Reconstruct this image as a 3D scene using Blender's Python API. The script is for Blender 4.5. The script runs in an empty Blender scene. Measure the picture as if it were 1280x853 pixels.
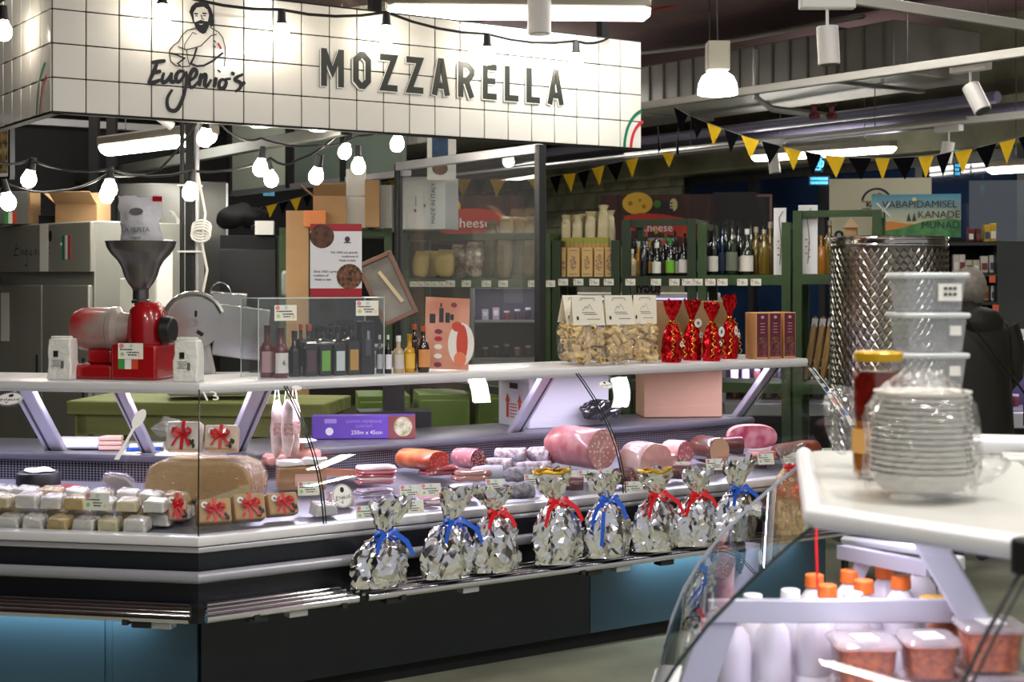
import bpy, bmesh, math, random
from mathutils import Vector, Matrix, noise
R = math.radians
rnd = random.Random(7)
SC = bpy.context.scene
COL = SC.collection
# ------------------------------------------------------------------ camera
F, YH, H = 1850.0, 350.0, 1.65          # focal length and horizon in pixels of a 1280x853 frame, eye height in metres
cam = bpy.data.cameras.new('camera'); cam_o = bpy.data.objects.new('camera', cam); COL.objects.link(cam_o)
cam.sensor_width = 36.0; cam.lens = F * 36 / 1280
cam.shift_y = -(426.5 - YH) / 1280
cam.clip_end = 100
cam_o.location = (0, 0, H); cam_o.rotation_euler = (R(90), 0, 0)
cam.dof.use_dof = True; cam.dof.focus_distance = 6.3; cam.dof.aperture_fstop = 4.5
SC.camera = cam_o
# ------------------------------------------------------------------ world, exposure
w = bpy.data.worlds.new('world'); SC.world = w; w.use_nodes = True
w.node_tree.nodes['Background'].inputs[0].default_value = (0.93, 0.95, 1, 1)
w.node_tree.nodes['Background'].inputs[1].default_value = 0.42
SC.view_settings.view_transform = 'Standard'; SC.view_settings.look = 'None'
SC.view_settings.exposure = 0.0; SC.view_settings.gamma = 1.0; SC.view_settings.use_curve_mapping = False
cy = SC.cycles
cy.max_bounces = 8; cy.transparent_max_bounces = 24; cy.transmission_bounces = 6; cy.glossy_bounces = 4; cy.diffuse_bounces = 3
cy.caustics_reflective = False; cy.caustics_refractive = False; cy.sample_clamp_indirect = 6.0
# ------------------------------------------------------------------ places
AB, AA = R(34), R(11)                    # heading of the long counter run and of the short one
O = Vector((-1.1315, 5.34, 0))           # front corner of the counter (bumper edge)
dB = Vector((math.cos(AB), math.sin(AB), 0)); nB = Vector((-math.sin(AB), math.cos(AB), 0))
dA = Vector((-math.cos(AA), math.sin(AA), 0)); nA = Vector((math.sin(AA), math.cos(AA), 0))
mAB = (nA + nB) / (1 + nA.dot(nB))
def P(px, py, Y): return Vector(((px - 640) * Y / F, Y, H - (py - YH) * Y / F))
def GP(px, py, z):
    Y = (H - z) * F / (py - YH); return Vector(((px - 640) * Y / F, Y, z))
def B(s, n, z): return O + dB * s + nB * n + Vector((0, 0, z))
def A(s, n, z): return O + dA * s + nA * n + Vector((0, 0, z))
def Bpx(px, n, z):
    k = (px - 640) / F; b = O + nB * n
    return B((k * b.y - b.x) / (dB.x - k * dB.y), n, z)
def Apx(px, n, z):
    k = (px - 640) / F; b = O + nA * n
    return A((k * b.y - b.x) / (dA.x - k * dA.y), n, z)
def deckz(n): return 0.70 + max(0, n - 0.05) * 0.15
def deck(px, py, side='B'):              # where the line of sight through a pixel meets the sloping display deck
    lo, hi = 0.0, 0.9
    for _ in range(30):
        m = (lo + hi) / 2
        p = (Bpx if side == 'B' else Apx)(px, m, deckz(m))
        y = YH + (H - p.z) * F / p.y
        if y > py: lo = m
        else: hi = m
    return p
# ------------------------------------------------------------------ lamps of the hall (a light object in a seen or added fitting)
def lamp(kind, loc, power, color=(1, 1, 1), size=0.1, size_y=None, rot=(0, 0, 0), parent=None, spread=None):
    l = bpy.data.lights.new('lamp_light', kind); l.energy = power; l.color = color
    if kind == 'AREA':
        l.size = size
        if size_y: l.shape = 'RECTANGLE'; l.size_y = size_y
        if spread: l.spread = spread
    else: l.shadow_soft_size = size
    o = bpy.data.objects.new('lamp_light', l); COL.objects.link(o); o.location = loc; o.rotation_euler = rot
    if parent: o.parent = parent
    return o
# ------------------------------------------------------------------ materials
def lin(h):
    h = h.lstrip('#'); c = [int(h[i:i+2], 16) / 255 for i in (0, 2, 4)]
    return tuple(x / 12.92 if x <= .04045 else ((x + .055) / 1.055) ** 2.4 for x in c) + (1,)
MATS = {}
def M(name, col='#808080', rough=.5, metal=0.0, var=0.0, vscale=8.0, bump=0.0, bscale=40.0, col2=None, coat=0.0, emit=0.0, alpha=1.0, trans=0.0, stretch=None, spec=None, sss=0.0, detail=3.0):
    if name in MATS: return MATS[name]
    m = bpy.data.materials.new(name); m.use_nodes = True; MATS[name] = m
    nt = m.node_tree; b = nt.nodes['Principled BSDF']; L = nt.links.new
    c = lin(col) if isinstance(col, str) else col
    b.inputs['Base Color'].default_value = c; b.inputs['Roughness'].default_value = rough; b.inputs['Metallic'].default_value = metal
    b.inputs['Coat Weight'].default_value = coat; b.inputs['Alpha'].default_value = alpha; b.inputs['Transmission Weight'].default_value = trans
    if sss: b.inputs['Subsurface Weight'].default_value = sss; b.inputs['Subsurface Radius'].default_value = (.02, .012, .008)
    if spec is not None: b.inputs['Specular IOR Level'].default_value = spec
    if emit: b.inputs['Emission Color'].default_value = c; b.inputs['Emission Strength'].default_value = emit
    if var or bump or col2:
        tc = nt.nodes.new('ShaderNodeTexCoord'); mp = nt.nodes.new('ShaderNodeMapping'); L(tc.outputs['Object'], mp.inputs[0])
        if stretch: mp.inputs['Scale'].default_value = stretch
        if var or col2:
            n = nt.nodes.new('ShaderNodeTexNoise'); n.inputs['Scale'].default_value = vscale; n.inputs['Detail'].default_value = detail; L(mp.outputs[0], n.inputs['Vector'])
            r = nt.nodes.new('ShaderNodeValToRGB'); L(n.outputs[0], r.inputs[0])
            c2 = lin(col2) if col2 else tuple(x * (1 - var) for x in c[:3]) + (1,)
            r.color_ramp.elements[0].position = .35; r.color_ramp.elements[1].position = .65
            r.color_ramp.elements[0].color = c2; r.color_ramp.elements[1].color = c
            L(r.outputs[0], b.inputs['Base Color'])
        if bump:
            n2 = nt.nodes.new('ShaderNodeTexNoise'); n2.inputs['Scale'].default_value = bscale; n2.inputs['Detail'].default_value = 4; L(mp.outputs[0], n2.inputs['Vector'])
            bp = nt.nodes.new('ShaderNodeBump'); bp.inputs['Strength'].default_value = bump; bp.inputs['Distance'].default_value = .02
            L(n2.outputs[0], bp.inputs['Height']); L(bp.outputs[0], b.inputs['Normal'])
    return m
def glass_mat(name, tint='#ffffff', refl=1.0, haze=0.0, rough=0.0, thickness_bump=0.0):
    """thin pane: transparent plus a Fresnel reflection; haze is a share of white diffuse film"""
    if name in MATS: return MATS[name]
    m = bpy.data.materials.new(name); m.use_nodes = True; MATS[name] = m
    nt = m.node_tree; L = nt.links.new; nt.nodes.remove(nt.nodes['Principled BSDF'])
    out = nt.nodes['Material Output']
    t = nt.nodes.new('ShaderNodeBsdfTransparent'); t.inputs[0].default_value = lin(tint)
    g = nt.nodes.new('ShaderNodeBsdfGlossy'); g.inputs['Roughness'].default_value = rough
    fr = nt.nodes.new('ShaderNodeLayerWeight'); fr.inputs[0].default_value = .5      # Schlick's curve, the same from both sides
    pw = nt.nodes.new('ShaderNodeMath'); pw.operation = 'POWER'; pw.inputs[1].default_value = 5; L(fr.outputs['Facing'], pw.inputs[0])
    mu = nt.nodes.new('ShaderNodeMath'); mu.operation = 'MULTIPLY_ADD'; mu.use_clamp = True; mu.inputs[1].default_value = .93; mu.inputs[2].default_value = .055 * refl; L(pw.outputs[0], mu.inputs[0])
    mx = nt.nodes.new('ShaderNodeMixShader'); L(mu.outputs[0], mx.inputs[0]); L(g.outputs[0], mx.inputs[2])
    if thickness_bump:
        tc = nt.nodes.new('ShaderNodeTexCoord'); n2 = nt.nodes.new('ShaderNodeTexNoise'); n2.inputs['Scale'].default_value = 45; L(tc.outputs['Object'], n2.inputs['Vector'])
        bp = nt.nodes.new('ShaderNodeBump'); bp.inputs['Strength'].default_value = thickness_bump; bp.inputs['Distance'].default_value = .02
        L(n2.outputs[0], bp.inputs['Height']); L(bp.outputs[0], g.inputs['Normal']); L(bp.outputs[0], fr.inputs['Normal'])
    if haze:
        d = nt.nodes.new('ShaderNodeBsdfDiffuse'); d.inputs[0].default_value = (.9, .9, .93, 1)
        m2 = nt.nodes.new('ShaderNodeMixShader'); m2.inputs[0].default_value = haze; L(t.outputs[0], m2.inputs[1]); L(d.outputs[0], m2.inputs[2]); L(m2.outputs[0], mx.inputs[1])
    else: L(t.outputs[0], mx.inputs[1])
    L(mx.outputs[0], out.inputs[0])
    return m
def spots_mat(name, base, spot, scale=60, thresh=.35, rough=.35, noise_sc=None, stretch=(1, 1, 1), coat=.3):
    """meat: fat spots (voronoi cells) in a base colour"""
    if name in MATS: return MATS[name]
    m = M(name, base, rough, coat=coat); nt = m.node_tree; L = nt.links.new; b = nt.nodes['Principled BSDF']
    tc = nt.nodes.new('ShaderNodeTexCoord'); mp = nt.nodes.new('ShaderNodeMapping'); mp.inputs['Scale'].default_value = stretch; L(tc.outputs['Object'], mp.inputs[0])
    n = nt.nodes.new('ShaderNodeTexNoise'); n.inputs['Scale'].default_value = noise_sc or scale * .6; L(mp.outputs[0], n.inputs['Vector'])
    v = nt.nodes.new('ShaderNodeTexVoronoi'); v.inputs['Scale'].default_value = scale
    ad = nt.nodes.new('ShaderNodeVectorMath'); ad.operation = 'MULTIPLY_ADD'; L(n.outputs['Color'], ad.inputs[0]); ad.inputs[1].default_value = (.02, .02, .02); L(mp.outputs[0], ad.inputs[2]); L(ad.outputs[0], v.inputs['Vector'])
    r = nt.nodes.new('ShaderNodeValToRGB'); L(v.outputs['Distance'], r.inputs[0])
    r.color_ramp.elements[0].position = thresh - .08; r.color_ramp.elements[1].position = thresh + .05
    r.color_ramp.elements[0].color = lin(spot); r.color_ramp.elements[1].color = lin(base)
    L(r.outputs[0], b.inputs['Base Color'])
    return m
# ------------------------------------------------------------------ mesh building
class MB:
    def __init__(s): s.v = []; s.f = []; s.mi = []; s.mats = []
    def _m(s, mat):
        if mat not in s.mats: s.mats.append(mat)
        return s.mats.index(mat)
    def add(s, vs, fs, mat):
        o = len(s.v); s.v += [tuple(v) for v in vs]; i = s._m(mat)
        for f in fs: s.f.append(tuple(o + k for k in f)); s.mi.append(i)
        return s
    def box(s, c, d, mat, rz=0, mtx=None):
        hx, hy, hz = d[0] / 2, d[1] / 2, d[2] / 2
        vs = [Vector((x, y, z)) for z in (-hz, hz) for y in (-hy, hy) for x in (-hx, hx)]
        if rz: q = Matrix.Rotation(rz, 3, 'Z'); vs = [q @ v for v in vs]
        if mtx is not None: vs = [mtx @ v for v in vs]
        return s.add([v + Vector(c) for v in vs], [(0, 2, 3, 1), (4, 5, 7, 6), (0, 1, 5, 4), (2, 6, 7, 3), (0, 4, 6, 2), (1, 3, 7, 5)], mat)
    def cyl(s, p0, p1, r0, mat, r1=None, seg=16, caps=True):
        r1 = r0 if r1 is None else r1; p0, p1 = Vector(p0), Vector(p1)
        z = (p1 - p0).normalized(); x = z.orthogonal().normalized(); y = z.cross(x)
        vs = []
        for p, r in ((p0, r0), (p1, r1)):
            for i in range(seg):
                a = 2 * math.pi * i / seg; vs.append(p + x * (r * math.cos(a)) + y * (r * math.sin(a)))
        fs = [(i, (i + 1) % seg, seg + (i + 1) % seg, seg + i) for i in range(seg)]
        if caps: fs += [tuple(range(seg))[::-1], tuple(range(seg, 2 * seg))]
        return s.add(vs, fs, mat)
    def lathe(s, prof, mat, o=(0, 0, 0), seg=20, caps=True, sx=1, sy=1, a0=0, a1=None):
        full = a1 is None; o = Vector(o); vs = []; n = seg if full else seg + 1
        for r, z in prof:
            for i in range(n):
                a = a0 + ((2 * math.pi) if full else (a1 - a0)) * i / seg
                vs.append(o + Vector((r * math.cos(a) * sx, r * math.sin(a) * sy, z)))
        fs = []
        for j in range(len(prof) - 1):
            for i in range(seg):
                k = (i + 1) % n if full else i + 1
                fs.append((j * n + i, j * n + k, (j + 1) * n + k, (j + 1) * n + i))
        if caps and full: fs += [tuple(range(n))[::-1], tuple(range((len(prof) - 1) * n, len(prof) * n))]
        return s.add(vs, fs, mat)
    def tube(s, pts, r, mat, seg=8, caps=True, closed=False):
        pts = [Vector(p) for p in pts]; n = len(pts); vs = []; up = None
        for i, p in enumerate(pts):
            t = ((pts[(i + 1) % n] if closed or i < n - 1 else p) - (pts[i - 1] if closed or i else p)).normalized()
            if up is None: up = t.orthogonal().normalized()
            up = (up - t * up.dot(t)); up = up.normalized() if up.length > 1e-6 else t.orthogonal().normalized()
            q = t.cross(up); rr = r[i] if isinstance(r, (list, tuple)) else r
            for k in range(seg):
                a = 2 * math.pi * k / seg; vs.append(p + up * (rr * math.cos(a)) + q * (rr * math.sin(a)))
        fs = []
        for j in range(n if closed else n - 1):
            for k in range(seg):
                j2 = (j + 1) % n; fs.append((j * seg + k, j * seg + (k + 1) % seg, j2 * seg + (k + 1) % seg, j2 * seg + k))
        if caps and not closed: fs += [tuple(range(seg))[::-1], tuple(range((n - 1) * seg, n * seg))]
        return s.add(vs, fs, mat)
    def prism(s, poly, d, mat):
        """poly: list of 3D points (planar), extruded by vector d"""
        n = len(poly); d = Vector(d); a = [Vector(p) for p in poly]; b = [p + d for p in a]
        return s.add(a + b, [tuple(range(n))[::-1], tuple(range(n, 2 * n))] + [(i, (i + 1) % n, n + (i + 1) % n, n + i) for i in range(n)], mat)
    def ell(s, c, r, mat, u=16, v=10, mtx=None, p=1.0):
        """(super)ellipsoid"""
        c = Vector(c); vs = []; pw = lambda x: math.copysign(abs(x) ** p, x)
        for j in range(1, v):
            t = math.pi * j / v
            for i in range(u):
                a = 2 * math.pi * i / u
                q = Vector((r[0] * pw(math.sin(t)) * pw(math.cos(a)), r[1] * pw(math.sin(t)) * pw(math.sin(a)), -r[2] * pw(math.cos(t))))
                vs.append(c + (mtx @ q if mtx is not None else q))
        for zz in (-r[2], r[2]):
            q = Vector((0, 0, zz)); vs.append(c + (mtx @ q if mtx is not None else q))
        fs = [(j * u + i, j * u + (i + 1) % u, (j + 1) * u + (i + 1) % u, (j + 1) * u + i) for j in range(v - 2) for i in range(u)]
        b = len(vs) - 2
        fs += [(b, (i + 1) % u, i) for i in range(u)] + [(b + 1, (v - 2) * u + i, (v - 2) * u + (i + 1) % u) for i in range(u)]
        return s.add(vs, fs, mat)
    def crumple(s, amp, scale, seed=0, axis=(1, 1, 1), zmin=None):
        off = Vector((seed * 3.7, seed * 1.3, seed * 2.1)); out = []
        for v in s.v:
            v = Vector(v)
            d = noise.noise_vector((v + off) * scale) * amp
            if zmin is not None and v.z <= zmin: d.z = 0
            out.append((v.x + d.x * axis[0], v.y + d.y * axis[1], v.z + d.z * axis[2]))
        s.v = out; return s
    def mesh(s, name, smooth=True, angle=35):
        me = bpy.data.meshes.new(name); me.from_pydata(s.v, [], s.f)
        for m in s.mats: me.materials.append(m)
        me.polygons.foreach_set('material_index', s.mi)
        bm = bmesh.new(); bm.from_mesh(me); bmesh.ops.recalc_face_normals(bm, faces=bm.faces); bm.to_mesh(me); bm.free()
        if smooth: me.shade_smooth(); me.set_sharp_from_angle(angle=R(angle))
        me.update(); return me
    def build(s, name, parent=None, bevel=0, smooth=True, angle=35, loc=None, rot=None, seg=2):
        o = bpy.data.objects.new(name, s.mesh(name, smooth, angle)); COL.objects.link(o)
        if parent is not None: o.parent = parent
        if loc is not None: o.location = loc
        if rot is not None: o.rotation_euler = rot
        if bevel:
            md = o.modifiers.new('bevel', 'BEVEL'); md.width = bevel; md.segments = seg; md.limit_method = 'ANGLE'; md.angle_limit = R(40)
        return o
def tag(o, label, cat, group=None, kind=None):
    if label: o['label'] = label
    if cat: o['category'] = cat
    if group: o['group'] = group
    if kind: o['kind'] = kind
    return o
def struct(o): o['kind'] = 'structure'; return o
def thing(name, label, cat, loc=(0, 0, 0), rz=0, group=None, rot=None):
    o = bpy.data.objects.new(name, None); COL.objects.link(o); o.empty_display_size = .05
    o.location = loc; o.rotation_euler = rot if rot else (0, 0, rz)
    return tag(o, label, cat, group)
def dup(root, loc, rz=None, label=None, scale=None, rot=None):
    def cp(o, par):
        c = o.copy(); COL.objects.link(c); c.parent = par
        for ch in o.children: cp(ch, c)
        return c
    r = cp(root, root.parent); r.location = loc
    if rz is not None: r.rotation_euler = (0, 0, rz)
    if rot is not None: r.rotation_euler = rot
    if label: r['label'] = label
    if scale: r.scale = (scale,) * 3 if isinstance(scale, (int, float)) else scale
    return r
_txt = {}
def text(name, string, size, mat, parent, loc, rot=(R(90), 0, 0), align='CENTER', ext=.0006, sx=1.0, bold=0.0):
    key = (string, size, align, sx, bold, mat.name)
    if key not in _txt:
        cu = bpy.data.curves.new('lettering', 'FONT'); cu.body = string; cu.size = size; cu.align_x = align; cu.align_y = 'CENTER'; cu.extrude = ext; cu.offset = bold; cu.resolution_u = 3
        t = bpy.data.objects.new('tmp', cu); COL.objects.link(t)
        me = bpy.data.meshes.new_from_object(t.evaluated_get(bpy.context.evaluated_depsgraph_get()))
        bpy.data.objects.remove(t); me.materials.clear(); me.materials.append(mat)
        if sx != 1: me.transform(Matrix.Scale(sx, 4, (1, 0, 0)))
        _txt[key] = me
    o = bpy.data.objects.new(name, _txt[key]); COL.objects.link(o); o.parent = parent; o.location = loc; o.rotation_euler = rot
    return o
def stroke(mb, pts, w, mat, closed=False, lift=0.0, to=None):
    """flat stroke along 2D points (x,z), mitred; `to` maps (x,z,lift) to 3D"""
    pts = [Vector((p[0], p[1])) for p in pts]; n = len(pts); L_, R_ = [], []
    for i, p in enumerate(pts):
        a = pts[i - 1] if (i or closed) else None; b = pts[(i + 1) % n] if (i < n - 1 or closed) else None
        d1 = (p - a).normalized() if a is not None else None; d2 = (b - p).normalized() if b is not None else None
        d1 = d1 or d2; d2 = d2 or d1
        n1 = Vector((-d1.y, d1.x)); n2 = Vector((-d2.y, d2.x)); m = n1 + n2
        m = m / max(.45, 1 + n1.dot(n2)); ww = (w[i] if isinstance(w, (list, tuple)) else w) / 2
        L_.append(p + m * ww); R_.append(p - m * ww)
    to = to or (lambda x, z, l: (x, -l, z))
    vs = [to(q.x, q.y, lift) for q in L_] + [to(q.x, q.y, lift) for q in R_]
    fs = [(i, (i + 1) % n, n + (i + 1) % n, n + i) for i in range(n if closed else n - 1)]
    mb.add(vs, fs, mat)
ORD = ['first', 'second', 'third', 'fourth', 'fifth', 'sixth', 'seventh', 'eighth', 'ninth', 'tenth', 'eleventh', 'twelfth', 'thirteenth', 'fourteenth', 'fifteenth', 'sixteenth', 'seventeenth', 'eighteenth', 'nineteenth', 'twentieth', 'twenty-first', 'twenty-second', 'twenty-third', 'twenty-fourth', 'twenty-fifth']
# shared materials
m_white = M('white_paint', '#e9e8e4', .35)
m_grey_al = M('silver_aluminium', '#c9c9cf', .32, .65)
m_alwhite = M('pale_extrusion', '#e4e3e6', .3, .15)
m_bracket = M('bracket_aluminium', '#bcbac6', .38, .45)
m_steel = M('stainless', '#8f8f8b', .28, .9, var=.25, vscale=3, stretch=(1, 1, .1))
m_chrome = M('chrome', '#d8d8dc', .08, 1)
m_darksteel = M('dark_steel', '#3a3c3c', .4, .6)
m_black = M('black_plastic', '#0d0d0f', .45)
m_blackm = M('black_matt', '#121314', .8)
m_navy = M('navy_panel', '#12161f', .4)
m_teal = M('teal_panel', '#3a5563', .35)
m_green = M('green_paint', '#334d26', .5, var=.25, vscale=6)
m_dgreen = M('dark_green_paint', '#1f331a', .5, var=.25, vscale=6)
m_card = M('cardboard', '#a8845c', .85, var=.15, vscale=5)
m_paper = M('paper', '#f0efe8', .7)
m_print = M('print_black', '#161616', .6)
m_printg = M('print_grey', '#6a6a6a', .6)
m_red = M('red_paint', '#b3171c', .3, coat=.3)
m_glass = glass_mat('pane_glass', '#f6faf8', 1.0)
m_glassedge = M('glass_edge', '#1d2b28', .2)
m_acryl = glass_mat('acrylic', '#f4f8f7', 1.2, haze=.03)
m_film = glass_mat('clear_film', '#ffffff', 2.2, haze=.04, rough=.06, thickness_bump=1.0)
m_bulb = M('bulb_glow', (1, .88, .72, 1), .5, emit=34)
m_tube = M('tube_glow', (1, .98, .9, 1), .5, emit=22)
# ================================================================== the hall
m_floor = M('polished_floor', '#a9aa94', .16, var=.25, vscale=2.2, bump=.03, bscale=9, spec=.5)
m_ceil = M('ceiling_concrete', '#84686a', .9, var=.3, vscale=1.2)
m_conc = M('concrete', '#7c7a66', .9, var=.35, vscale=3, bump=.25, bscale=14)
m_dark = M('dark_wall', '#15171a', .7, var=.2, vscale=2)
def slab(name, s0, s1, n0, n1, z0, z1, mat):
    return struct(MB().box(B((s0 + s1) / 2, (n0 + n1) / 2, (z0 + z1) / 2), (s1 - s0, n1 - n0, z1 - z0), mat, rz=AB).build(name))
slab('floor', -7, 9, -7, 12.4, -.1, 0, m_floor)
slab('ceiling', -7, 9, -4.4, 12.4, 3.95, 4.05, m_ceil)
slab('wall_back', -7, 9, 12.2, 12.4, 0, 3.95, m_dark)
slab('wall_left', -7.2, -7, -7, 12.4, 0, 3.95, m_dark)
WS = 8.6
wr = slab('wall_right', WS, WS + .2, -7, 12.4, 0, 3.95, m_conc)
# concrete blocks on the far part of that wall (two and a half courses show above the shelves)
blk = MB().box((0, 0, 0), (.03, .385, .185), m_conc).mesh('block')
k = 0
for r in range(6):
    for c in range(8):
        o = bpy.data.objects.new('block', blk); COL.objects.link(o); o.parent = wr
        o.location = B(WS - .012, 7.35 + (c + .5 * (r % 2)) * .395, 2.0 + r * .195); o.rotation_euler = (0, 0, AB)
# dark glazing with black mullions in the right wall
win = struct(thing('window_1', None, None)); win['label'] = 'dark blue shop glazing with black mullions in the concrete wall'
m_wpane = M('night_pane', '#16243d', .06, spec=.8, var=.5, vscale=1.5)
n_edges = [2.9, 4.0, 5.2, 6.2, 7.2]
for i in range(4):
    a, b_ = n_edges[i], n_edges[i + 1]
    MB().box(B(WS - .03, (a + b_) / 2, 1.75), (.02, b_ - a - .08, 1.9), m_wpane, rz=AB).build('pane', win)
fr = MB()
for a in n_edges: fr.box(B(WS - .05, a, 1.75), (.08, .08, 2.0), m_black, rz=AB)
for z in (.78, 2.72): fr.box(B(WS - .05, 5.05, z), (.08, 4.4, .09), m_black, rz=AB)
fr.build('frame', win)
for (px, py, ww, hh) in ((1023, 205, .2, .22), (1023, 225, .3, .1), (1197, 190, .14, .16)):
    pass
# inner partition above the stall: header panels, runs away from the sign
hp = struct(thing('wall_partition', None, None)); hp['label'] = 'pale and dark upper partition panels behind the hanging bulbs'
m_pale = M('pale_panel', '#c8d2c0', .4, var=.08, vscale=1); m_tealp = M('slate_panel', '#66736b', .4)
for n0, n1, mt in ((4.42, 5.35, m_pale), (3.55, 4.28, m_tealp), (2.78, 3.52, m_tealp)):
    MB().box(B(2.45, (n0 + n1) / 2, 2.72), (.04, n1 - n0 - .02, .84), mt, rz=AB).build('panel', hp)
f2 = MB()
f2.box(B(2.45, 4.06, 2.3), (.06, 2.62, .035), m_grey_al, rz=AB)
for n in (4.35, 3.53, 5.37): f2.box(B(2.44, n, 2.72), (.06, .05, .86), m_darksteel, rz=AB)
f2.build('rail', hp)
# black back partition of the stall kitchen
slab('wall_kitchen', -3.5, 2.3, 5.6, 5.7, 0, 2.75, m_dark)
tr = struct(MB().box(B(-.6, 5.58, 2.78), (5.8, .06, .05), m_alwhite, rz=AB).build('trim_1'))
# ------------------------------------------------------------------ ducts and pipes under the ceiling (run away from the viewer, parallel)
def seg_px(p0, p1, z):                    # two pixels on one level line at height z
    return GP(*p0, z), GP(*p1, z)
m_duct = M('duct_metal', '#8d8c86', .45, .35, var=.15, vscale=3); m_duct2 = M('duct_rib', '#77766f', .5, .3)
d0 = B(6.9, 2.0, 3.3); L_ = 9.6
dt = thing('ventilation_duct', 'large rectangular grey ventilation duct with ribbed side under the ceiling', 'duct', B(6.6, 2.6, 3.22), AB)
MB().box((.5, 4.6, .2), (1.0, 9.2, .4), m_duct).build('duct_body', dt, bevel=.01)
rb = MB().box((0, 0, 0), (.018, .02, .38), m_duct2).mesh('rib')
for i in range(46):
    o = bpy.data.objects.new('rib', rb); COL.objects.link(o); o.parent = dt; o.location = (-.006, .1 + i * .2, .2)
for i in range(4): MB().box((.5, .6 + i * 2.6, .2), (1.05, .06, .45), m_duct2).build('flange', dt)
m_purp = M('pipe_paint', '#6d6a80', .45, .2); m_pgal = M('galvanised', '#9a9a96', .35, .7)
for i, (s, z, r, lb) in enumerate(((7.75, 2.98, .07, 'thick mauve pipe under the duct, nearest the concrete beam'), (7.3, 3.04, .045, 'thinner mauve pipe running under the ventilation duct'))):
    tag(MB().cyl(B(s, 2.2, z), B(s, 12, z), r, m_purp, seg=14).build('pipe'), lb, 'pipe')
tag(MB().cyl(B(6.95, 2.2, 2.86), B(6.95, 12, 2.86), .016, m_pgal, seg=10).build('conduit'), 'thin galvanised conduit low under the mauve pipes', 'conduit')
for i, px in enumerate((1018, 1040)):
    v = thing('pipe_valve', ('left' if i == 0 else 'right') + ' red pipe valve hanging below the duct', 'valve', P(px, 145, 11.6), AB, 'red pipe valves'); v.scale = (.6, .6, .6)
    m_vr = M('valve_red', '#6b1f26', .5)
    MB().cyl((0, -.06, 0), (0, .06, 0), .045, m_vr).cyl((0, 0, 0), (0, 0, .12), .03, m_vr).build('valve_body', v)
    MB().tube([(.06 * math.cos(a), .06 * math.sin(a), .14) for a in [j * math.pi / 5 for j in range(10)]], .009, m_vr, closed=True).build('hand_wheel', v)
# concrete beam above the glazing
struct(MB().box(B(WS - .12, 4.6, 3.0), (.28, 15, .42), m_conc, rz=AB).build('trim_2', bevel=.01))
# pipe hanging at the left of the duct
tag(MB().tube([P(945, 62, 11.7), P(945, 122, 11.7), P(965, 136, 11.7), P(1040, 146, 11.7)], .028, m_pgal, seg=10).build('drain_pipe'), 'bent grey drain pipe dropping below the ceiling', 'pipe')
tag(MB().tube([P(800, 66, 13), P(880, 57, 12.6), P(1080, 20, 11.5)], .02, m_pgal, seg=8).build('conduit'), 'grey conduit crossing the maroon ceiling beside the pendant lamp', 'conduit')
tag(MB().tube([P(812, 14, 12.5), P(850, 6, 12.4), P(890, -2, 12.3)], .012, M('cable_red', '#a02a2a', .5), seg=8).build('cable'), 'thin red cable fixed along the ceiling', 'cable')
# crinkled foil air duct above the sign
fd = MB(); pts = [P(430 + i * 13, 8 + 3 * math.sin(i * .7) - i * .6, 8.6) for i in range(20)]
fd.tube(pts, [.11 + .012 * (i % 2) for i in range(20)], M('foil_duct', '#c9c5b8', .2, .9), seg=18); fd.crumple(.02, 14)
tag(fd.build('flexible_duct', smooth=False), 'crinkled silver flexible air duct lying above the sign', 'duct')
# ------------------------------------------------------------------ lighting tracks and spotlights
m_track = M('track_white', '#d9d6cf', .4)
def track(p0, p1, label, top=3.95):
    d = (p1 - p0); t = thing('lighting_track', label, 'track', p0, math.atan2(d.y, d.x))
    L = d.length
    MB().box((L / 2, 0, .0), (L, .045, .05), m_track).build('rail', t, bevel=.005)
    MB().box((L / 2, 0, -.026), (L, .014, .004), m_printg).build('slot', t)
    for k in (.15, .5, .85): MB().cyl((L * k, 0, .02), (L * k, 0, top - p0.z), .004, m_darksteel, seg=6).build('suspension_wire', t)
    return t
def ext(p0, p1, k0, k1): return p0 + (p1 - p0) * k0, p0 + (p1 - p0) * k1
a, b_ = seg_px((800, 133), (1280, 65), 2.87); track(*ext(a, b_, 0, 1.5), 'white lighting track carrying two spotlights, in front of the duct')
a, b_ = seg_px((800, 193), (1280, 143), 2.87); track(*ext(a, b_, -.05, 1.4), 'lower far white lighting track in front of the concrete beam', 3.215)
a, b_ = seg_px((1060, -2), (1280, 32), 2.965); track(*ext(a, b_, -.35, 1.9), 'white lighting track crossing the top right corner')
m_spot = M('spot_white', '#dedbd8', .4); m_spotin = M('spot_inside', '#2a2a2a', .4)
def spot(p, rz, tilt, label, sc=1.0, r=.047, L=.165, drop=.10):
    t = thing('track_spotlight', label, 'spotlight', p, rz, 'track spotlights')
    MB().box((0, 0, 0), (.24 * sc, .06 * sc, .05 * sc), m_spot).build('adapter', t, bevel=.008)
    MB().cyl((0, 0, -.02), (0, 0, -drop * sc - .03), .007 * sc, m_spot, seg=8).build('stem', t)
    q = Matrix.Rotation(tilt, 3, 'Y')
    h0 = Vector((0, 0, -drop * sc)); h1 = h0 + q @ Vector((0, 0, -L * sc))
    e = (h1 - h0).normalized()
    hd = MB().cyl(h0, h1, r * sc, m_spot, seg=24).build('lamp_head', t, bevel=.004)
    MB().cyl(h1, h1 + e * .002, r * .86 * sc, m_spotin, seg=24).build('lens', hd)
spot(P(1034, 4, 6.7), 0, R(-3), 'large white track spotlight pointing down at the top right', 1.05)
spot(P(1213, 84, 8.3), AB + R(90), R(30), 'tilted white track spotlight at the right in front of the pipes', 1.05)
spot(P(1186, 161, 11.4), AB + R(90), R(-12), 'small far white spotlight above the bunting', 1.0)
spot(P(966, 178, 12.4), AB + R(90), R(10), 'small far white spotlight behind the black flag near the concrete wall', 1.0)
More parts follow.
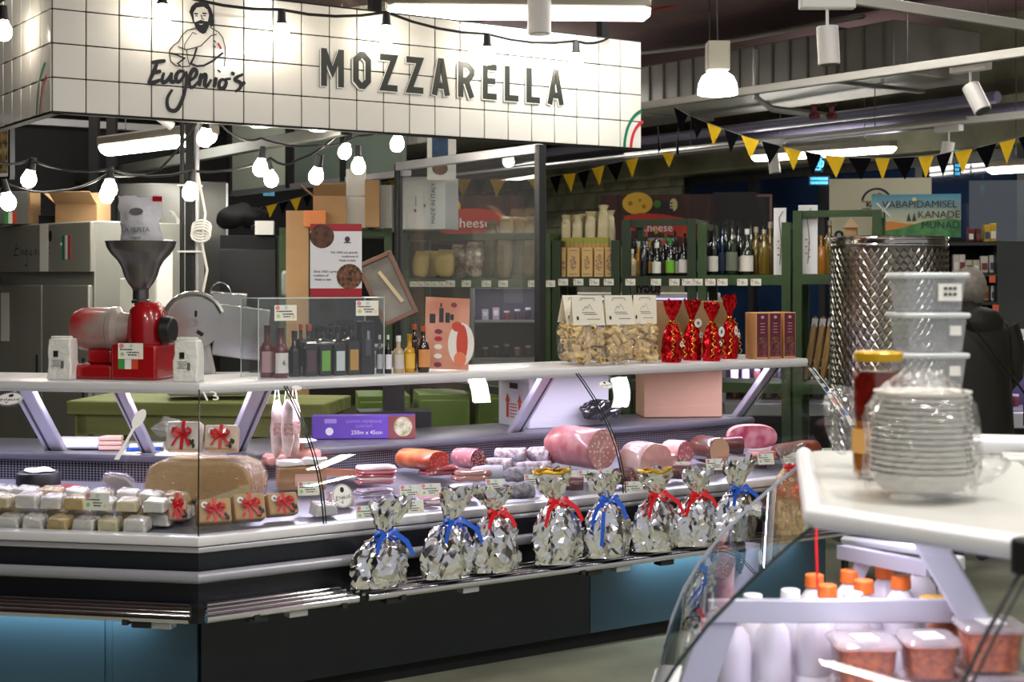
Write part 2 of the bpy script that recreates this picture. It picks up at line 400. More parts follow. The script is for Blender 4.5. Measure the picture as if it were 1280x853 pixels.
spot(P(674, -14, 7.2), 0, 0, 'white cylindrical spotlight above the sign lettering', 1.0, r=.058, drop=.03, L=.19)
# ------------------------------------------------------------------ pendant and fluorescent fittings
pt = thing('pendant_lamp', 'bright pendant lamp with grey box gear and glowing dome under the ceiling', 'lamp', P(897, 118, 8.6))
MB().box((0, 0, .22), (.13, .13, .17), M('gear_grey', '#8f8b7c', .5)).build('gear_box', pt, bevel=.008)
MB().cyl((0, 0, .13), (0, 0, .14), .05, m_grey_al).build('collar', pt)
MB().lathe([(.0, .135), (.05, .133), (.09, .105), (.112, .06), (.118, .0), (.1, -.005)], M('dome_glow', (1, .98, .92, 1), .4, emit=12), seg=28, caps=False).build('shade', pt)
MB().tube([(0, 0, .3), (-.005, 0, .5), (.01, 0, 1.5)], .005, m_black).build('cord', pt)
m_fit = M('fitting_grey', '#8b867a', .6)
def fluoro(p0, p1, r, label, power, tmat=None, housing=True, top=3.95):
    d = p1 - p0; L = d.length; t = thing('fluorescent_lamp', label, 'lamp', p0, math.atan2(d.y, d.x), 'fluorescent lamps')
    g = MB(); n = 14                      # rounded diffuser trough
    prof = [(r * math.cos(-math.pi * i / n), r * math.sin(-math.pi * i / n) * .8) for i in range(n + 1)]
    xs = [0, .03, L - .03, L]; sc = [.6, 1, 1, .6]; vs = []
    for x, k in zip(xs, sc): vs += [(x, y * k, z * k) for y, z in prof]
    N = n + 1; fs = [(j * N + i, j * N + i + 1, (j + 1) * N + i + 1, (j + 1) * N + i) for j in range(3) for i in range(n)]
    fs += [tuple(range(N)), tuple(range(3 * N, 4 * N))[::-1]]
    g.add(vs, fs, tmat or m_tube); g.build('diffuser', t)
    if housing: MB().box((L / 2, 0, .03), (L, r * 2.0, .06), m_fit).build('housing', t, bevel=.012)
    for k in (.2, .8): MB().cyl((L * k, 0, .05), (L * k, 0, max(.1, top - p0.z)), .004, m_darksteel, seg=6).build('suspension_wire', t)
    lamp('AREA', (L / 2, 0, -r - .02), power, (1, .97, .9), L, r * 2, parent=t)
    lamp('AREA', (L / 2, 0, .1), power * .45, (1, .95, .88), L, r * 2, (math.pi, 0, 0), parent=t)  # uplight added on top of each fitting to brighten the ceiling
    return t
fluoro(P(133, 184, 9.0), P(262, 166, 8.2), .07, 'bright tubular lamp under the sign beside the stainless cabinet', 14)
a = P(812, 12, 7.6); fluoro(a, a + (nB * -.2 + Vector((-1.45, .1, 0))), .075, 'bright tubular lamp along the top edge above the sign', 7, M('tube_glow_soft', (1, .98, .9, 1), .5, emit=7))
a = GP(942, 196, 2.78); b_ = GP(1118, 184, 2.78); fluoro(a, a + (b_ - a), .06, 'bright tubular lamp behind the bunting above the glazing', 25, top=3.215)
a = P(1236, 211, 11.5); fluoro(a, a + dB * .2 + nB * -1.1, .055, 'tubular lamp at the right edge behind the bunting', 10)
# added unseen fittings of the same kind, brightening the aisle, stall and far hall
for i, (s, n, pw) in enumerate(((-1.8, -2.3, 18), (.2, -2.3, 18), (2.2, -2.3, 9), (-1.8, -4.0, 46), (.6, -4.0, 46), (2.8, -4.0, 40), (-.2, 1.4, 9), (2.9, .2, 10), (.9, 3.6, 10), (4.6, 5.2, 26), (4.0, -.2, 7), (6.6, .2, 18), (6.1, 6.5, 40), (6.0, 8.6, 30), (5.0, 6.9, 20))):
    p = B(s, n, 3.55); fluoro(p, p + nB * .85, .045, 'added tubular fill lamp out of sight under the hall ceiling', pw)
# ================================================================== tiled shop sign
SN = 1.30; S0 = -.137; TS = .147; SZ = 2.372
m_tile = M('white_tile', '#eeece4', .12, coat=.5, var=.03, vscale=5); m_grout = M('sign_backing', '#1b1a18', .7)
m_ink = M('letter_ink', '#2c312c', .45); m_ink2 = M('script_ink', '#17191a', .5)
sg = thing('tiled_shop_sign', 'white tiled hanging shop sign with dark block lettering and script logo', 'sign', B(S0, SN, SZ), AB)
NC = 22; LW = NC * TS; HT = 4 * TS
MB().box((LW / 2, .025, HT / 2), (LW, .045, HT + .012), m_grout).build('backing_panel', sg)
SIDE = 14
MB().box((.025, SIDE * TS / 2, HT / 2), (.045, SIDE * TS, HT + .012), m_grout).build('side_backing_panel', sg)
tm = MB().box((0, 0, 0), (TS - .005, .008, TS - .005), m_tile).mesh('tile')
def tile(x, y, z, rz):
    o = bpy.data.objects.new('tile', tm); COL.objects.link(o); o.parent = sg; o.location = (x, y, z)
    o.rotation_euler = (R(rnd.uniform(-.35, .35)), 0, rz + R(rnd.uniform(-.35, .35)))
    md = o.modifiers.new('bevel', 'BEVEL'); md.width = .002; md.segments = 1
for r in range(4):
    for c in range(NC): tile((c + .5) * TS, -.002, (r + .5) * TS, 0)
    for c in range(SIDE): tile(-.002, (c + .5) * TS, (r + .5) * TS, R(90))
# hangers up to the ceiling
for i, s in enumerate((.25, 1.62, 3.04)): MB().box((s, .09, HT + .45), (.05, .05, 1.1), m_blackm).build('hanger', sg)
# ---- pixel of the photograph -> place on the sign face (x along, z up)
def on_sign(px, py):
    p = Bpx(px, SN, 0); s = (p - O).dot(dB); z = H - (py - YH) * p.y / F
    return (s - S0, z - SZ)
FACE = .009
def put(x, z, l): return (x, -FACE - l, z)
# ---- block lettering
LH, SW = .180, .031
def letter(ch, w=.098, h=LH):
    t = SW / 2; c = .026
    if ch == 'M': w = .122; return [([(t, 0), (t, h)], 0), ([(t, h - .01), (w / 2, h * .38), (w - t, h - .01)], 0), ([(w - t, h), (w - t, 0)], 0)], w
    if ch == 'O': return [([(t + c, t), (w - t - c, t), (w - t, t + c), (w - t, h - t - c), (w - t - c, h - t), (t + c, h - t), (t, h - t - c), (t, t + c)], 1)], w
    if ch == 'Z': return [([(0, h - t), (w - t * 1.2, h - t), (t * 1.2, t), (w, t)], 0)], w
    if ch == 'A': w = .104; return [([(t * .9, 0), (w / 2 - .004, h - t * .6), (w / 2 + .004, h - t * .6), (w - t * .9, 0)], 0), ([(w * .25, h * .27), (w * .75, h * .27)], 0)], w
    if ch == 'R': return [([(t, 0), (t, h)], 0), ([(t, h - t), (w - t - c, h - t), (w - t, h - t - c), (w - t, h * .52 + c), (w - t - c, h * .47), (t, h * .47)], 0), ([(w * .5, h * .47), (w - t, 0)], 0)], w
    if ch == 'E': w = .086; return [([(w, h - t), (t, h - t), (t, t), (w, t)], 0), ([(t, h * .52), (w * .9, h * .52)], 0)], w
    if ch == 'L': w = .086; return [([(t, h), (t, t), (w, t)], 0)], w
word = 'MOZZARELLA'
x0 = on_sign(400, 100)[0]; x1 = on_sign(703, 125)[0]; zb = .203
tot = sum(letter(c)[1] for c in word); gap = (x1 - x0 - tot) / (len(word) - 1); x = x0
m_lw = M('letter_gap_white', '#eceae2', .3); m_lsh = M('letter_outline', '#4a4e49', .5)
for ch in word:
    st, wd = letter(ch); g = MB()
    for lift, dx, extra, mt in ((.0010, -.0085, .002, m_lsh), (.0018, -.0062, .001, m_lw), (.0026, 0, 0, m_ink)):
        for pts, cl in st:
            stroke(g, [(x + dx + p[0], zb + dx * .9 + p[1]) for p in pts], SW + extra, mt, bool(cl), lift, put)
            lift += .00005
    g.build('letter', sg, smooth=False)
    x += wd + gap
# ---- script name and figure, drawn over the tiles as in the photograph
def zp(zx, zy): return on_sign(170 + zx / 5.88, zy / 5.88)
script = {
 'E': [[(212, 448), (160, 455), (108, 462)], [(152, 455), (128, 520), (85, 612)], [(118, 538), (180, 524)], [(80, 612), (120, 610), (175, 588)]],
 'u': [[(200, 535), (185, 590), (198, 608), (228, 588), (258, 535)], [(258, 535), (250, 595), (272, 602), (290, 585)]],
 'g': [[(352, 528), (312, 526), (288, 562), (294, 600), (322, 594), (358, 535)], [(364, 525), (362, 620), (336, 730), (296, 806), (255, 815), (226, 785), (226, 720), (262, 660)]],
 'e': [[(382, 598), (428, 568), (440, 528), (418, 512), (392, 552), (384, 620), (408, 645), (455, 600)]],
 'n': [[(474, 540), (458, 636)], [(462, 600), (492, 552), (508, 560), (498, 622), (516, 634), (548, 585)]],
 'i': [[(584, 570), (566, 645)], [(601, 530), (608, 520)]],
 'o': [[(655, 590), (622, 588), (604, 618), (610, 650), (640, 648), (657, 612), (652, 588), (692, 580)]],
 'apostrophe': [[(710, 530), (702, 556)]],
 's': [[(782, 548), (738, 568), (724, 590), (762, 612), (758, 650), (722, 676)], [(762, 632), (796, 604)]]}
for nm, sts in script.items():
    g = MB()
    for q, st in enumerate(sts):
        pts = [zp(*p) for p in st]; fine = []
        for i in range(len(pts) - 1):     # round the pen line with a Catmull-Rom curve
            p0, p1, p2, p3 = [Vector(pts[max(0, min(len(pts) - 1, i + k))]) for k in (-1, 0, 1, 2)]
            for u in (0, .25, .5, .75):
                fine.append(.5 * ((2 * p1) + (p2 - p0) * u + (2 * p0 - 5 * p1 + 4 * p2 - p3) * u * u + (3 * p1 - p0 - 3 * p2 + p3) * u ** 3))
        fine.append(Vector(pts[-1])); n = len(fine)
        stroke(g, fine, [0.019 * (.55 + .45 * math.sin(math.pi * (i + .6) / n)) for i in range(n)], m_ink2, False, .0012 + q * .0002, put)
    g.build('script_letter', sg, smooth=False)
fig = MB()
def poly(pts, mat, lift): fig.add([put(*zp(*p), lift) for p in pts], [tuple(range(len(pts)))], mat)
poly([(385, 90), (400, 50), (430, 22), (480, 14), (525, 28), (548, 70), (560, 110), (570, 160), (565, 185), (545, 205), (530, 170), (415, 175), (402, 130)], m_ink2, .0010)
poly([(415, 95), (440, 58), (490, 52), (520, 75), (530, 110), (522, 160), (470, 178), (422, 165)], m_tile, .0016)
poly([(412, 150), (425, 165), (445, 158), (470, 148), (500, 158), (520, 160), (532, 140), (528, 200), (505, 245), (485, 252), (460, 240), (432, 212)], m_ink2, .0022)
poly([(452, 178), (490, 178), (470, 186)], m_tile, .0026)
for st, wd in (([(420, 103), (448, 105)], .006), ([(480, 100), (510, 104)], .006), ([(426, 120), (446, 120)], .004), ([(484, 118), (506, 119)], .004), ([(470, 110), (478, 140), (492, 146)], .004),
               ([(430, 210), (370, 225), (330, 265), (305, 310), (270, 335), (240, 370), (238, 400)], .004), ([(410, 240), (375, 290), (350, 330), (348, 370)], .003), ([(410, 240), (440, 255)], .003),
               ([(540, 205), (600, 240), (630, 280), (648, 350), (650, 430), (640, 490)], .004), ([(585, 255), (545, 265), (500, 310), (470, 340), (430, 352), (365, 368), (300, 345)], .004),
               ([(245, 395), (290, 405), (350, 430), (300, 470), (320, 488)], .006), ([(440, 352), (420, 420), (395, 470), (440, 488), (490, 485), (560, 450), (632, 390)], .008), ([(365, 370), (372, 430), (388, 488)], .003),
               ([(238, 400), (248, 450), (285, 485), (340, 492), (390, 490)], .004)):
    stroke(fig, [zp(*p) for p in st], wd * 1.15, m_ink2, False, .003, put)
stroke(fig, [zp(595, 318), zp(620, 362)], .009, M('flag_red', '#b5383a', .5), False, .0016, put)
stroke(fig, [zp(562, 295), zp(582, 315)], .006, m_ink2, False, .0016, put)
stroke(fig, [zp(560, 330), zp(578, 352)], .008, m_printg, False, .0016, put)
fo = fig.build('figure_drawing', sg, smooth=False); fo['label'] = 'black line drawing of a bearded person with folded arms'
# ---- tricolour quarter arcs at the corners
m_fg = M('arc_green', '#0f7a57', .4); m_fr = M('arc_red', '#c8323c', .4)
ar = MB(); 
for rad, mt in ((.215, m_fg), (.155, m_fr)):
    stroke(ar, [(LW - rad * math.cos(a) * .75 + .04, rad * math.sin(a)) for a in [math.pi / 2 * .83 * i / 12 for i in range(13)]], .018, mt, False, .001, put)
ar.build('tricolour_arc', sg, smooth=False)
ar = MB()
for rad, mt in ((.19, m_fg), (.14, m_fr)):
    stroke(ar, [(rad * math.cos(a) , rad * math.sin(a) * 1.2) for a in [math.pi / 2 * .8 * i / 12 for i in range(13)]], .014, mt, False, .001, lambda x, z, l: (-FACE - l, x, z))
ar.build('tricolour_arc', sg, smooth=False)
# spot fittings set in the under edge
for px in (325, 398):
    p = Bpx(px, SN + .12, SZ + .002)
    dl = thing('downlight', f'small recessed downlight under the sign, {"left" if px < 350 else "right"} one', 'lamp', p, 0, 'downlights under the sign')
    MB().cyl((0, 0, 0), (0, 0, .012), .045, m_white).build('rim', dl); MB().cyl((0, 0, -.002), (0, 0, .0), .035, m_tube).build('lens', dl)
    lamp('POINT', (0, 0, -.05), 4, (1, .95, .85), .03, parent=dl)
# ================================================================== string lights
m_sock = M('socket_black', '#17181a', .5); m_bulbneck = M('bulb_neck', '#d8d5cc', .4)
bulb_socket = MB().cyl((0, 0, .035), (0, 0, .095), .021, m_sock, r1=.017).cyl((0, 0, .03), (0, 0, .04), .024, m_sock).mesh('socket')
bulb_glass = MB().lathe([(.001, -.062), (.02, -.058), (.034, -.042), (.039, -.022), (.035, .0), (.024, .02), (.02, .036)], m_bulb, seg=18, caps=False).mesh('bulb_glass')
bulb_neck = MB().lathe([(.026, .012), (.0225, .022), (.0205, .038)], m_bulbneck, seg=18, caps=False).mesh('bulb_neck')
def bulb(p, label, group, tilt=(0, 0, 0), power=3.0, sc=1.0):
    t = thing('light_bulb', label, 'light bulb', p, 0, group, rot=tilt); t.scale = (sc,) * 3
    for nm, me in (('socket', bulb_socket), ('bulb_glass', bulb_glass), ('bulb_neck', bulb_neck)):
        o = bpy.data.objects.new(nm, me); COL.objects.link(o); o.parent = t
    return t
def cable(pts, r, label, sag=0):
    f_ = []
    for a_, c_ in zip(pts[:-1], pts[1:]):
        for u in (0, .25, .5, .75): q = a_.lerp(c_, u); q = q + Vector((0, 0, -sag * 4 * u * (1 - u))); f_.append(q)
    f_.append(pts[-1]); return tag(MB().tube(f_, r, m_black, seg=6).build('light_cable'), label, 'cable')
# row in front of the sign: bulbs hang off a cable along the top
SB = []
for px, py, pos in ((203, 14, 'above the script lettering'), (352, 38, 'just right of the bearded figure'), (483, 40, 'above the letters OZ'), (609, 66, 'above the letter E'), (720, 74, 'past the last letter A')):
    q = Bpx(px, SN - .12, 0); p = P(px, py, q.y); SB.append(p)
    bulb(p, f'glowing bulb hanging in front of the tiled sign {pos}', 'bulbs in front of the sign', power=2.6)
q = Bpx(4, SN - .05, 0); bulb(P(4, 34, 6.5), 'glowing bulb beside the side face of the sign at the left edge', 'bulbs in front of the sign', power=2.6)
up = Vector((0, 0, .095))
c0 = [P(60, -22, 6.3)] + [p + up for p in SB] + [P(765, 45, 8.0)]
cable(c0, .007, 'black light cable slung along the top of the tiled sign', .025)
# inside rows
rowA = [(37, 220, 7.6, 'over the back of the fridge'), (9, 248, 7.2, 'at the left edge above the fridge'), (137, 232, 7.4, 'upper of two above the carton'), (133, 240, 7.9, 'lower of two above the carton'), (238, 236, 7.3, 'against the steel pole'), (257, 168, 7.0, 'close under the sign beside the pole')]
rowB = [(326, 206, 7.6, 'left of a pair before the pale panel'), (338, 220, 7.85, 'right of a pair before the pale panel'), (396, 216, 7.6, 'before the dark frame between the panels'), (432, 186, 8.4, 'highest before the slate panel'), (448, 204, 8.0, 'lower one before the slate panel'), (497, 176, 8.0, 'close under the sign by the white carton')]
for px, py, Y, pos in rowA + rowB:
    bulb(P(px, py, Y), 'glowing string light bulb ' + pos, 'string light bulbs in the stall', (R(rnd.uniform(-14, 14)), R(rnd.uniform(-14, 14)), 0), power=1.2)
cable([P(-20, 196, 7.5), P(37, 214, 7.6) + up * .6, P(137, 224, 7.4) + up * .5, P(238, 226, 7.3) + up * .5, P(338, 220, 7.85) + up, P(372, 200, 8.0), P(432, 178, 8.4) + up, P(480, 160, 8.3)], .007, 'black light cable sagging across the stall behind the pole', .03)
cable([P(-20, 235, 7.1), P(9, 244, 7.2) + up * .6, P(70, 239, 7.6), P(133, 232, 7.9) + up * .6, P(200, 212, 7.6), P(257, 160, 7.0) + up], .006, 'black light cable at the far left over the fridge', .02)
cable([P(257, 152, 7.0) + up, P(290, 168, 7.3), P(326, 196, 7.6) + up, P(396, 205, 7.6) + up, P(448, 192, 8.0) + up, P(497, 166, 8.0) + up * .6], .006, 'black light cable curving below the sign to the slate panel', .02)
# ================================================================== refrigerated deli counter (short run, corner, long run)
ct = thing('deli_counter', 'long refrigerated deli counter with bent glass front, chrome rail and navy base', 'counter', (0, 0, 0))
LA, LB = 2.2, 3.42
def sec(prof, side, mat, end=None, start=None, closed=True, name=None, parent=None, bevel=0, angle=35):
    """extrude a profile of (n, z) along one run; start None = mitred corner"""
    end = end if end is not None else (LA if side == 'A' else LB); fn = A if side == 'A' else B
    a = [(O + mAB * n + Vector((0, 0, z))) if start is None else fn(start, n, z) for n, z in prof]
    b = [fn(end, n, z) for n, z in prof]; N = len(prof)
    fs = [(i, (i + 1) % N, N + (i + 1) % N, N + i) for i in range(N if closed else N - 1)]
    if closed: fs += [tuple(range(N)), tuple(range(N, 2 * N))[::-1]]
    return MB().add(a + b, fs, mat).build(name, parent or ct, bevel=bevel, angle=angle)
def rnd_prof(n0, n1, z0, z1, r=.01):
    return [(n0 + r, z0), (n1, z0), (n1, z1), (n0 + r, z1), (n0 + r * .3, z1 - r * .3), (n0, z1 - r), (n0, z0 + r), (n0 + r * .3, z0 + r * .3)]
m_body = M('counter_dark', '#14171f', .35); m_deck = M('deck_steel', '#a3a3b0', .32, .55); m_ledge = M('ledge_steel', '#76747f', .3, .6)
m_tubec = M('bumper_tube', '#a8a9b2', .3, .35)
m_perf = M('perforated_steel', '#77757f', .35, .7); nt = m_perf.node_tree
_tc = nt.nodes.new('ShaderNodeTexCoord'); _mp = nt.nodes.new('ShaderNodeMapping'); _mp.inputs['Rotation'].default_value = (0, 0, -AB); _mp2 = nt.nodes.new('ShaderNodeMapping'); _mp2.inputs['Scale'].default_value = (1, 0, 1); nt.links.new(_mp.outputs[0], _mp2.inputs[0]); _v = nt.nodes.new('ShaderNodeTexVoronoi'); _v.inputs['Scale'].default_value = 95; _v.inputs['Randomness'].default_value = 0
_r = nt.nodes.new('ShaderNodeValToRGB'); _r.color_ramp.elements[0].position = .36; _r.color_ramp.elements[1].position = .42; _r.color_ramp.elements[0].color = (.005, .005, .006, 1); _r.color_ramp.elements[1].color = lin('#8e8c98')
nt.links.new(_tc.outputs['Object'], _mp.inputs[0]); nt.links.new(_mp2.outputs[0], _v.inputs['Vector']); nt.links.new(_v.outputs['Distance'], _r.inputs[0]); nt.links.new(_r.outputs[0], nt.nodes['Principled BSDF'].inputs['Base Color'])
glass_prof = [(.005, .722), (.012, .77), (.03, .84), (.058, .91), (.1, .98), (.155, 1.05), (.225, 1.12), (.3, 1.185), (.352, 1.225)]
for side in 'AB':
    sec(rnd_prof(-.012, .05, .686, .722, .008), side, m_alwhite, name='bumper_cap')
    sec(rnd_prof(-.006, .05, .662, .684, .006), side, m_grey_al, name='bumper_lip')
    sec([(.004, .46), (.05, .46), (.05, .662), (.004, .662)], side, m_body, name='front_panel')
    sec([(-.03 + .022 * math.cos(a), .58 + .022 * math.sin(a)) for a in [math.pi * i / 6 for i in range(12)]], side, m_tubec, name='bumper_tube', start=None)
    sec([(.03, .40), (.23, .40), (.23, .47), (.03, .47)], side, m_body, name='under_panel')
    sec([(.03, .690), (.05, .698), (.76, .80), (.76, .77), (.03, .66)], side, m_deck, name='display_deck')
    sec([(.76, .775), (.79, .775), (.79, .885), (.76, .885)], side, m_perf, name='perforated_panel')
    sec(rnd_prof(.74, 1.24, .885, .92, .014), side, m_ledge, name='work_ledge')
    sec([(.80, .02), (1.2, .02), (1.2, .885), (.80, .885)], side, m_body, name='rear_body')
    sec(rnd_prof(.35, .84, 1.208, 1.25, .012), side, m_alwhite, name='top_shelf')
    sec([(.54, 1.2035), (.60, 1.2035), (.60, 1.208), (.54, 1.208)], side, M('led_strip', (.88, .82, 1, 1), .5, emit=2.5), name='light_strip')
    for j, (n, z, r) in enumerate(((-.165, .462, .016), (-.115, .468, .012), (-.065, .470, .012), (-.02, .474, .012))):
        e = .06 if side == 'A' else .06
        p0 = (A if side == 'A' else B)(.03 + .414 * n, n, z); p1 = (A if side == 'A' else B)(LA if side == 'A' else .56, n, z)
        MB().cyl(p0, p1, r, m_chrome, seg=12).build('rail_tube', ct)
        if side == 'B': MB().cyl(B(.60, n, z), B(LB, n, z), r, m_chrome, seg=12).build('rail_tube', ct)
# small clips under the rail and grey lugs
for side, pxs in (('A', (180, 205)), ('B', (320, 370, 490, 585, 740, 775, 830))):
    for i, px in enumerate(pxs):
        p = (Apx if side == 'A' else Bpx)(px, -.13, .432); MB().box(p, (.075, .05, .022), m_grey_al if i % 2 else m_darksteel, rz=-AA if side == 'A' else AB).build('rail_clip', ct, bevel=.003)
# rail arms
for s in (.15, .5, .75, 1.6, 2.5, 3.3): MB().box(B(s, -.06, .445), (.02, .24, .02), m_darksteel, rz=AB).build('rail_arm', ct)
for s in (.2, .9): MB().box(A(s, -.06, .445), (.02, .24, .02), m_darksteel, rz=-AA).build('rail_arm', ct)
# base panels, some with lamps behind the rail that wash the panel
def panel(side, s0, s1, mat):
    fn = A if side == 'A' else B; c = fn((s0 + s1) / 2, .24, .235)
    return MB().box(c, (s1 - s0 - .004, .03, .33), mat, rz=-AA if side == 'A' else AB).build('base_panel', ct, bevel=.002)
panel('A', .10, .445, m_teal); panel('A', .475, 1.3, m_teal); panel('A', 1.3, LA, m_teal)
MB().box(A(.46, .245, .235), (.03, .03, .33), m_teal, rz=-AA).build('base_post', ct)
sp = (Bpx(735, .24, .2) - O).dot(dB)
panel('B', .10, sp, m_navy); panel('B', sp, LB, m_teal)
for side in 'AB': sec([(.27, 0), (.30, 0), (.30, .07), (.27, .07)], side, m_blackm, name='kick_board', start=.1)
lamp('AREA', A(.95, .165, .395), 3.0, (.75, .9, 1), 1.3, .02, (R(20), 0, -AA), parent=ct)
lamp('AREA', B((sp + LB) / 2, .165, .395), 3.0, (.75, .9, 1), 1.0, .02, (R(20), 0, AB), parent=ct)
# glass front panes, each bent; dark edge lines at the joints
gb = [.0, .504, 1.952, LB]
def pane(side, s0, s1):
    o = sec(glass_prof, side, m_glass, end=s1, start=s0 if s0 else None, closed=False, name='glass_pane', angle=80); return o
pane('A', 0, 1.15); pane('A', 1.153, LA)
for i in range(3): pane('B', gb[i] + (.003 if i else 0), gb[i + 1])
def edge(side, s, r=.003):
    fn = A if side == 'A' else B
    pts = [(O + mAB * n + Vector((0, 0, z))) if s == 0 else fn(s, n, z) for n, z in glass_prof]
    MB().tube(pts, r, m_glassedge, seg=6).build('glass_edge', ct)
edge('A', 0); edge('A', 1.152); edge('B', .504); edge('B', .515, .0025); edge('B', 1.952); edge('B', 1.966, .0025); edge('B', LB)
# end glass of the long run
MB().add([B(LB, n, z) for n, z in glass_prof] + [B(LB, .76, 1.22), B(LB, .76, .80)], [tuple(range(len(glass_prof) + 2))], m_glass).build('end_pane', ct)
# slanted brackets holding the top shelf
def bracket(side, pt, n0=.50, n1=.78, wd=.075):
    fn, px_ = (A, Apx) if side == 'A' else (B, Bpx)
    p = px_(pt, n0, 1.2); s = (p - O).dot(dA if side == 'A' else dB)
    t, b = fn(s, n0, 1.21), fn(s, n1, .92); ax = (dA if side == 'A' else dB) * wd / 2; th = (nA if side == 'A' else nB) * .045
    g = MB().prism([t - ax, t + ax, b + ax, b - ax], th, m_bracket); o = g.build('bracket', ct, bevel=.006)
    g2 = MB().prism([t + ax * .25, t + ax * .5, b + ax * .5, b + ax * .25], -th * .06, m_darksteel); g2.build('bracket_groove', o)
    MB().box(b + Vector((0, 0, -.012)) + th * .4, (wd + .02, .08, .03), m_printg, rz=-AA if side == 'A' else AB).build('bracket_foot', ct, bevel=.004)
bracket('A', 146, wd=.055); bracket('A', 25, wd=.09); bracket('B', 330, wd=.09); bracket('B', 689, wd=.075); bracket('B', 972, wd=.075)
# lamps under the top shelf
for side, s0, s1, pw in (('A', .3, 1.7, 17), ('B', .3, 1.75, 17), ('B', 1.8, 3.35, 17)):
    fn = A if side == 'A' else B
    lamp('AREA', fn((s0 + s1) / 2, .57, 1.2025), pw, (.84, .77, 1.0), s1 - s0, .05, (R(-6), 0, -AA if side == 'A' else AB), parent=ct)
# ---- stickers on the glass (they move with it)
def on_glass(side, px, py):
    best = None
    for i in range(len(glass_prof) - 1):
        for u in [k / 12 for k in range(12)]:
            n = glass_prof[i][0] * (1 - u) + glass_prof[i + 1][0] * u; z = glass_prof[i][1] * (1 - u) + glass_prof[i + 1][1] * u
            p = (Apx if side == 'A' else Bpx)(px, n - .004, z + .003); y = YH + (H - p.z) * F / p.y
            sl = math.atan2(glass_prof[i + 1][0] - glass_prof[i][0], glass_prof[i + 1][1] - glass_prof[i][1])
            if best is None or abs(y - py) < best[0]: best = (abs(y - py), p, sl)
    return best[1], best[2]
m_stk = M('sticker_white', '#f3f2ee', .4)
def sticker(side, px, py, rx, rz_, mark=True):
    p, sl = on_glass(side, px, py); h = -AA if side == 'A' else AB
    e = bpy.data.objects.new('sticker', None); COL.objects.link(e); e.parent = ct; e.location = p; e.rotation_euler = (-sl, 0, h); e.empty_display_size = .02
    MB().add([(rx * math.cos(a), -.001, rz_ * math.sin(a)) for a in [2 * math.pi * i / 28 for i in range(28)]], [tuple(range(28))], m_stk).build('sticker_disc', e)
    g = MB(); stroke(g, [(rx * .93 * math.cos(a), rz_ * .93 * math.sin(a)) for a in [2 * math.pi * i / 28 for i in range(28)]], rx * .04, m_print, True, .0016)
    if mark:
        k = rx
        g.ell((0, -.0018, .5 * rz_), (.2 * k, .0004, .24 * rz_), m_print, 8, 6)
        for st in ([(-.62, .05), (-.68, -.35), (-.45, -.3)], [(-.62, -.12), (-.45, -.1)], [(-.38, 0), (-.32, -.28), (-.2, .0), (-.15, -.3)], [(.05, 0), (-.08, -.2), (.05, -.2), (.05, 0), (-.05, -.62), (-.2, -.5)], [(.12, -.15), (.25, .05), (.15, -.25), (.3, -.2)], [(.35, -.25), (.4, .0), (.48, -.25)], [(.55, 0), (.57, -.22)], [(.75, .1), (.65, -.05), (.76, -.15), (.66, -.25)]):
            stroke(g, [(x * k, z * rz_) for x, z in st], .055 * k, m_print, False, .0018)
    g.build('sticker_print', e, smooth=False)
sticker('B', 428, 620, .043, .046); sticker('A', 12, 499, .056, .036); sticker('B', 371, 485, .024, .017, False); sticker('B', 757, 481, .038, .026)
p, sl = on_glass('B', 262, 496); text('number_sticker', '13', .075, m_stk, ct, p + nB * -.006, (R(90) - sl, 0, AB))
# spoon shaped sticker
p, sl = on_glass('A', 174, 524); g = MB()
g.add([(.024 * math.cos(a), 0, .05 * math.sin(a)) for a in [2 * math.pi * i / 20 for i in range(20)]], [tuple(range(20))], m_stk)
stroke(g, [(0, -.02), (-.008, -.12), (-.014, -.21)], [.014, .012, .02], m_stk, False, .0005)
g.build('spoon_sticker', ct, loc=p + Vector((0, -.004, 0)), rot=(-sl, 0, -AA), smooth=False)
# payment card strip on the end of the long run
cs = MB(); e0 = B(LB + .004, .352, 1.2); e1 = B(LB + .004, .07, .93); ax = (e1 - e0).normalized(); wd_ = dB * .045
def cq(t0, t1, mat, l, w0=0, w1=1):
    a_ = [e0 + (e1 - e0) * t0 + wd_ * w0, e0 + (e1 - e0) * t0 + wd_ * w1, e0 + (e1 - e0) * t1 + wd_ * w1, e0 + (e1 - e0) * t1 + wd_ * w0]
    up_ = ax.cross(wd_).normalized(); up_ = up_ if up_.y < 0 else -up_
    cs.add([v + up_ * l for v in a_], [(0, 1, 2, 3)], mat)
cq(0, 1, m_stk, 0); cq(.05, .14, M('card_grey', '#9fb4b8', .5), .001, .1, .9); cq(.2, .28, m_print, .001, .2, .8); cq(.34, .46, M('card_blue', '#2a4a9a', .5), .001, .15, .85)
cq(.52, .66, M('card_orange', '#e8862a', .5), .001, .1, .9); cq(.55, .63, M('card_red', '#c8262a', .5), .0015, .1, .5); cq(.72, .84, M('card_cyan', '#2c7cc0', .5), .001, .1, .9); cq(.74, .82, MATS['card_red'], .0015, .1, .5)
cs.build('card_sticker_strip', ct, smooth=False)
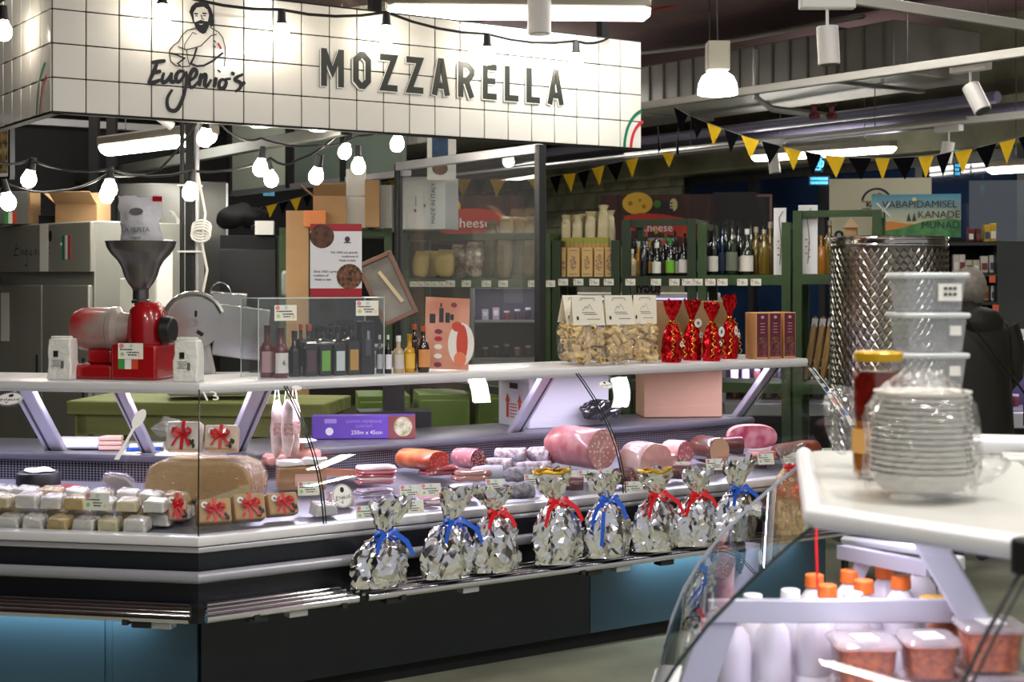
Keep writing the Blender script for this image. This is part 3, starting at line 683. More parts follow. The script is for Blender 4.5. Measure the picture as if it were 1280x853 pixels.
# price shelf talkers: small tag helper
m_tagw = M('tag_paper', '#f1efe4', .6); m_pink = M('tag_pink', '#e88a98', .6); m_tgreen = M('tag_green', '#a9d07a', .6); m_tcy = M('tag_cyan', '#b5dcd6', .6)
def tag_mesh(wd, ht, seed):
    q = random.Random(seed); g = MB().box((0, 0, ht / 2), (wd, .0015, ht), m_tagw)
    def d(x, z, r, mt): g.add([(x + r * math.cos(a), -.0012, z + r * math.sin(a)) for a in [2 * math.pi * i / 10 for i in range(10)]], [tuple(range(10))], mt)
    d(-wd * .36, ht * .82, ht * .15, m_pink); d(-wd * .33, ht * .3, ht * .13, m_tgreen); d(wd * .02, ht * .83, ht * .12, m_tcy); d(wd * .36, ht * .25, ht * .13, M('tag_peach', '#f3d9b0', .6))
    for z, a_, b_ in ((.6, -.42, q.uniform(.05, .25)), (.42, -.15, q.uniform(.2, .35)), (.26, -.1, .2)):
        x = a_
        while x < b_:
            l_ = q.uniform(.03, .09); g.add([(x * wd, -.0014, (z - .04) * ht), ((x + l_) * wd, -.0014, (z - .04) * ht), ((x + l_) * wd, -.0014, (z + .04) * ht), (x * wd, -.0014, (z + .04) * ht)], [(0, 1, 2, 3)], m_print); x += l_ + .02
    return g.mesh('price_tag', smooth=False)
tag_meshes = [tag_mesh(.085, .055, i) for i in range(6)]
def price_tag(p, rz, label, group, i, sc=1.0, tilt=R(-14)):
    o = bpy.data.objects.new('price_tag', tag_meshes[i % 6]); COL.objects.link(o); o.location = p; o.rotation_euler = (tilt, 0, rz); o.scale = (sc,) * 3
    return tag(o, label, 'price tag', group)
# ================================================================== makers of goods
def strip(mb, pts, wd, mat, side=Vector((1, 0, 0))):
    """ribbon along 3D points, with width along `side`"""
    pts = [Vector(p) for p in pts]; s = Vector(side).normalized(); vs = []
    for i, p in enumerate(pts):
        ww = (wd[i] if isinstance(wd, (list, tuple)) else wd) / 2; vs += [p - s * ww, p + s * ww]
    mb.add(vs, [(2 * i, 2 * i + 1, 2 * i + 3, 2 * i + 2) for i in range(len(pts) - 1)], mat)
def bottle(p, r, h, label, glass, cap, lab=None, group=None, kind='round', lab_z=(.15, .5), rz=0, cork=.12, neck=.32, sq=1.0):
    t = thing('bottle', label, 'bottle', p, rz, group)
    if kind == 'wine': prof = [(r * .9, 0), (r, .02 * h), (r, .58 * h), (r * .92, .64 * h), (r * .5, .72 * h), (r * .36, .78 * h), (r * .34, .93 * h)]
    elif kind == 'short': prof = [(r * .92, 0), (r, .03 * h), (r, .55 * h), (r * .8, .63 * h), (r * .42, .68 * h), (r * .4, .86 * h)]
    elif kind == 'jug': prof = [(r * .8, 0), (r, .12 * h), (r * .98, .5 * h), (r * .7, .66 * h), (r * .34, .73 * h), (r * .32, .9 * h)]
    else: prof = [(r * .95, 0), (r, .02 * h), (r, .62 * h), (r * .85, .68 * h), (r * neck, .74 * h), (r * neck, .9 * h)]
    seg = 4 if sq > 1 else 16
    g = MB()
    if sq > 1: g.lathe([(a * 1.33, z) for a, z in prof], glass, seg=4, a0=math.pi / 4); g2 = g.build('bottle_body', t, bevel=.004)
    else: g.lathe(prof, glass, seg=18); g.build('bottle_body', t, angle=60)
    nr = prof[-1][0] * (1 if sq == 1 else 1.1); top = prof[-1][1]
    MB().cyl((0, 0, top - .02 * h), (0, 0, h), nr * 1.12, cap, seg=14).build('cap', t, bevel=.001)
    if lab:
        if sq > 1: MB().box((0, -r * .945, h * (lab_z[0] + lab_z[1]) / 2), (r * 1.3, .001, h * (lab_z[1] - lab_z[0])), lab).build('label', t)
        else: MB().lathe([(r * 1.012, lab_z[0] * h), (r * 1.012, lab_z[1] * h)], lab, seg=14, caps=False, a0=R(-160), a1=R(-20)).build('label', t)
    return t
def bottle_glass(name, col, rough=.08): return M('glass_' + name, col, rough, spec=.7, coat=.6)
g_dark = bottle_glass('dark', '#0e0d12'); g_redl = bottle_glass('red', '#6a0f16'); g_oil = bottle_glass('oil', '#6a5510'); g_green = bottle_glass('green', '#16240f'); g_brown = bottle_glass('brown', '#2a1008'); g_amber = bottle_glass('amber', '#a0640f'); g_clear = bottle_glass('pale', '#b9a988'); g_blue = bottle_glass('blue', '#14233f')
c_black = m_black; c_cork = M('cork_orange', '#b4502a', .6); c_gold = M('cap_gold', '#c9a02e', .3, .7); c_white = M('cap_white', '#e6e6e2', .4); c_dred = M('cap_red', '#4a0f18', .4); c_green = M('cap_green', '#2c7a2c', .4)
def LBL(h): return M('label_' + h, '#' + h, .6)
m_foil = M('silver_foil', '#f0f0f2', .14, 1.0); m_foilred = M('red_foil', '#c4121c', .16, .85); m_goldr = M('gold_ribbon', '#d9a93a', .25, .8); m_goldrim = M('gold_rim', '#c79a2a', .35, .6, bump=.4)
m_ribr = M('red_ribbon', '#d2141e', .35, coat=.2); m_ribb = M('blue_ribbon', '#1c56c8', .35, coat=.2)
def foil_grid(prof, seg, mat, seed, amp, sq=.0, lean=(0, 0), tri=True):
    """crumpled foil skin: jittered facets"""
    q = random.Random(seed); g = MB(); vs = []; n = len(prof); ztop = prof[-1][1]
    for j, (r, z) in enumerate(prof):
        for i in range(seg):
            a = 2 * math.pi * (i + .5 * (j % 2)) / seg; k = 1 + sq * (abs(math.cos(2 * a)) ** 1.5 * -.0 + .12 * math.cos(4 * a))
            f = (q.gauss(0, amp * .24) + amp * 2.1 * noise.noise(Vector((math.cos(a) * 2.6 + seed, math.sin(a) * 2.6, z * 18)))) * (1 if j else .4)
            ridge = amp * .9 * abs(math.sin(a * 6.5 + z * 22 * math.sin(seed + i // 5) + seed)) - amp * .4
            rr = max(.004, r * k + (f + ridge) * min(1, r / .05))
            u = (z / ztop) ** 2
            vs.append((rr * math.cos(a) + lean[0] * u, rr * math.sin(a) + lean[1] * u, max(0, z + (q.gauss(0, amp * .7) if 0 < j < n - 1 else q.gauss(0, amp) * (j > 0)))))
    fs = []
    for j in range(n - 1):
        for i in range(seg):
            a, b = j * seg + i, j * seg + (i + 1) % seg; c, d = (j + 1) * seg + (i + 1) % seg, (j + 1) * seg + i
            fs += ([(a, b, d), (b, c, d)] if j % 2 == 0 else [(a, b, c), (a, c, d)])
    g.add(vs, fs, mat); return g
def interp(prof, n):
    out = []
    for i in range(n):
        t = i / (n - 1) * (len(prof) - 1); k = min(int(t), len(prof) - 2); u = t - k
        out.append((prof[k][0] * (1 - u) + prof[k + 1][0] * u, prof[k][1] * (1 - u) + prof[k + 1][1] * u))
    return out
def foil_bag(p, Rw, h, neck, label, group, ribbon, seed, mat=None, lean=(0, 0), rz=0, rim=False, name='gift_bag', cat='gift bag', ruff=.7, tails=True, amp=.006, bow=1.0):
    mat = mat or m_foil; t = thing(name, label, cat, p, rz, group)
    body = interp([(Rw * .9, 0), (Rw, h * neck * .14), (Rw * 1.0, h * neck * .4), (Rw * .9, h * neck * .66), (Rw * .62, h * neck * .86), (Rw * .2, h * neck)], 20)
    k = neck * neck
    foil_grid(body, 34, mat, seed, amp, 1.0, (lean[0] * k, lean[1] * k)).build('foil_wrap', t, angle=16)
    top = interp([(Rw * .17, h * neck), (Rw * ruff * .6, h * (neck + (1 - neck) * .35)), (Rw * ruff, h * (neck + (1 - neck) * .7)), (Rw * ruff * 1.1, h)], 11)
    foil_grid(top, 26, mat, seed + 50, amp * 1.3, 0, lean).build('ruffle', t, angle=22)
    c = Vector((lean[0] * k, lean[1] * k, h * neck)); g = MB()
    g.tube([(c.x + Rw * .24 * math.cos(a), c.y + Rw * .24 * math.sin(a), c.z) for a in [2 * math.pi * i / 12 for i in range(12)]], Rw * .09, ribbon, seg=6, closed=True)
    if tails:
        q = random.Random(seed); f = c + Vector((0, -Rw * .3, 0)); w_ = Rw * .2 * bow
        for sgn in (-1, 1):
            L = Rw * q.uniform(.75, 1.25) * bow; dx = sgn * q.uniform(.45, .95)
            strip(g, [f, f + Vector((dx * L * .3, -Rw * .25, Rw * .1)), f + Vector((dx * L * .75, -Rw * .5, -L * .25)), f + Vector((dx * L, -Rw * .62, -L * .75))], [w_ * .5, w_, w_, w_ * .9], ribbon, (.7, 0, .7 * sgn))
            lp = [f + Vector((sgn * Rw * .5 * bow * math.sin(a) , -Rw * .12, Rw * .32 * bow * math.sin(2 * a) * .6)) for a in [math.pi * i / 8 for i in range(9)]]
            strip(g, lp, w_ * .8, ribbon, (0, .6, .8))
    g.build('ribbon_bow', t, smooth=True)
    if rim: 
        rm = MB().tube([(lean[0] + Rw * ruff * 1.12 * math.cos(a), lean[1] + Rw * ruff * 1.12 * math.sin(a), h + .004 * math.sin(5 * a)) for a in [2 * math.pi * i / 20 for i in range(20)]], Rw * .075, m_goldrim, seg=6, closed=True); rm.crumple(.01, 40).build('gold_rim', t)
    return t
def carton(p, d, rz, label, mat=None, name='carton', cat='box', group=None, flaps=False, tape=False):
    t = thing(name, label, cat, p, rz, group); mat = mat or m_card
    if not flaps:
        MB().box((0, 0, d[2] / 2), d, mat).build('box_body', t, bevel=.003)
    else:
        g = MB(); x, y, z = d[0] / 2, d[1] / 2, d[2]; th = .005
        for c, s in (((0, -y, z / 2), (d[0], th, z)), ((0, y, z / 2), (d[0], th, z)), ((-x, 0, z / 2), (th, d[1], z)), ((x, 0, z / 2), (th, d[1], z)), ((0, 0, th), (d[0], d[1], th))): g.box(c, s, mat)
        g.build('box_body', t)
        for c, s, q in (((0, -y - .05, z + .03), (d[0], .12, th), Matrix.Rotation(R(-35), 3, 'X')), ((0, y + .05, z + .04), (d[0], .12, th), Matrix.Rotation(R(40), 3, 'X')), ((-x - .04, 0, z + .03), (.1, d[1], th), Matrix.Rotation(R(40), 3, 'Y'))):
            MB().box(c, s, mat, mtx=q).build('flap', t)
    if tape: MB().box((0, 0, d[2] + .0008), (d[0] * 1.001, .05, .0016), M('tape', '#a87c46', .3)).build('tape', t)
    return t
# ================================================================== goods on the top shelf
ZS = 1.25
def SA(px, n=.55): return Apx(px, n, ZS)
def SBp(px, n=.55): return Bpx(px, n, ZS)
m_cof = M('coffee_bag_white', '#eceae4', .35, bump=.5, bscale=30)
def coffee_bag(p, label, rz):
    t = thing('coffee_bag', label, 'coffee bag', p, rz, 'white coffee bags')
    g = MB(); W, D, T = .105, .07, .165; N = 7
    vs = []; 
    for j in range(N):
        z = T * j / (N - 1); k = 1 - .12 * (j / (N - 1)) ** 3; kd = 1 - .15 * (j / (N - 1)) ** 2
        for x, y in ((-1, -1), (0, -1.04), (1, -1), (1, 1), (0, 1.04), (-1, 1)): vs.append((x * W / 2 * k, y * D / 2 * kd, z))
    fs = [(j * 6 + i, j * 6 + (i + 1) % 6, (j + 1) * 6 + (i + 1) % 6, (j + 1) * 6 + i) for j in range(N - 1) for i in range(6)] + [tuple(range(6))[::-1], tuple(range(6 * N - 6, 6 * N))]
    g.add(vs, fs, m_cof); g.crumple(.006, 30, seed=p.x, zmin=0); g.build('bag_body', t, bevel=.006)
    MB().box((0, -.01, T + .004), (W * .8, .025, .012), m_cof).build('folded_top', t, bevel=.003)
    pr = MB().box((-.012, -D / 2 - .004, .105), (.02, .001, .024), m_print)
    for i in range(4): pr.box((-.01, -D / 2 - .004, .08 - i * .008), (.04 - .006 * (i % 3), .001, .0022), m_printg)
    pr.box((.016, -D / 2 - .004, .062), (.012, .001, .03), m_printg); pr.build('bag_print', t)
coffee_bag(SA(79, .46), 'white coffee bag left of the red grinder', -AA); coffee_bag(SA(236, .43), 'white coffee bag right of the red grinder', -AA)
# ---- red coffee grinder
m_gr = M('grinder_red', '#a5131a', .22, coat=.5, var=.2, vscale=8); m_worn = M('grinder_worn', '#a5131a', .35, col2='#9a8f88', vscale=5.5, coat=.3); m_pew = M('pewter', '#6f6d6e', .32, .85, var=.15, vscale=9)
gr = thing('coffee_grinder', 'old red enamel coffee grinder with pewter hopper on the counter shelf', 'coffee grinder', SA(153, .56), -AA)
MB().box((.095, 0, .0725), (.195, .20, .145), m_gr).build('base_block', gr, bevel=.012)
MB().box((-.1, 0, .03), (.2, .18, .06), m_gr).build('foot', gr, bevel=.012)
MB().box((-.075, 0, .09), (.11, .1, .06), m_gr).build('pedestal', gr, bevel=.01)
mt_ = MB()
mo = [(.045, -.2), (.075, -.195), (.086, -.17), (.088, -.13), (.088, -.04), (.092, -.035), (.092, -.015), (.07, .0), (.06, .05)]
pts_ = []
sg_ = 26; vs = []
for r, x in mo:
    for i in range(sg_): a = 2 * math.pi * i / sg_; vs.append((x, r * math.cos(a), .2 + r * math.sin(a)))
fs = [(j * sg_ + i, j * sg_ + (i + 1) % sg_, (j + 1) * sg_ + (i + 1) % sg_, (j + 1) * sg_ + i) for j in range(len(mo) - 1) for i in range(sg_)] + [tuple(range(sg_))]
mt_.add(vs, fs, m_worn); mt_.build('motor', gr)
MB().lathe([(.085, .14), (.085, .2), (.08, .24), (.07, .28), (.05, .305), (.04, .312)], m_gr, o=(.11, 0, 0), seg=26).build('grinding_head', gr)
MB().cyl((.19, -.03, .2), (.235, -.03, .2), .058, m_black, r1=.05, seg=22).build('adjusting_knob', gr, bevel=.006)
MB().lathe([(.037, .305), (.037, .318), (.032, .322), (.032, .36), (.036, .365), (.036, .372)], m_pew, o=(.08, 0, 0), seg=22).build('hopper_neck', gr)
MB().lathe([(.034, .365), (.05, .385), (.066, .415), (.076, .45), (.092, .478), (.118, .505), (.134, .53), (.14, .552), (.142, .556), (.136, .556), (.128, .53), (.11, .505), (.08, .475), (.03, .45)], m_pew, o=(.08, 0, 0), seg=36, caps=False).build('hopper', gr)
tg = price_tag(gr.matrix_world @ Vector((0, 0, 0)), 0, None, None, 1); tg.name = 'tag_card'; del tg['category']; tg.parent = gr; tg.location = (.085, -.104, .085); tg.rotation_euler = (0, 0, 0); tg.scale = (1.25, 1, 1.15)
fl = MB()
for i, c in enumerate((M('flag_green', '#3f9a4a', .5), m_paper, M('flag_redo', '#cf4a2a', .5))): fl.box((.045 + i * .028, -.1015, .066), (.028, .001, .042), c)
fl.build('flag_sticker', gr)
# crumpled bean bag in the hopper
bg = thing('bean_bag', 'crumpled white packet with grey print standing in the grinder hopper', 'packet', gr.location + Vector((.078, -.018, .5)), -AA)
g = MB(); vs = []; NX, NZ = 12, 12
for sgn in (-1, 1):
    for j in range(NZ):
        for i in range(NX):
            u, v_ = i / (NX - 1) * 2 - 1, j / (NZ - 1); b_ = (1 - u * u) * (1 - (2 * v_ - 1) ** 4) * .035
            vs.append((u * (.1 - .018 * (1 - abs(2 * v_ - 1))) * (1 if v_ > .2 else .75), sgn * (b_ + .001), v_ * .235 + .012 * abs(u) * (v_ > .9)))
f_ = [(k * NX * NZ + j * NX + i, k * NX * NZ + j * NX + i + 1, k * NX * NZ + (j + 1) * NX + i + 1, k * NX * NZ + (j + 1) * NX + i) for k in range(2) for j in range(NZ - 1) for i in range(NX - 1)]
g.add(vs, f_, M('packet_white', '#dcdbe2', .25, bump=.3, bscale=25)); g.crumple(.012, 28, 3); g.build('packet_body', bg, angle=25)
text('packet_lettering', 'LA PEPITA', .027, m_printg, bg, (0, -.046, .10)); text('packet_lettering', '*****', .022, m_printg, bg, (0, -.046, .065))
MB().add([(.03 * math.cos(a), -.04, .175 + .014 * math.sin(a)) for a in [2 * math.pi * i / 16 for i in range(16)]], [tuple(range(16))], m_printg).build('packet_logo', bg)
MB().box((.078, -.012, .226), (.04, .004, .02), m_red).build('packet_corner', bg)
# ---- acrylic case with bottles
hB = AB
e0 = SBp(312, .50); e1 = SBp(468, .50); wC = (e1 - e0).length
cs_ = thing('acrylic_case', 'clear acrylic display case over a row of small bottles', 'display case', (e0 + e1) / 2, hB)
cd, ch = .17, .325
g = MB()
g.add([(-wC / 2, -cd / 2 + .0, 0), (wC / 2, -cd / 2, 0), (wC / 2, -cd / 2, ch), (-wC / 2, -cd / 2, ch)], [(0, 1, 2, 3)], m_acryl); g.build('front_pane', cs_)
MB().add([(-wC / 2, cd / 2, 0), (wC / 2, cd / 2, 0), (wC / 2, cd / 2, ch), (-wC / 2, cd / 2, ch)], [(0, 1, 2, 3)], m_acryl).build('back_pane', cs_)
MB().add([(-wC / 2, -cd / 2, ch), (wC / 2, -cd / 2, ch), (wC / 2, cd / 2, ch), (-wC / 2, cd / 2, ch)], [(0, 1, 2, 3)], m_acryl).build('top_pane', cs_)
for x in (-wC / 2, wC / 2): MB().add([(x, -cd / 2, 0), (x, cd / 2, 0), (x, cd / 2, ch), (x, -cd / 2, ch)], [(0, 1, 2, 3)], m_acryl).build('side_pane', cs_)
m_acedge = M('acrylic_edge', '#cfd8d6', .15)
g = MB()
for x in (-wC / 2, wC / 2):
    for y in (-cd / 2, cd / 2): g.cyl((x, y, 0), (x, y, ch), .002, m_acedge, seg=6)
for y in (-cd / 2, cd / 2): g.cyl((-wC / 2, y, ch), (wC / 2, y, ch), .002, m_acedge, seg=6)
for x in (-wC / 2, wC / 2): g.cyl((x, -cd / 2, ch), (x, cd / 2, ch), .002, m_acedge, seg=6)
g.build('edge', cs_)
row = [(334, .53, .030, .215, g_redl, c_dred, LBL('c9a0a8'), 'short', 'red bottle with a dark cap at the left end of the acrylic case', 1),
       (351, .47, .030, .205, g_redl, c_dred, LBL('efe9e6'), 'short', 'red bottle with a white label marked 6 in the acrylic case', 1),
       (368, .51, .026, .19, g_dark, c_black, None, 'short', 'plain dark bottle second in the dark row of the acrylic case', 1),
       (376, .556, .022, .215, g_dark, c_cork, None, 'round', 'dark bottle with orange stopper and no label in the acrylic case', 1),
       (386, .50, .030, .215, g_dark, c_cork, LBL('5a3b46'), 'round', 'dark bottle with orange stopper and plum label in the acrylic case', 1.3),
       (404, .50, .030, .21, g_dark, c_black, LBL('7bb84a'), 'round', 'dark bottle with a green label in the acrylic case', 1.3),
       (422, .49, .030, .205, g_dark, c_black, LBL('dfe3e6'), 'round', 'dark bottle with a white label in the acrylic case', 1.3),
       (439, .49, .030, .215, g_dark, c_black, LBL('d09a4a'), 'round', 'dark bottle with an orange label in the acrylic case', 1.3)]
for px, n, r, h, gl, cp, lb, kd, lab, sq in row:
    b_ = bottle(SBp(px, n), r, h, lab, gl, cp, lb, 'small bottles in the acrylic case', kd, (.1, .5), hB, sq=sq)
    if 'marked 6' in lab: text('label_number', '6', .03, m_print, b_, (0, -r * 1.05, h * .3))
for i, (px, lab) in enumerate(((397, 'plain dark bottle in the rear row behind the green label'), (414, 'plain dark bottle in the rear row behind the white label'), (431, 'plain dark bottle in the rear row behind the orange label'))):
    bottle(SBp(px, .557), .021, .2, lab, g_dark, c_black, None, 'small bottles in the acrylic case', 'round', rz=hB, sq=1.3)
t = carton(SBp(457, .49), (.062, .05, .225), hB, 'tall slim black box with a silver bottle print in the acrylic case', M('box_black', '#1d1c26', .4), name='bottle_box')
g = MB().box((0, -.0255, .115), (.026, .0008, .07), LBL('4a4a58')).box((0, -.0255, .165), (.012, .0008, .04), LBL('9a9aa8')); g.build('box_print', t)
price_tag(SBp(357, .40) + Vector((0, 0, .235)), hB, 'white price tag stuck on the acrylic case at the left', 'price tags on the acrylic case', 2, 1.15, 0); price_tag(SBp(459, .405) + Vector((0, 0, .25)), hB - R(12), 'white price tag stuck on the acrylic case at the right corner', 'price tags on the acrylic case', 3, 1.15, 0)
for px, n, r, h, gl, cp, lb, kd, lab in ((474.5, .50, .0155, .165, g_dark, c_white, LBL('e8e4ee'), 'round', 'small slim bottle with white cap just outside the acrylic case, left of a pair'), (485, .47, .0155, .165, g_dark, c_white, LBL('e8e4ee'), 'round', 'small slim bottle with white cap just outside the acrylic case, right of a pair'),
        (498, .48, .024, .16, g_clear, c_white, LBL('cfc8c4'), 'short', 'small pale square bottle beside the yellow one'), (512, .47, .024, .165, bottle_glass('yellow', '#c8920f'), c_gold, LBL('e8b94a'), 'short', 'small yellow bottle with a gold cap on the counter shelf'),
        (518, .58, .026, .205, g_brown, c_cork, None, 'round', 'brown corked bottle standing behind the yellow one'), (529, .46, .03, .2, g_brown, c_cork, LBL('d9955a'), 'jug', 'round brown bottle with orange label and cork beside the pink card')):
    bottle(SBp(px, n), r, h, lab, gl, cp, lb, 'small bottles beside the acrylic case', kd, (.12, .5), hB)
# ---- poster card standing on the acrylic case
def disc(mb, x, z, rx, rz_, mat, y=-.0012, n=22): mb.add([(x + rx * math.cos(a), y, z + rz_ * math.sin(a)) for a in [2 * math.pi * i / n for i in range(n)]], [tuple(range(n))], mat)
m_photo = M('photo_brown', '#6a3f26', .5, var=.75, vscale=38); m_photo2 = M('photo_dark', '#8a5a3a', .5, col2='#1e0f0a', vscale=60)
pc = thing('poster_card', 'white and red poster card with round food photos on the acrylic case', 'poster', SBp(420, .52) + Vector((0, 0, .327)), R(6))
k = 6.35 / F; W, Hh = 63 * k, 90 * k
MB().box((0, .002, Hh / 2), (W, .004, Hh), M('poster_white', '#e6e5ea', .4)).build('card', pc)
MB().box((0, -.0003, Hh * .95), (W, .001, Hh * .1), M('poster_red', '#a81e2c', .4)).build('red_band', pc); MB().box((0, -.0003, Hh * .06), (W, .001, Hh * .12), MATS['poster_red']).build('red_band', pc)
g = MB(); disc(g, -W * .27, Hh * .83, W * .235, W * .235, m_photo); g.build('food_photo', pc); g = MB(); disc(g, W * .26, Hh * .28, W * .25, W * .25, m_photo2); g.build('food_photo', pc)
g = MB(); disc(g, W * .22, Hh * .79, .011, .012, M('crest_purple', '#5a2a4a', .5)); g.box((W * .22, -.0014, Hh * .745), (.03, .0006, .004), m_print); g.build('crest', pc)
for i, (tx, x, z) in enumerate((('Dal 1605 una grande', .16, .61), ('tradizione di', .27, .555), ('Made in Italy', .22, .5), ('Since 1605 a great', -.2, .35), ('tradition of', -.29, .295), ('Made in Italy', -.25, .24))):
    text('poster_lettering', tx, .0135, m_print, pc, (x * W, -.001, z * Hh), (R(90), 0, 0))
# ---- pink leaflet card
lf = thing('recipe_card', 'pink recipe card with lobster and bottles leaning on the counter shelf', 'leaflet', SBp(558, .50) + Vector((0, 0, .006)), 0, rot=(R(-7), R(3), R(16)))
k = 6.75 / F; W, Hh = 55 * k, 87 * k
MB().box((0, .002, Hh / 2), (W, .004, Hh), M('card_pink', '#e3a48e', .4, col2='#c07a5c', vscale=5)).build('card', lf)
g = MB(); disc(g, .32 * W, Hh * .36, W * .3, Hh * .3, M('plate_white', '#e8e2da', .4)); 
g2 = MB(); disc(g2, .34 * W, Hh * .37, W * .13, Hh * .26, M('lobster_red', '#c8402a', .4), -.0018); disc(g2, .22 * W, Hh * .6, W * .12, Hh * .07, MATS['lobster_red'], -.002); disc(g2, .3 * W, Hh * .15, W * .14, Hh * .1, M('lobster_orange', '#e07a5a', .4), -.002)
g.build('plate_print', lf); g2.build('lobster_print', lf)
g = MB()
for x, z, w_, h_ in ((-.14, .75, .1, .2), (0.0, .72, .1, .14), (.1, .73, .08, .08), (-.34, .7, .13, .13)): g.box((x * W, -.001, z * Hh), (w_ * W, .001, h_ * Hh), M('print_navy', '#23202e', .4))
g.box((-.15 * W, -.001, Hh * .89), (W * .04, .001, Hh * .06), MATS['print_navy']); g.build('bottle_print', lf)
g = MB(); disc(g, .14 * W, Hh * .9, W * .07, Hh * .035, M('crest_wine', '#7a2a4a', .5)); g.build('crest_print', lf)
for z, c in ((.52, 'crest_wine'), (.42, 'poster_red'), (.31, 'plate_white'), (.18, 'plate_white'), (.06, 'crest_wine')): g = MB(); disc(g, -.2 * W, Hh * z, W * .09, Hh * .035, MATS[c], -.0015); g.build('ingredient_print', lf)
# ---- pasta bags
m_pasta = M('pasta', '#ebcd92', .5, var=.1, vscale=20, sss=.1); m_header = M('pasta_header', '#e9e4d2', .6)
pa_t = MB()
def pasta_mesh(W, D, Hh, seed, n=75):
    q = random.Random(seed); g = MB()
    for i in range(n):
        c = Vector((q.uniform(-.5, .5) * W * .82, q.uniform(-.5, .3) * D * .8 - D * .05, q.uniform(.06, .92) * Hh)); a = Vector((q.gauss(0, 1), q.gauss(0, .6), q.gauss(0, .7))).normalized() * .021
        r = .0125; ax = a.normalized(); x = ax.orthogonal().normalized(); y = ax.cross(x); vs = []
        for e, rr in ((-1, r), (1, r), (1, r * .8), (-1, r * .8)):
            for j in range(9): t_ = 2 * math.pi * j / 9; vs.append(c + a * e * (1 + .25 * math.cos(t_)) + x * rr * math.cos(t_) + y * rr * math.sin(t_))
        g.add(vs, [(l * 9 + j, l * 9 + (j + 1) % 9, ((l + 1) % 4) * 9 + (j + 1) % 9, ((l + 1) % 4) * 9 + j) for l in range(4) for j in range(9)], m_pasta)
    return g.mesh('pasta_tubes')
def pasta_bag(px, n, W, label, seed, rz, tilt):
    t = thing('pasta_bag', label, 'pasta bag', SBp(px, n) + Vector((0, 0, .012)), rz, 'clear bags of tube pasta'); D, Hh = .1, .19
    o = bpy.data.objects.new('pasta_tubes', pasta_mesh(W, D, Hh, seed)); COL.objects.link(o); o.parent = t; o['kind'] = 'stuff'
    g = MB().ell((0, 0, Hh * .5), (W * .53, D * .55, Hh * .52), m_film, 20, 14, p=.55); g.crumple(.008, 22, seed); g.build('clear_bag', t)
    hd = MB(); w2 = W * .5
    hd.add([(-w2, -.045, Hh * .93), (w2, -.045, Hh * .93), (w2 * .95, -.006, Hh + .125), (-w2 * .95, -.006, Hh + .125), (-w2, .03, Hh * .98), (w2, .03, Hh * .98)], [(0, 1, 2, 3), (3, 2, 5, 4)], m_header)
    ho = hd.build('header_card', t, smooth=False)
    pr = MB(); A_ = Vector((0, -.047, Hh * .93)); U_ = Vector((0, .039, .138)) ; rgt = Vector((1, 0, 0))
    def hp_(x, v_): return tuple(A_ + U_ * v_ + rgt * x * w2 + Vector((0, -.0012, 0)))
    for pts in ([(-.35, .48), (-.15, .62), (-.05, .56), (.1, .7), (.3, .5)],):
        for a_, b_ in zip(pts[:-1], pts[1:]): pr.add([hp_(*a_), hp_(*b_), hp_(b_[0], b_[1] + .02), hp_(a_[0], a_[1] + .02)], [(0, 1, 2, 3)], m_printg)
    for z, a_, b_ in ((.42, -.4, .45), (.36, -.3, .55), (.9, -.45, .45), (.84, -.5, -.35), (.84, .35, .5), (.2, -.1, .7)): pr.add([hp_(a_, z), hp_(b_, z), hp_(b_, z + .018), hp_(a_, z + .018)], [(0, 1, 2, 3)], m_printg)
    pr.add([hp_(-.75, .18), hp_(-.62, .18), hp_(-.62, .3), hp_(-.75, .3)], [(0, 1, 2, 3)], m_print); pr.build('header_print', t)
pasta_bag(714, .64, .12, 'rearmost pasta bag at the left with its card half hidden', 1, hB, 0); pasta_bag(733, .48, .155, 'front pasta bag with a full white header card, left of two', 2, hB - R(20), 0); pasta_bag(772, .47, .145, 'front pasta bag with a full white header card, right of two', 3, hB - R(18), 0); pasta_bag(806, .5, .115, 'pasta bag with a skewed header card next to the red gift bags', 4, hB - R(40), 0)
# brown carton behind them and red foil gift bags
carton(SBp(846, .735), (.62, .13, .29), hB, 'plain brown carton on the counter shelf behind the red foil bags', tape=True)
m_oval = M('oval_tag', '#efece6', .5)
def red_bag(px, n, Rw, h, seed, label, marks):
    t = foil_bag(SBp(px, n), Rw, h, .66, label, 'red foil gift bags', m_goldr, seed, m_foilred, amp=.0045, tails=False, ruff=.75, rz=hB)
    g = MB(); 
    for sgn in (-1, 1):                  # curled gold ribbon ends
        g.tube([(sgn * Rw * (.35 + .5 * u) + .006 * math.cos(u * 34), -Rw * (.45 + .55 * min(1, u * 2)) + .006 * math.sin(u * 34), h * (.64 - .56 * u)) for u in [i / 60 for i in range(61)]], .0028, m_goldr, seg=5)
    g.build('curled_ribbon', t)
    for x, z, r1, r2 in marks: 
        q = MB(); disc(q, x * Rw, z * h, r1, r2, m_oval, -Rw * 1.08); disc(q, x * Rw, z * h, r1 * .35, r2 * .4, m_printg, -Rw * 1.08 - .001); q.build('hang_tag', t)
red_bag(840, .46, .05, .30, 21, 'red foil gift bag at the left with curled gold ribbon', [(.3, .3, .011, .016)])
red_bag(865, .545, .048, .30, 22, 'red foil gift bag with a white flower tag', [(-.1, .62, .024, .022), (.3, .42, .011, .016)])
red_bag(890, .44, .046, .29, 23, 'red foil gift bag with a large leaf shaped tag', [(.4, .5, .02, .026), (.2, .3, .011, .014)])
red_bag(912, .545, .044, .32, 24, 'red foil gift bag farthest right beside the wine coloured boxes', [(0, .45, .011, .024), (.45, .38, .009, .014)])
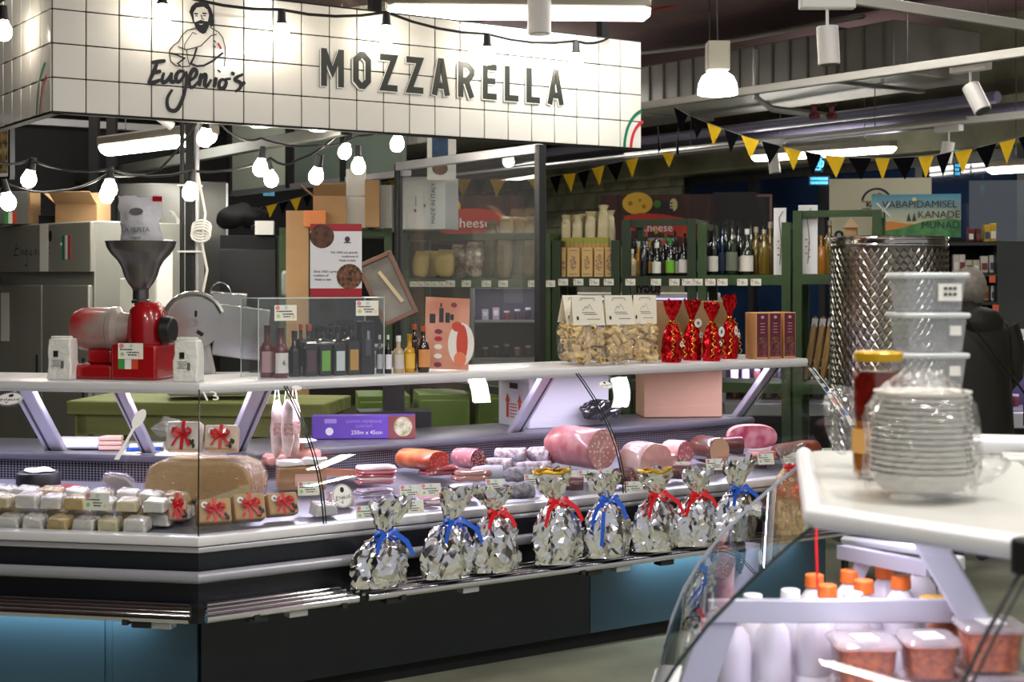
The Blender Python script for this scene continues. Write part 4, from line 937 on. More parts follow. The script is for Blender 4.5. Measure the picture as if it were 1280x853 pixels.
# ---- slim gift boxes
for i, px in enumerate((946, 962, 980)):
    t = carton(SBp(px, .46), (.068, .13, .235), hB - R(18), f'slim kraft gift box with wine coloured print, {("leftmost", "middle", "rightmost")[i]} of three', M('kraft_box', '#c9925e', .6), name='gift_box', group='slim gift boxes')
    MB().box((0, -.0655, .145), (.06, .001, .17), M('wine_print', '#5c1228', .4)).build('wine_panel', t)
    g = MB(); g.box((0, -.0662, .052), (.06, .001, .08), M('food_print', '#8a3a44', .45, col2='#2a1414', vscale=45)); disc(g, 0, .098, .02, .014, m_photo2, -.067); g.build('food_print', t)
    g = MB(); disc(g, 0, .212, .009, .008, M('crest_pale', '#c9a0a8', .5), -.067)
    for z in (.18, .165, .15, .135): g.box((0, -.067, z), (.024, .0006, .003), MATS['crest_pale'])
    g.build('crest_print', t)
# ================================================================== silver gift bags on the chrome rail
def BR(px): return Bpx(px, -.135, .492)
bags = [(473, 64, 735, 627, .60, m_ribb, (.05, 0), 0, 'silver foil gift bag with blue ribbon, leftmost on the chrome rail'),
        (558, 58, 724, 612, .62, m_ribb, (.045, 0), 0, 'silver foil gift bag with blue ribbon, second from the left on the rail'),
        (619, 56, 717, 612, .70, m_ribr, (-.01, 0), 0, 'silver foil gift bag with red ribbon, third from the left on the rail'),
        (697, 70, 707, 590, .66, m_ribr, (-.03, 0), 1, 'wide silver gift bag with red ribbon and gold rim, fourth on the rail'),
        (759, 62, 697, 592, .68, m_ribb, (-.02, 0), 0, 'silver gift bag with a long blue ribbon tail in the middle of the rail'),
        (818, 62, 689, 588, .68, m_ribr, (0, 0), 1, 'silver gift bag with red ribbon and gold rim, right of the long blue tail'),
        (868, 54, 683, 588, .66, m_ribr, (.01, 0), 0, 'narrow silver gift bag with red ribbon near the right counter'),
        (918, 62, 676, 574, .62, m_ribb, (.02, 0), 0, 'silver gift bag with blue ribbon behind the glass of the right counter')]
for i, (px, wpx, yb, yt, nk, rb_, ln, rim, lab) in enumerate(bags):
    p = BR(px); k = p.y / F
    foil_bag(p, min(.094, wpx * k / 2 * .97), (yb - yt) * k * .98, nk, lab, 'silver gift bags on the chrome rail', rb_, 100 + i, lean=(ln[0], -.01), rz=AB, rim=bool(rim), amp=.0075).scale = (1.14, .68, 1)
    if 'long blue ribbon tail' in lab:
        o = MB(); strip(o, [p + Vector((-.02, -.09, .2)), p + Vector((-.025, -.12, .14)), p + Vector((-.03, -.115, .06))], .02, m_ribb, dB); ob = o.build('ribbon_tail'); par = [x for x in COL.objects if x.get('label') == lab][0]
        bpy.context.view_layer.update(); ob.parent = par; ob.matrix_parent_inverse = par.matrix_world.inverted()
# tall tan cellophane bag at the end
p = BR(985) - nB * .01
cb = thing('cellophane_bag', 'tall clear cellophane gift bag of tan cakes with red bow near the right counter', 'gift bag', p, AB); cb.scale = (1, .62, 1)
MB().lathe(interp([(.085, 0), (.095, .05), (.09, .16), (.075, .24), (.03, .29)], 10), M('tan_cake', '#b98e58', .5, col2='#d8b888', vscale=22), seg=18, caps=True).crumple(.018, 18, 4, zmin=0).build('cakes', cb)
g = foil_grid(interp([(.1, 0), (.108, .08), (.1, .2), (.06, .27), (.025, .3), (.06, .36), (.085, .4)], 16), 20, m_film, 77, .006); g.build('cellophane', cb)
g = MB(); g.tube([(.03 * math.cos(a), .03 * math.sin(a), .3) for a in [2 * math.pi * i / 10 for i in range(10)]], .008, m_ribr, closed=True); strip(g, [(0, -.04, .3), (.04, -.07, .31), (.07, -.08, .26)], .02, m_ribr, (.6, 0, .8)); strip(g, [(0, -.04, .3), (-.04, -.07, .32), (-.06, -.08, .28)], .02, m_ribr, (-.6, 0, .8)); g.build('ribbon_bow', cb)
# ================================================================== meat in the long run
def roll(px, py, L, r, rz, label, skin, cut, group='cured meats in the case', name='salami', sq=1.0, lift=0.0, tiltx=0, taper=.85, cutend=1, cat='meat', crump=.006):
    """sausage or ham lying along local x, cut face at one end"""
    p = deck(px, py); dz_ = .155 * (abs(math.sin(rz - AB)) * L / 2 + abs(math.cos(rz - AB)) * r * .5) + crump + .002; t = thing(name, label, cat, p + Vector((0, 0, max(lift, dz_))), rz, group)
    xs = [(-.5, .0), (-.495, .35), (-.47, .7), (-.4, .92), (-.25, 1.0), (0, 1.02), (.3, 1.0), (.48, .98), (.5, .96)]
    sg = 20; vs = []
    for x, k in xs:
        k2 = k * (taper + (1 - taper) * (x + .5))
        for i in range(sg):
            a = 2 * math.pi * i / sg; vs.append((x * L * cutend, r * k2 * math.cos(a) * sq, r * .97 + r * k2 * math.sin(a) / sq ** .5))
    g = MB().add(vs, [(j * sg + i, j * sg + (i + 1) % sg, (j + 1) * sg + (i + 1) % sg, (j + 1) * sg + i) for j in range(len(xs) - 1) for i in range(sg)], skin)
    g.crumple(crump, 18, px * .1); ring = g.v[-sg:]; g.build('casing', t)
    c = Vector((0, 0, 0)); 
    for v_ in ring: c += Vector(v_)
    c /= sg; e = Vector((.0015 * cutend, 0, 0))
    mid = [tuple(Vector(v_).lerp(c, .5) + e * 1.5) for v_ in ring]
    MB().add([tuple(Vector(v_) + e) for v_ in ring] + mid + [tuple(c + e * 1.8)], [(i, (i + 1) % sg, sg + (i + 1) % sg, sg + i) for i in range(sg)] + [(sg + i, sg + (i + 1) % sg, 2 * sg) for i in range(sg)], cut).build('cut_face', t)
    return t
k_mould = M('mould_skin', '#d5d0d6', .8, col2='#8a6a70', vscale=34, bump=.5, bscale=50); k_grey = M('grey_skin', '#77707c', .85, col2='#b5b0ba', vscale=35, bump=.6, bscale=60); k_pink = spots_mat('pink_skin', '#b8757c', '#d8aab0', 40, .3); k_mort = M('mortadella_skin', '#a85a5c', .4, col2='#c98a88', vscale=16, coat=.3)
c_salami = spots_mat('salami_cut', '#7d222c', '#e6bcbc', 110, .42); c_mort = spots_mat('mortadella_cut', '#cf8f90', '#f3dcd8', 60, .34); c_ham = M('ham_cut', '#e6b3ae', .35, col2='#d08f92', vscale=14, coat=.4); c_bol = M('bologna_cut', '#dfae92', .35, coat=.4); c_nduja = spots_mat('red_loaf_cut', '#c0362a', '#e58a70', 80, .33)
k_red = M('paprika_skin', '#a8402a', .4, col2='#cf7a44', vscale=14, coat=.3); k_ham = M('ham_fat', '#ecd2cc', .35, col2='#dca9a6', vscale=8, coat=.3); k_brown = M('brown_casing', '#6a3a30', .25, coat=.6); k_dark = M('dark_meat', '#4a1a1e', .4, col2='#6a2a2a', vscale=16, coat=.3)
roll(525, 597, .22, .052, AB - R(72), 'orange-red paprika cured loaf with cut face, on the left of the meats', k_red, c_nduja, name='cured_loaf', sq=1.35, lift=.03, taper=.98)
roll(583, 592, .15, .05, AB - R(78), 'thick salami with marbled cut face in netted skin beside the orange loaf', k_pink, c_salami, lift=.012)
roll(637, 582, .15, .034, AB - R(40), 'whitish mould-skinned salami with red cut end, rear left of the mortadella', k_mould, c_salami, lift=.012)
roll(617, 594, .17, .03, AB - R(38), 'slim white salami with red cut end in front of the thick salami', k_mould, c_salami)
roll(665, 598, .17, .03, AB - R(38), 'slim white salami lying in front of the mortadella, left', k_mould, c_salami)
roll(675, 584, .13, .042, AB - R(64), 'short white salami with large dark red cut face touching the mortadella', k_mould, c_salami)
roll(648, 610, .13, .036, AB - R(20), 'grey dry salami on top of two near the glass', k_grey, k_grey, lift=.02, crump=.01)
roll(645, 630, .14, .038, AB - R(15), 'grey dry salami below another near the glass', k_grey, k_grey, crump=.01)
roll(608, 606, .14, .036, AB - R(25), 'pale bluish salami behind a price tag in the middle of the case', M('pale_skin', '#b9b6c6', .7), c_salami)
roll(722, 594, .34, .095, AB - R(84), 'huge mortadella with netted skin and spotted cut face', k_mort, c_mort, name='mortadella', taper=.95, crump=.01)
roll(804, 610, .2, .095, AB - R(92), 'large cooked ham with pale fat and round pink cut face', k_ham, c_ham, name='cooked_ham', taper=.95)
roll(843, 583, .15, .055, AB - R(85), 'rolled pancetta with pink spiral cut face behind a price tag', M('pancetta_skin', '#d98f8c', .4, col2='#e8c0ba', vscale=14), spots_mat('pancetta_cut', '#d06a7a', '#f0d5d2', 70, .36), name='pancetta', lift=.02)
roll(884, 583, .17, .066, AB - R(88), 'brown-cased bologna sausage with smooth beige cut face', k_brown, c_bol, name='bologna', taper=.98, crump=.002)
roll(908, 572, .16, .045, AB - R(30), 'dark smoked meat piece between the bologna and the pink ham', k_dark, k_dark, name='smoked_meat', lift=.01)
roll(992, 580, .28, .05, AB + R(5), 'long dark cured ham piece with orange fat edge at the right end', M('speck_skin', '#9a4a30', .45, col2='#5a1c1c', vscale=10, coat=.3), k_dark, name='speck', sq=1.3, lift=.02)
roll(716, 618, .09, .034, AB - R(40), 'small dark red salami stub in front of the mortadella', k_dark, c_salami)
roll(780, 612, .11, .042, AB - R(70), 'dark round salami at the glass joint left of the ham', k_dark, c_salami)
roll(846, 604, .12, .038, AB - R(30), 'dark meat piece under film beside the cooked ham', k_dark, c_salami, name='smoked_meat')
# raw ham standing with its cut side out
p = deck(942, 572); ph = thing('raw_ham', 'oval raw ham with deep pink marbled cut side propped at the rear', 'meat', p + Vector((0, .03, .035)), AB - R(34), 'cured meats in the case')
MB().ell((0, .04, .065), (.128, .05, .062), M('ham_rind', '#d9988e', .4), 24, 12, p=.8).build('rind', ph)
g = MB(); g.add([(.122 * math.copysign(abs(math.cos(a)) ** .8, math.cos(a)), -.013 - .0, .065 + .058 * math.copysign(abs(math.sin(a)) ** .8, math.sin(a))) for a in [2 * math.pi * i / 28 for i in range(28)]], [tuple(range(28))], M('ham_raw', '#b83a5e', .3, col2='#e6a0b4', vscale=18, coat=.5, detail=1)); g.build('cut_face', ph)
# stacked slices and vacuum packs
def slab_meat(px, py, d, rz, label, mats, side='B', lift=0, name='sliced_meat', n=5, cat='meat', group='cured meats in the case'):
    p = deck(px, py, side); t = thing(name, label, cat, p + Vector((0, 0, max(lift, .155 * d[1] / 2 + .02))), rz, group)
    for i in range(n):
        g = MB().ell((rnd.uniform(-.008, .008), rnd.uniform(-.008, .008), d[2] * (i + .5) / n), (d[0] / 2, d[1] / 2, d[2] / n * .7), mats[i % len(mats)], 18, 6, p=.5); g.crumple(.006, 25, i + px); g.build('slice', t)
    return t
slab_meat(470, 612, (.17, .13, .07), AB - R(20), 'pile of pink bacon slabs at the left of the long case', [M('bacon_pink', '#c8707e', .3, coat=.4), M('bacon_fat', '#ecd0d0', .3, coat=.4), M('bacon_red', '#b0485c', .3, coat=.4)], lift=.02)
slab_meat(548, 601, (.16, .12, .035), AB, 'flat reddish vacuum-packed meat under the orange loaf', [M('pack_red', '#a8525a', .2, coat=.6)], n=2)
slab_meat(590, 608, (.17, .1, .04), AB - R(20), 'film-wrapped pinkish meat piece before the thick salami', [M('pack_pink', '#b87a72', .2, coat=.7, var=.2)], n=2, name='wrapped_meat')
slab_meat(468, 628, (.15, .1, .03), AB, 'clear packs of sliced meat lying behind the round sticker', [M('pack_lilac', '#b9a8c0', .15, coat=.8)], n=3, name='meat_pack')
slab_meat(545, 640, (.13, .08, .035), AB - R(10), 'pale pink rolled slices in film near the glass', [M('pack_rose', '#d8a0b4', .2, coat=.7), M('pack_white', '#e3d8e4', .2, coat=.7)], n=3, name='meat_pack')
slab_meat(500, 640, (.13, .09, .03), AB + R(10), 'pale film pack of meat between the tags near the glass', [MATS['pack_white'], MATS['pack_lilac']], n=2, name='meat_pack')
slab_meat(580, 625, (.14, .07, .035), AB - R(30), 'white-dusted meat stick pack behind the third silver bag', [M('pack_dust', '#cfc8d4', .4, coat=.3)], n=1, name='meat_pack')
slab_meat(760, 575, (.09, .06, .05), AB, 'small red meat end between mortadella and ham', [MATS['bacon_red']], n=1)
slab_meat(955, 582, (.2, .1, .04), AB, 'reddish sliced ham lying under the raw ham', [M('pack_ham', '#c08078', .3, coat=.4)], n=2)
slab_meat(835, 590, (.1, .09, .05), AB, 'pink meat block beside the large cooked ham', [M('pack_pinkb', '#d99aa0', .3, coat=.4)], n=1)
slab_meat(910, 588, (.15, .09, .035), AB, 'light pink sliced meat in front of the bologna', [MATS['pack_rose'], MATS['pack_ham']], n=2)
# price tags in the case
tagB = [(459, 641), (513, 614), (539, 612), (517, 634), (620, 606), (668, 600), (690, 595), (711, 595), (735, 594), (760, 593), (803, 588), (793, 612), (852, 583), (894, 579), (925, 577), (958, 572), (990, 571), (1032, 565)]
near = ['next to the round sticker', 'left of a joined pair before the orange loaf', 'right of a joined pair before the orange loaf', 'low before the orange loaf', 'before the pale bluish salami', 'above the grey salamis', 'at the left foot of the mortadella', 'under the mortadella, second', 'under the mortadella, third', 'under the mortadella, fourth', 'on the cooked ham', 'low at the glass joint', 'on the rolled pancetta', 'on the bologna', 'right of the bologna', 'under the raw ham', 'under the dark cured ham, left', 'under the dark cured ham, right']
for i, ((px, py), nr) in enumerate(zip(tagB, near)):
    p = deck(px, py + 9) + Vector((0, 0, .012)) ; q = (p - Vector((0, 0, H))).copy(); q.z = 0
    n_ = (p - O).dot(nB); p = p - nB * (n_ - max(.05, n_ - .13))
    p.z = H - (py + 9 - YH) * p.y / F
    p.x = (px - 640) * p.y / F
    p.z = max(p.z, deckz((p - O).dot(nB)) + .008)
    price_tag(p, AB - R(20), 'white price tag in the meat case ' + nr, 'price tags in the meat case', i, 1.0, R(-18))
    stk_ = MB().cyl(p + Vector((0, .012, .01)), Vector((p.x, p.y + .012, deckz((p - O).dot(nB)) + .004)), .0018, m_darksteel, seg=5).build('tag_stem'); par = list(COL.objects)[-2]
    bpy.context.view_layer.update(); stk_.parent = par; stk_.matrix_parent_inverse = par.matrix_world.inverted()
# ================================================================== cheese in the short run and the corner
m_parm = M('parmesan', '#c99a5c', .45, col2='#d9b27a', vscale=5, coat=.35); m_parm2 = M('parmesan_cut', '#e6cfa0', .55, col2='#dcc08a', vscale=12)
def at(px, py, z): return GP(px, py, z)
pw_ = thing('parmesan_wedge', 'very large block of film-wrapped hard yellow cheese in the corner', 'cheese', at(258, 633, .755) + Vector((0, 0, .034)), -AA + R(4), 'cheeses in the case')
g = MB(); Wd, Dp, Ht = .42, .22, .155
prof = [(-Wd / 2, 0), (Wd / 2, 0), (Wd / 2 + .01, Ht * .5), (Wd / 2 - .02, Ht * .88), (Wd / 2 - .07, Ht), (-Wd / 2 + .06, Ht), (-Wd / 2 + .015, Ht * .85), (-Wd / 2 - .005, Ht * .4)]
g.prism([(x, -Dp / 2, z) for x, z in prof], (0, Dp, 0), m_parm); g.build('cheese_block', pw_, bevel=.012)
MB().add([(Wd / 2 - .19, -Dp / 2 - .001, .004), (Wd / 2 - .004, -Dp / 2 - .001, .004), (Wd / 2 + .003, -Dp / 2 - .001, Ht * .48)], [(0, 1, 2)], m_parm2).build('cut_corner', pw_)
g = MB(); g.prism([(x * 1.008, -Dp / 2 - .004, z * 1.008) for x, z in prof], (0, Dp + .008, 0), m_film); g.build('film', pw_)
m_kraft = M('kraft_paper', '#c49a68', .6, var=.1, vscale=9); m_cream = M('wrapped_cream', '#e6dcc2', .25, coat=.6, var=.08, vscale=12); m_cellw = M('wrap_white', '#e8e2e0', .2, coat=.7)
def gift_cheese(p, d, rz, rx, label, body, face=None, extra=True, ry=0):
    t = thing('gift_cheese', label, 'gift pack', p, 0, 'ribboned gift packs of cheese', rot=(rx, ry, rz))
    g = MB().box((0, 0, d[2] / 2), d, body); g.build('pack_body', t, bevel=.008, seg=3)
    y = -d[1] / 2 - .002
    g = MB(); g.box((0, y, d[2] / 2), (.014, .002, d[2]), m_ribr); g.box((0, 0, d[2] + .001), (.014, d[1], .002), m_ribr); g.build('ribbon', t)
    g = MB()
    for sgn in (-1, 1):
        strip(g, [(0, y - .004, d[2] * .6), (sgn * d[0] * .16, y - .02, d[2] * .72), (sgn * d[0] * .3, y - .018, d[2] * .62), (sgn * d[0] * .16, y - .012, d[2] * .5), (0, y - .004, d[2] * .58)], .016, m_ribr, (0, .3, 1))
        strip(g, [(0, y - .004, d[2] * .58), (sgn * d[0] * .16, y - .012, d[2] * .34), (sgn * d[0] * .26, y - .01, d[2] * .12)], .013, m_ribr, (1, 0, .3))
    g.ell((0, y - .008, d[2] * .59), (.008, .006, .008), m_ribr, 8, 6); g.build('bow', t)
    if extra:
        g = MB(); disc(g, -d[0] * .3, d[2] * .75, .013, .013, m_stk, y - .0008); disc(g, -d[0] * .3, d[2] * .75, .005, .005, M('stick_blue', '#5a6a9a', .5), y - .0014); g.build('round_sticker', t)
        g = MB(); q = random.Random(d[0] * 1000)
        for i in range(5): g.ell((d[0] * q.uniform(.18, .4), y - .003, d[2] * q.uniform(.1, .4)), (.006, .003, .01), M('sprig_dark', '#26332c', .6), 6, 4)
        g.build('sprig', t)
top = pw_.location.z + .155
gift_cheese(Vector((at(243, 580, .9).x, pw_.location.y - .02, top + .03)), (.135, .06, .115), -AA + R(6), R(-18), 'white gift pack with bright pink-red bow on top of the large cheese, left', M('pack_pale', '#e2d6d0', .35, coat=.4, var=.1))
gift_cheese(Vector((at(288, 580, .9).x, pw_.location.y - .01, top + .03)), (.13, .06, .1), AB - R(34), R(-22), 'cream gift pack with red bow on top of the large cheese, right', M('pack_pale2', '#d8c3ae', .35, coat=.4, var=.1))
for i, (px, py, rz, dd) in enumerate(((274, 668, AB - R(12), (.125, .07, .09)), (318, 664, AB - R(8), (.12, .07, .1)), (360, 657, AB - R(4), (.12, .06, .085)), (228, 664, -AA + R(30), (.07, .05, .1)))):
    p = deck(px, py, 'B' if px > 245 else 'A') + nB * .05 + Vector((0, 0, .03))
    gift_cheese(p, dd, rz, R(-20), ['kraft gift pack with red ribbon nearest the corner joint', 'kraft gift pack with red ribbon, middle one behind the corner pane', 'kraft gift pack with red ribbon beside the curved glass joint', 'narrow gift pack with red ribbon just left of the corner joint'][i], m_kraft if i < 3 else M('pack_rosy', '#cf9a80', .3, coat=.5))
# wheels
p = deck(46, 624, 'A'); t = thing('dark_cheese_wheel', 'black-rinded cheese wheel with white paper on top at the left', 'cheese', p + Vector((0, .02, .018)), -AA, 'cheeses in the case')
MB().lathe([(.082, 0), (.088, .02), (.088, .075), (.08, .09)], M('rind_black', '#23222a', .45), seg=30).build('rind', t, bevel=.004); g = MB().ell((.01, -.01, .097), (.065, .05, .008), m_paper, 16, 6); g.crumple(.008, 25).build('paper_sheet', t)
p = deck(82, 634, 'A'); t = thing('nutty_cheese_wheel', 'round cheese rolled in nuts with a red top beside the dark wheel', 'cheese', p + Vector((0, 0, .025)), -AA, 'cheeses in the case')
MB().lathe([(.085, 0), (.092, .012), (.09, .035), (.075, .05), (.05, .052)], M('nut_rind', '#d0a88a', .6, col2='#8a4a34', vscale=45), seg=28).build('rind', t); MB().lathe([(.07, .05), (.065, .056), (.02, .057)], M('red_top', '#c23a3e', .3, coat=.4, var=.3, vscale=30), seg=24).build('red_topping', t)
# many wrapped pieces in front
m_c1 = M('cheese_pale', '#e8d8b0', .4, coat=.3); m_c2 = M('cheese_white', '#f4ece8', .4, coat=.3); m_c3 = M('cheese_gold', '#dfc080', .4, coat=.3)
def wrapped(p, w_, d_, h_, mt, rx, rz, label, group, seed):
    q = random.Random(seed); t = thing('wrapped_cheese', label, 'cheese', p, 0, group, rot=(rx, 0, rz))
    MB().prism([(-w_ / 2, -d_ / 2, 0), (w_ / 2, -d_ / 2, 0), (w_ / 2 * q.uniform(.75, 1), -d_ / 2 + .004, h_ * q.uniform(.7, 1)), (-w_ / 2 * q.uniform(.75, 1), -d_ / 2 + .004, h_)], (0, d_, 0), mt).build('cheese', t, bevel=.006)
    g = MB().ell((0, 0, h_ * .5), (w_ * .53, d_ * .53, h_ * .56), m_film, 18, 10, p=.45); g.crumple(.003, 40, seed); g.build('film', t, smooth=False)
SL_ = math.atan(.1437); keep = []                       # heading of the slope; places already taken: point, radius
for px, py, r_ in ((46, 624, .10), (82, 634, .105), (162, 640, .085), (228, 664, .055)): keep.append((deck(px, py, 'A') + (Vector((0, .02, 0)) if py < 630 else Vector((0, 0, 0))), r_))
cm_ = [(m_c2, 'white'), (m_c1, 'cream'), (m_c2, 'white'), (m_c3, 'golden'), (m_c2, 'white')]; q = random.Random(5); cnt = 0
for lay, rows in ((0, (.1, .187, .274, .361)), (1, (.143, .23))):
    for ri, n in enumerate(rows):
        for c in range(9):
            s_ = .075 + .103 * c + (.05 if (ri + lay) % 2 else 0) + .0
            if s_ > .98 or s_ < .414 * n + .055: continue
            p = A(s_ + q.uniform(-.004, .004), n, deckz(n) + .011 + lay * .064)
            if any((p - k_).to_2d().length < r_ + .036 for k_, r_ in keep): continue
            v_ = p - Vector((at(258, 633, .755).x, at(258, 633, .755).y, 0)); v_.rotate(Matrix.Rotation(AA - R(4), 3, 'Z'))
            if abs(v_.x) < .262 and abs(v_.y) < .15: continue
            mt, cn = cm_[cnt % 5]; row_n = ('front', 'second', 'third', 'rear')[ri] if lay == 0 else ('upper front', 'upper rear')[ri]
            wrapped(p, .088 + q.uniform(-.006, .004), .07, q.uniform(.042, .052), mt, SL_, -AA + q.uniform(-.09, .09), f'{cn} film-wrapped cheese, {ORD[c]} from the corner in the {row_n} row', 'film-wrapped cheese pieces', cnt); cnt += 1
for px, py, lab in ((404, 646, 'white film-wrapped cheese right of the curved glass joint'), (425, 634, 'rosy film-wrapped cheese behind the round sticker')):
    p = deck(px, py); wrapped(p + Vector((0, 0, .009)), .1, .07, .05, m_c2 if px < 410 else M('cheese_rose', '#dcb0b0', .4), SL_, AB, lab, 'film-wrapped cheese pieces', px)
p = deck(150, 640, 'A'); t = thing('sausage_pack', 'clear vacuum pack with two pinkish sausages and a white label', 'sausage pack', p + Vector((0, .0, .075)), 0, rot=(R(-55), 0, R(-25)))
g = MB(); g.ell((0, 0, .012), (.07, .075, .008), m_cellw, 16, 6, p=.5); g.build('pack_backing', t)
for x in (-.022, .022): MB().ell((x, 0, .022), (.018, .062, .015), M('sausage', '#d09a94', .3, coat=.5, var=.2, vscale=30), 12, 8).build('sausage', t)
MB().ell((0, 0, .02), (.075, .08, .024), m_film, 16, 8, p=.5).crumple(.006, 30).build('film', t)
price_tag(Apx(120, .04, .80), -AA, 'white price tag standing among the cheeses', 'price tags in the cheese case', 4, 1.15, R(-10))
# corner tray items on the long side
p = deck(375, 618); t = thing('cheese_block', 'brown-rinded cheese block with wrapped packs on top and a price card', 'cheese', p + Vector((0, .03, .016)), AB - R(20), 'cheeses in the case')
MB().box((0, 0, .05), (.2, .11, .1), M('rind_brown', '#a87f5a', .5, var=.2, vscale=8)).build('cheese_body', t, bevel=.01); MB().box((.02, -.057, .045), (.1, .002, .05), M('card_rosy', '#d9a89a', .5)).build('rosy_card', t)
for x, z in ((-.05, .1), (.05, .105)): MB().ell((x, -.01, z + .012), (.055, .045, .016), m_cellw, 14, 8, p=.5).crumple(.008, 30, x).build('wrapped_pack', t)
price_tag(deck(374, 632) - nB * .085 + Vector((0, 0, .05)), AB - R(20), 'white price tag on the brown-rinded cheese block', 'price tags in the cheese case', 5, 1.0, R(-8))
t = thing('bundle_packs', 'pinkish film packs heaped under white paper at the corner rear', 'meat pack', deck(366, 596) + Vector((0, 0, .06)), AB)
for i, (x, y, z) in enumerate(((-.09, 0, 0), (-.02, .0, .02), (.06, 0, .01), (.0, .03, .05))): MB().ell((x, y, z + .02), (.06, .05, .028), M('pack_salmon', '#cf9486', .25, coat=.6, var=.2, vscale=14), 14, 8, p=.6).crumple(.01, 24, i).build('pack', t)
MB().ell((.02, -.01, .092), (.09, .06, .01), m_paper, 18, 6).crumple(.006, 20).build('paper_sheet', t)
p = deck(440, 604) + Vector((0, 0, .022)); t = thing('wooden_tray', 'thin reddish wooden tray edge behind the curved glass joint', 'tray', p, AB - R(50)); MB().box((0, 0, .02), (.22, .14, .008), M('tray_wood', '#b8785c', .6)).build('tray_floor', t); MB().box((0, -.07, .03), (.22, .008, .03), MATS['tray_wood']).build('tray_rim', t)
# salami bags hanging from the shelf
for i, (px, n) in enumerate(((346, .60), (359, .56), (368, .62))):
    p = Bpx(px, n, 1.2); t = thing('hanging_salami_bag', f'printed cloth bag of salami hanging under the shelf, {("left", "middle", "right")[i]} of three', 'salami bag', p, AB - R(10), 'hanging salami bags')
    m_clo = M('cloth_bag', '#b99a92', .7, col2='#d6c6c2', vscale=25)
    MB().ell((0, 0, -.17), (.026, .022, .12), m_clo, 14, 12, p=.8).crumple(.008, 25, i).build('cloth_bag', t); MB().box((0, -.024, -.17), (.038, .001, .05), M('bag_print', '#a8605e', .6, col2='#d9c0bc', vscale=70)).build('print_panel', t)
    MB().tube([(-.012, 0, -.06), (-.004, 0, 0), (.004, 0, 0), (.012, 0, -.06)], .002, m_paper, seg=5).build('string', t)
# ================================================================== on the rear work ledge (z .92)
ZL = .92
p = Bpx(455, .98, ZL + .002); bx = thing('cling_film_box', 'long purple cling film box with a salad bowl picture on the work ledge', 'box', p, AB - R(30))
kk = p.y / F; W = 128 * kk; Hb = .105
MB().box((0, 0, Hb / 2), (W, .1, Hb), M('box_purple', '#6b4bb0', .4)).build('box_body', bx, bevel=.003)
MB().box((W * .37, -.051, Hb / 2), (W * .26, .002, Hb), M('box_photo', '#8a4a4a', .4, var=.3, vscale=10)).build('photo_panel', bx)
g = MB(); disc(g, W * .38, Hb * .52, .042, .045, M('salad_bowl', '#d8cfc0', .4, col2='#8a9a4a', vscale=40), -.0525); g.build('bowl_print', bx)
g = MB(); disc(g, -W * .33, Hb * .33, .018, .018, m_stk, -.0515); g.box((-W * .32, -.0515, Hb * .78), (.055, .001, .02), M('print_lilac', '#a995d8', .5)); g.build('logo_print', bx)
text('box_lettering', '250m x 45cm', .026, m_stk, bx, (W * .03, -.0515, Hb * .27)); text('box_lettering', 'GIAMMIC MEMBRANE', .017, M('print_lilac', '#a995d8', .5), bx, (W * .0, -.0515, Hb * .75)); text('box_lettering', 'CLING FILM', .015, MATS['print_lilac'], bx, (W * .0, -.0515, Hb * .55))
p = Bpx(692, 1.03, ZL + .002); wb = thing('fruit_carton', 'white open carton with red arrows and a hand hole on the work ledge', 'box', p, AB - R(4))
kk = p.y / F; W = .46; Hb = .25; m_wb = M('white_carton', '#d3d2da', .6)
g = MB(); D = .3
for c, s in (((0, -D / 2, Hb / 2), (W, .006, Hb)), ((0, D / 2, Hb / 2), (W, .006, Hb)), ((-W / 2, 0, Hb / 2), (.006, D, Hb)), ((W / 2, 0, Hb / 2), (.006, D, Hb)), ((0, 0, .004), (W, D, .006))): g.box(c, s, m_wb)
g.build('box_body', wb)
MB().box((-W / 2 - .07, 0, Hb + .01), (.12, D, .005), m_card, mtx=Matrix.Rotation(R(20), 3, 'Y')).build('flap', wb); MB().box((0, D / 2 + .03, Hb + .018), (W, .06, .005), m_wb, mtx=Matrix.Rotation(R(20), 3, 'X')).build('flap', wb)
def side_print(mb):
    x = -W / 2 - .0045
    for y in (.06, -.06): mb.add([(x, y - .012, .04), (x, y + .012, .04), (x, y + .012, .12), (x, y + .024, .12), (x, y, .16), (x, y - .024, .12), (x, y - .012, .12)], [tuple(range(7))], M('arrow_red', '#c4402e', .5))
    for i in range(5): mb.box((x, 0, .045 + i * .016), (.001, .07, .005), MATS['arrow_red'])
g = MB(); side_print(g); g.build('arrow_print', wb, smooth=False); MB().box((-W / 2 - .004, 0, .2), (.002, .08, .028), m_print).build('hand_hole', wb, bevel=.006)
p = Bpx(752, .80, ZL); g = MB().ell((0, 0, .105), (.13, .045, .045), M('bin_bag', '#16171c', .18, coat=.6), 26, 16, p=.8); g.crumple(.03, 16, 2); g.crumple(.012, 40, 5)
tag(g.build('bin_bag', loc=p - Vector((0, 0, .02)), rot=(0, 0, AB), smooth=False), 'crumpled black plastic bag on the ledge behind the mortadella', 'plastic bag')
p = Bpx(848, 1.03, ZL + .003); carton(p, (.42, .24, .30), AB - R(28), 'plain brown carton on the work ledge at the right', M('carton_rose', '#c49a80', .8, var=.1, vscale=4))
p = Apx(100, .93, ZL + .002); t = thing('white_cutting_board', 'thick white cutting board lying on the left work ledge', 'cutting board', p, -AA + R(8)); MB().box((0, 0, .02), (.24, .2, .035), M('board_white', '#e6e5ec', .45)).build('board', t, bevel=.012); MB().cyl((-.09, -.07, .0), (-.09, -.07, .005), .012, m_printg).build('rubber_foot', t)
p = Apx(140, .88, ZL + .002); t = thing('cheese_slices', 'short stack of pinkish cheese wedges on the left ledge', 'cheese', p, 0)
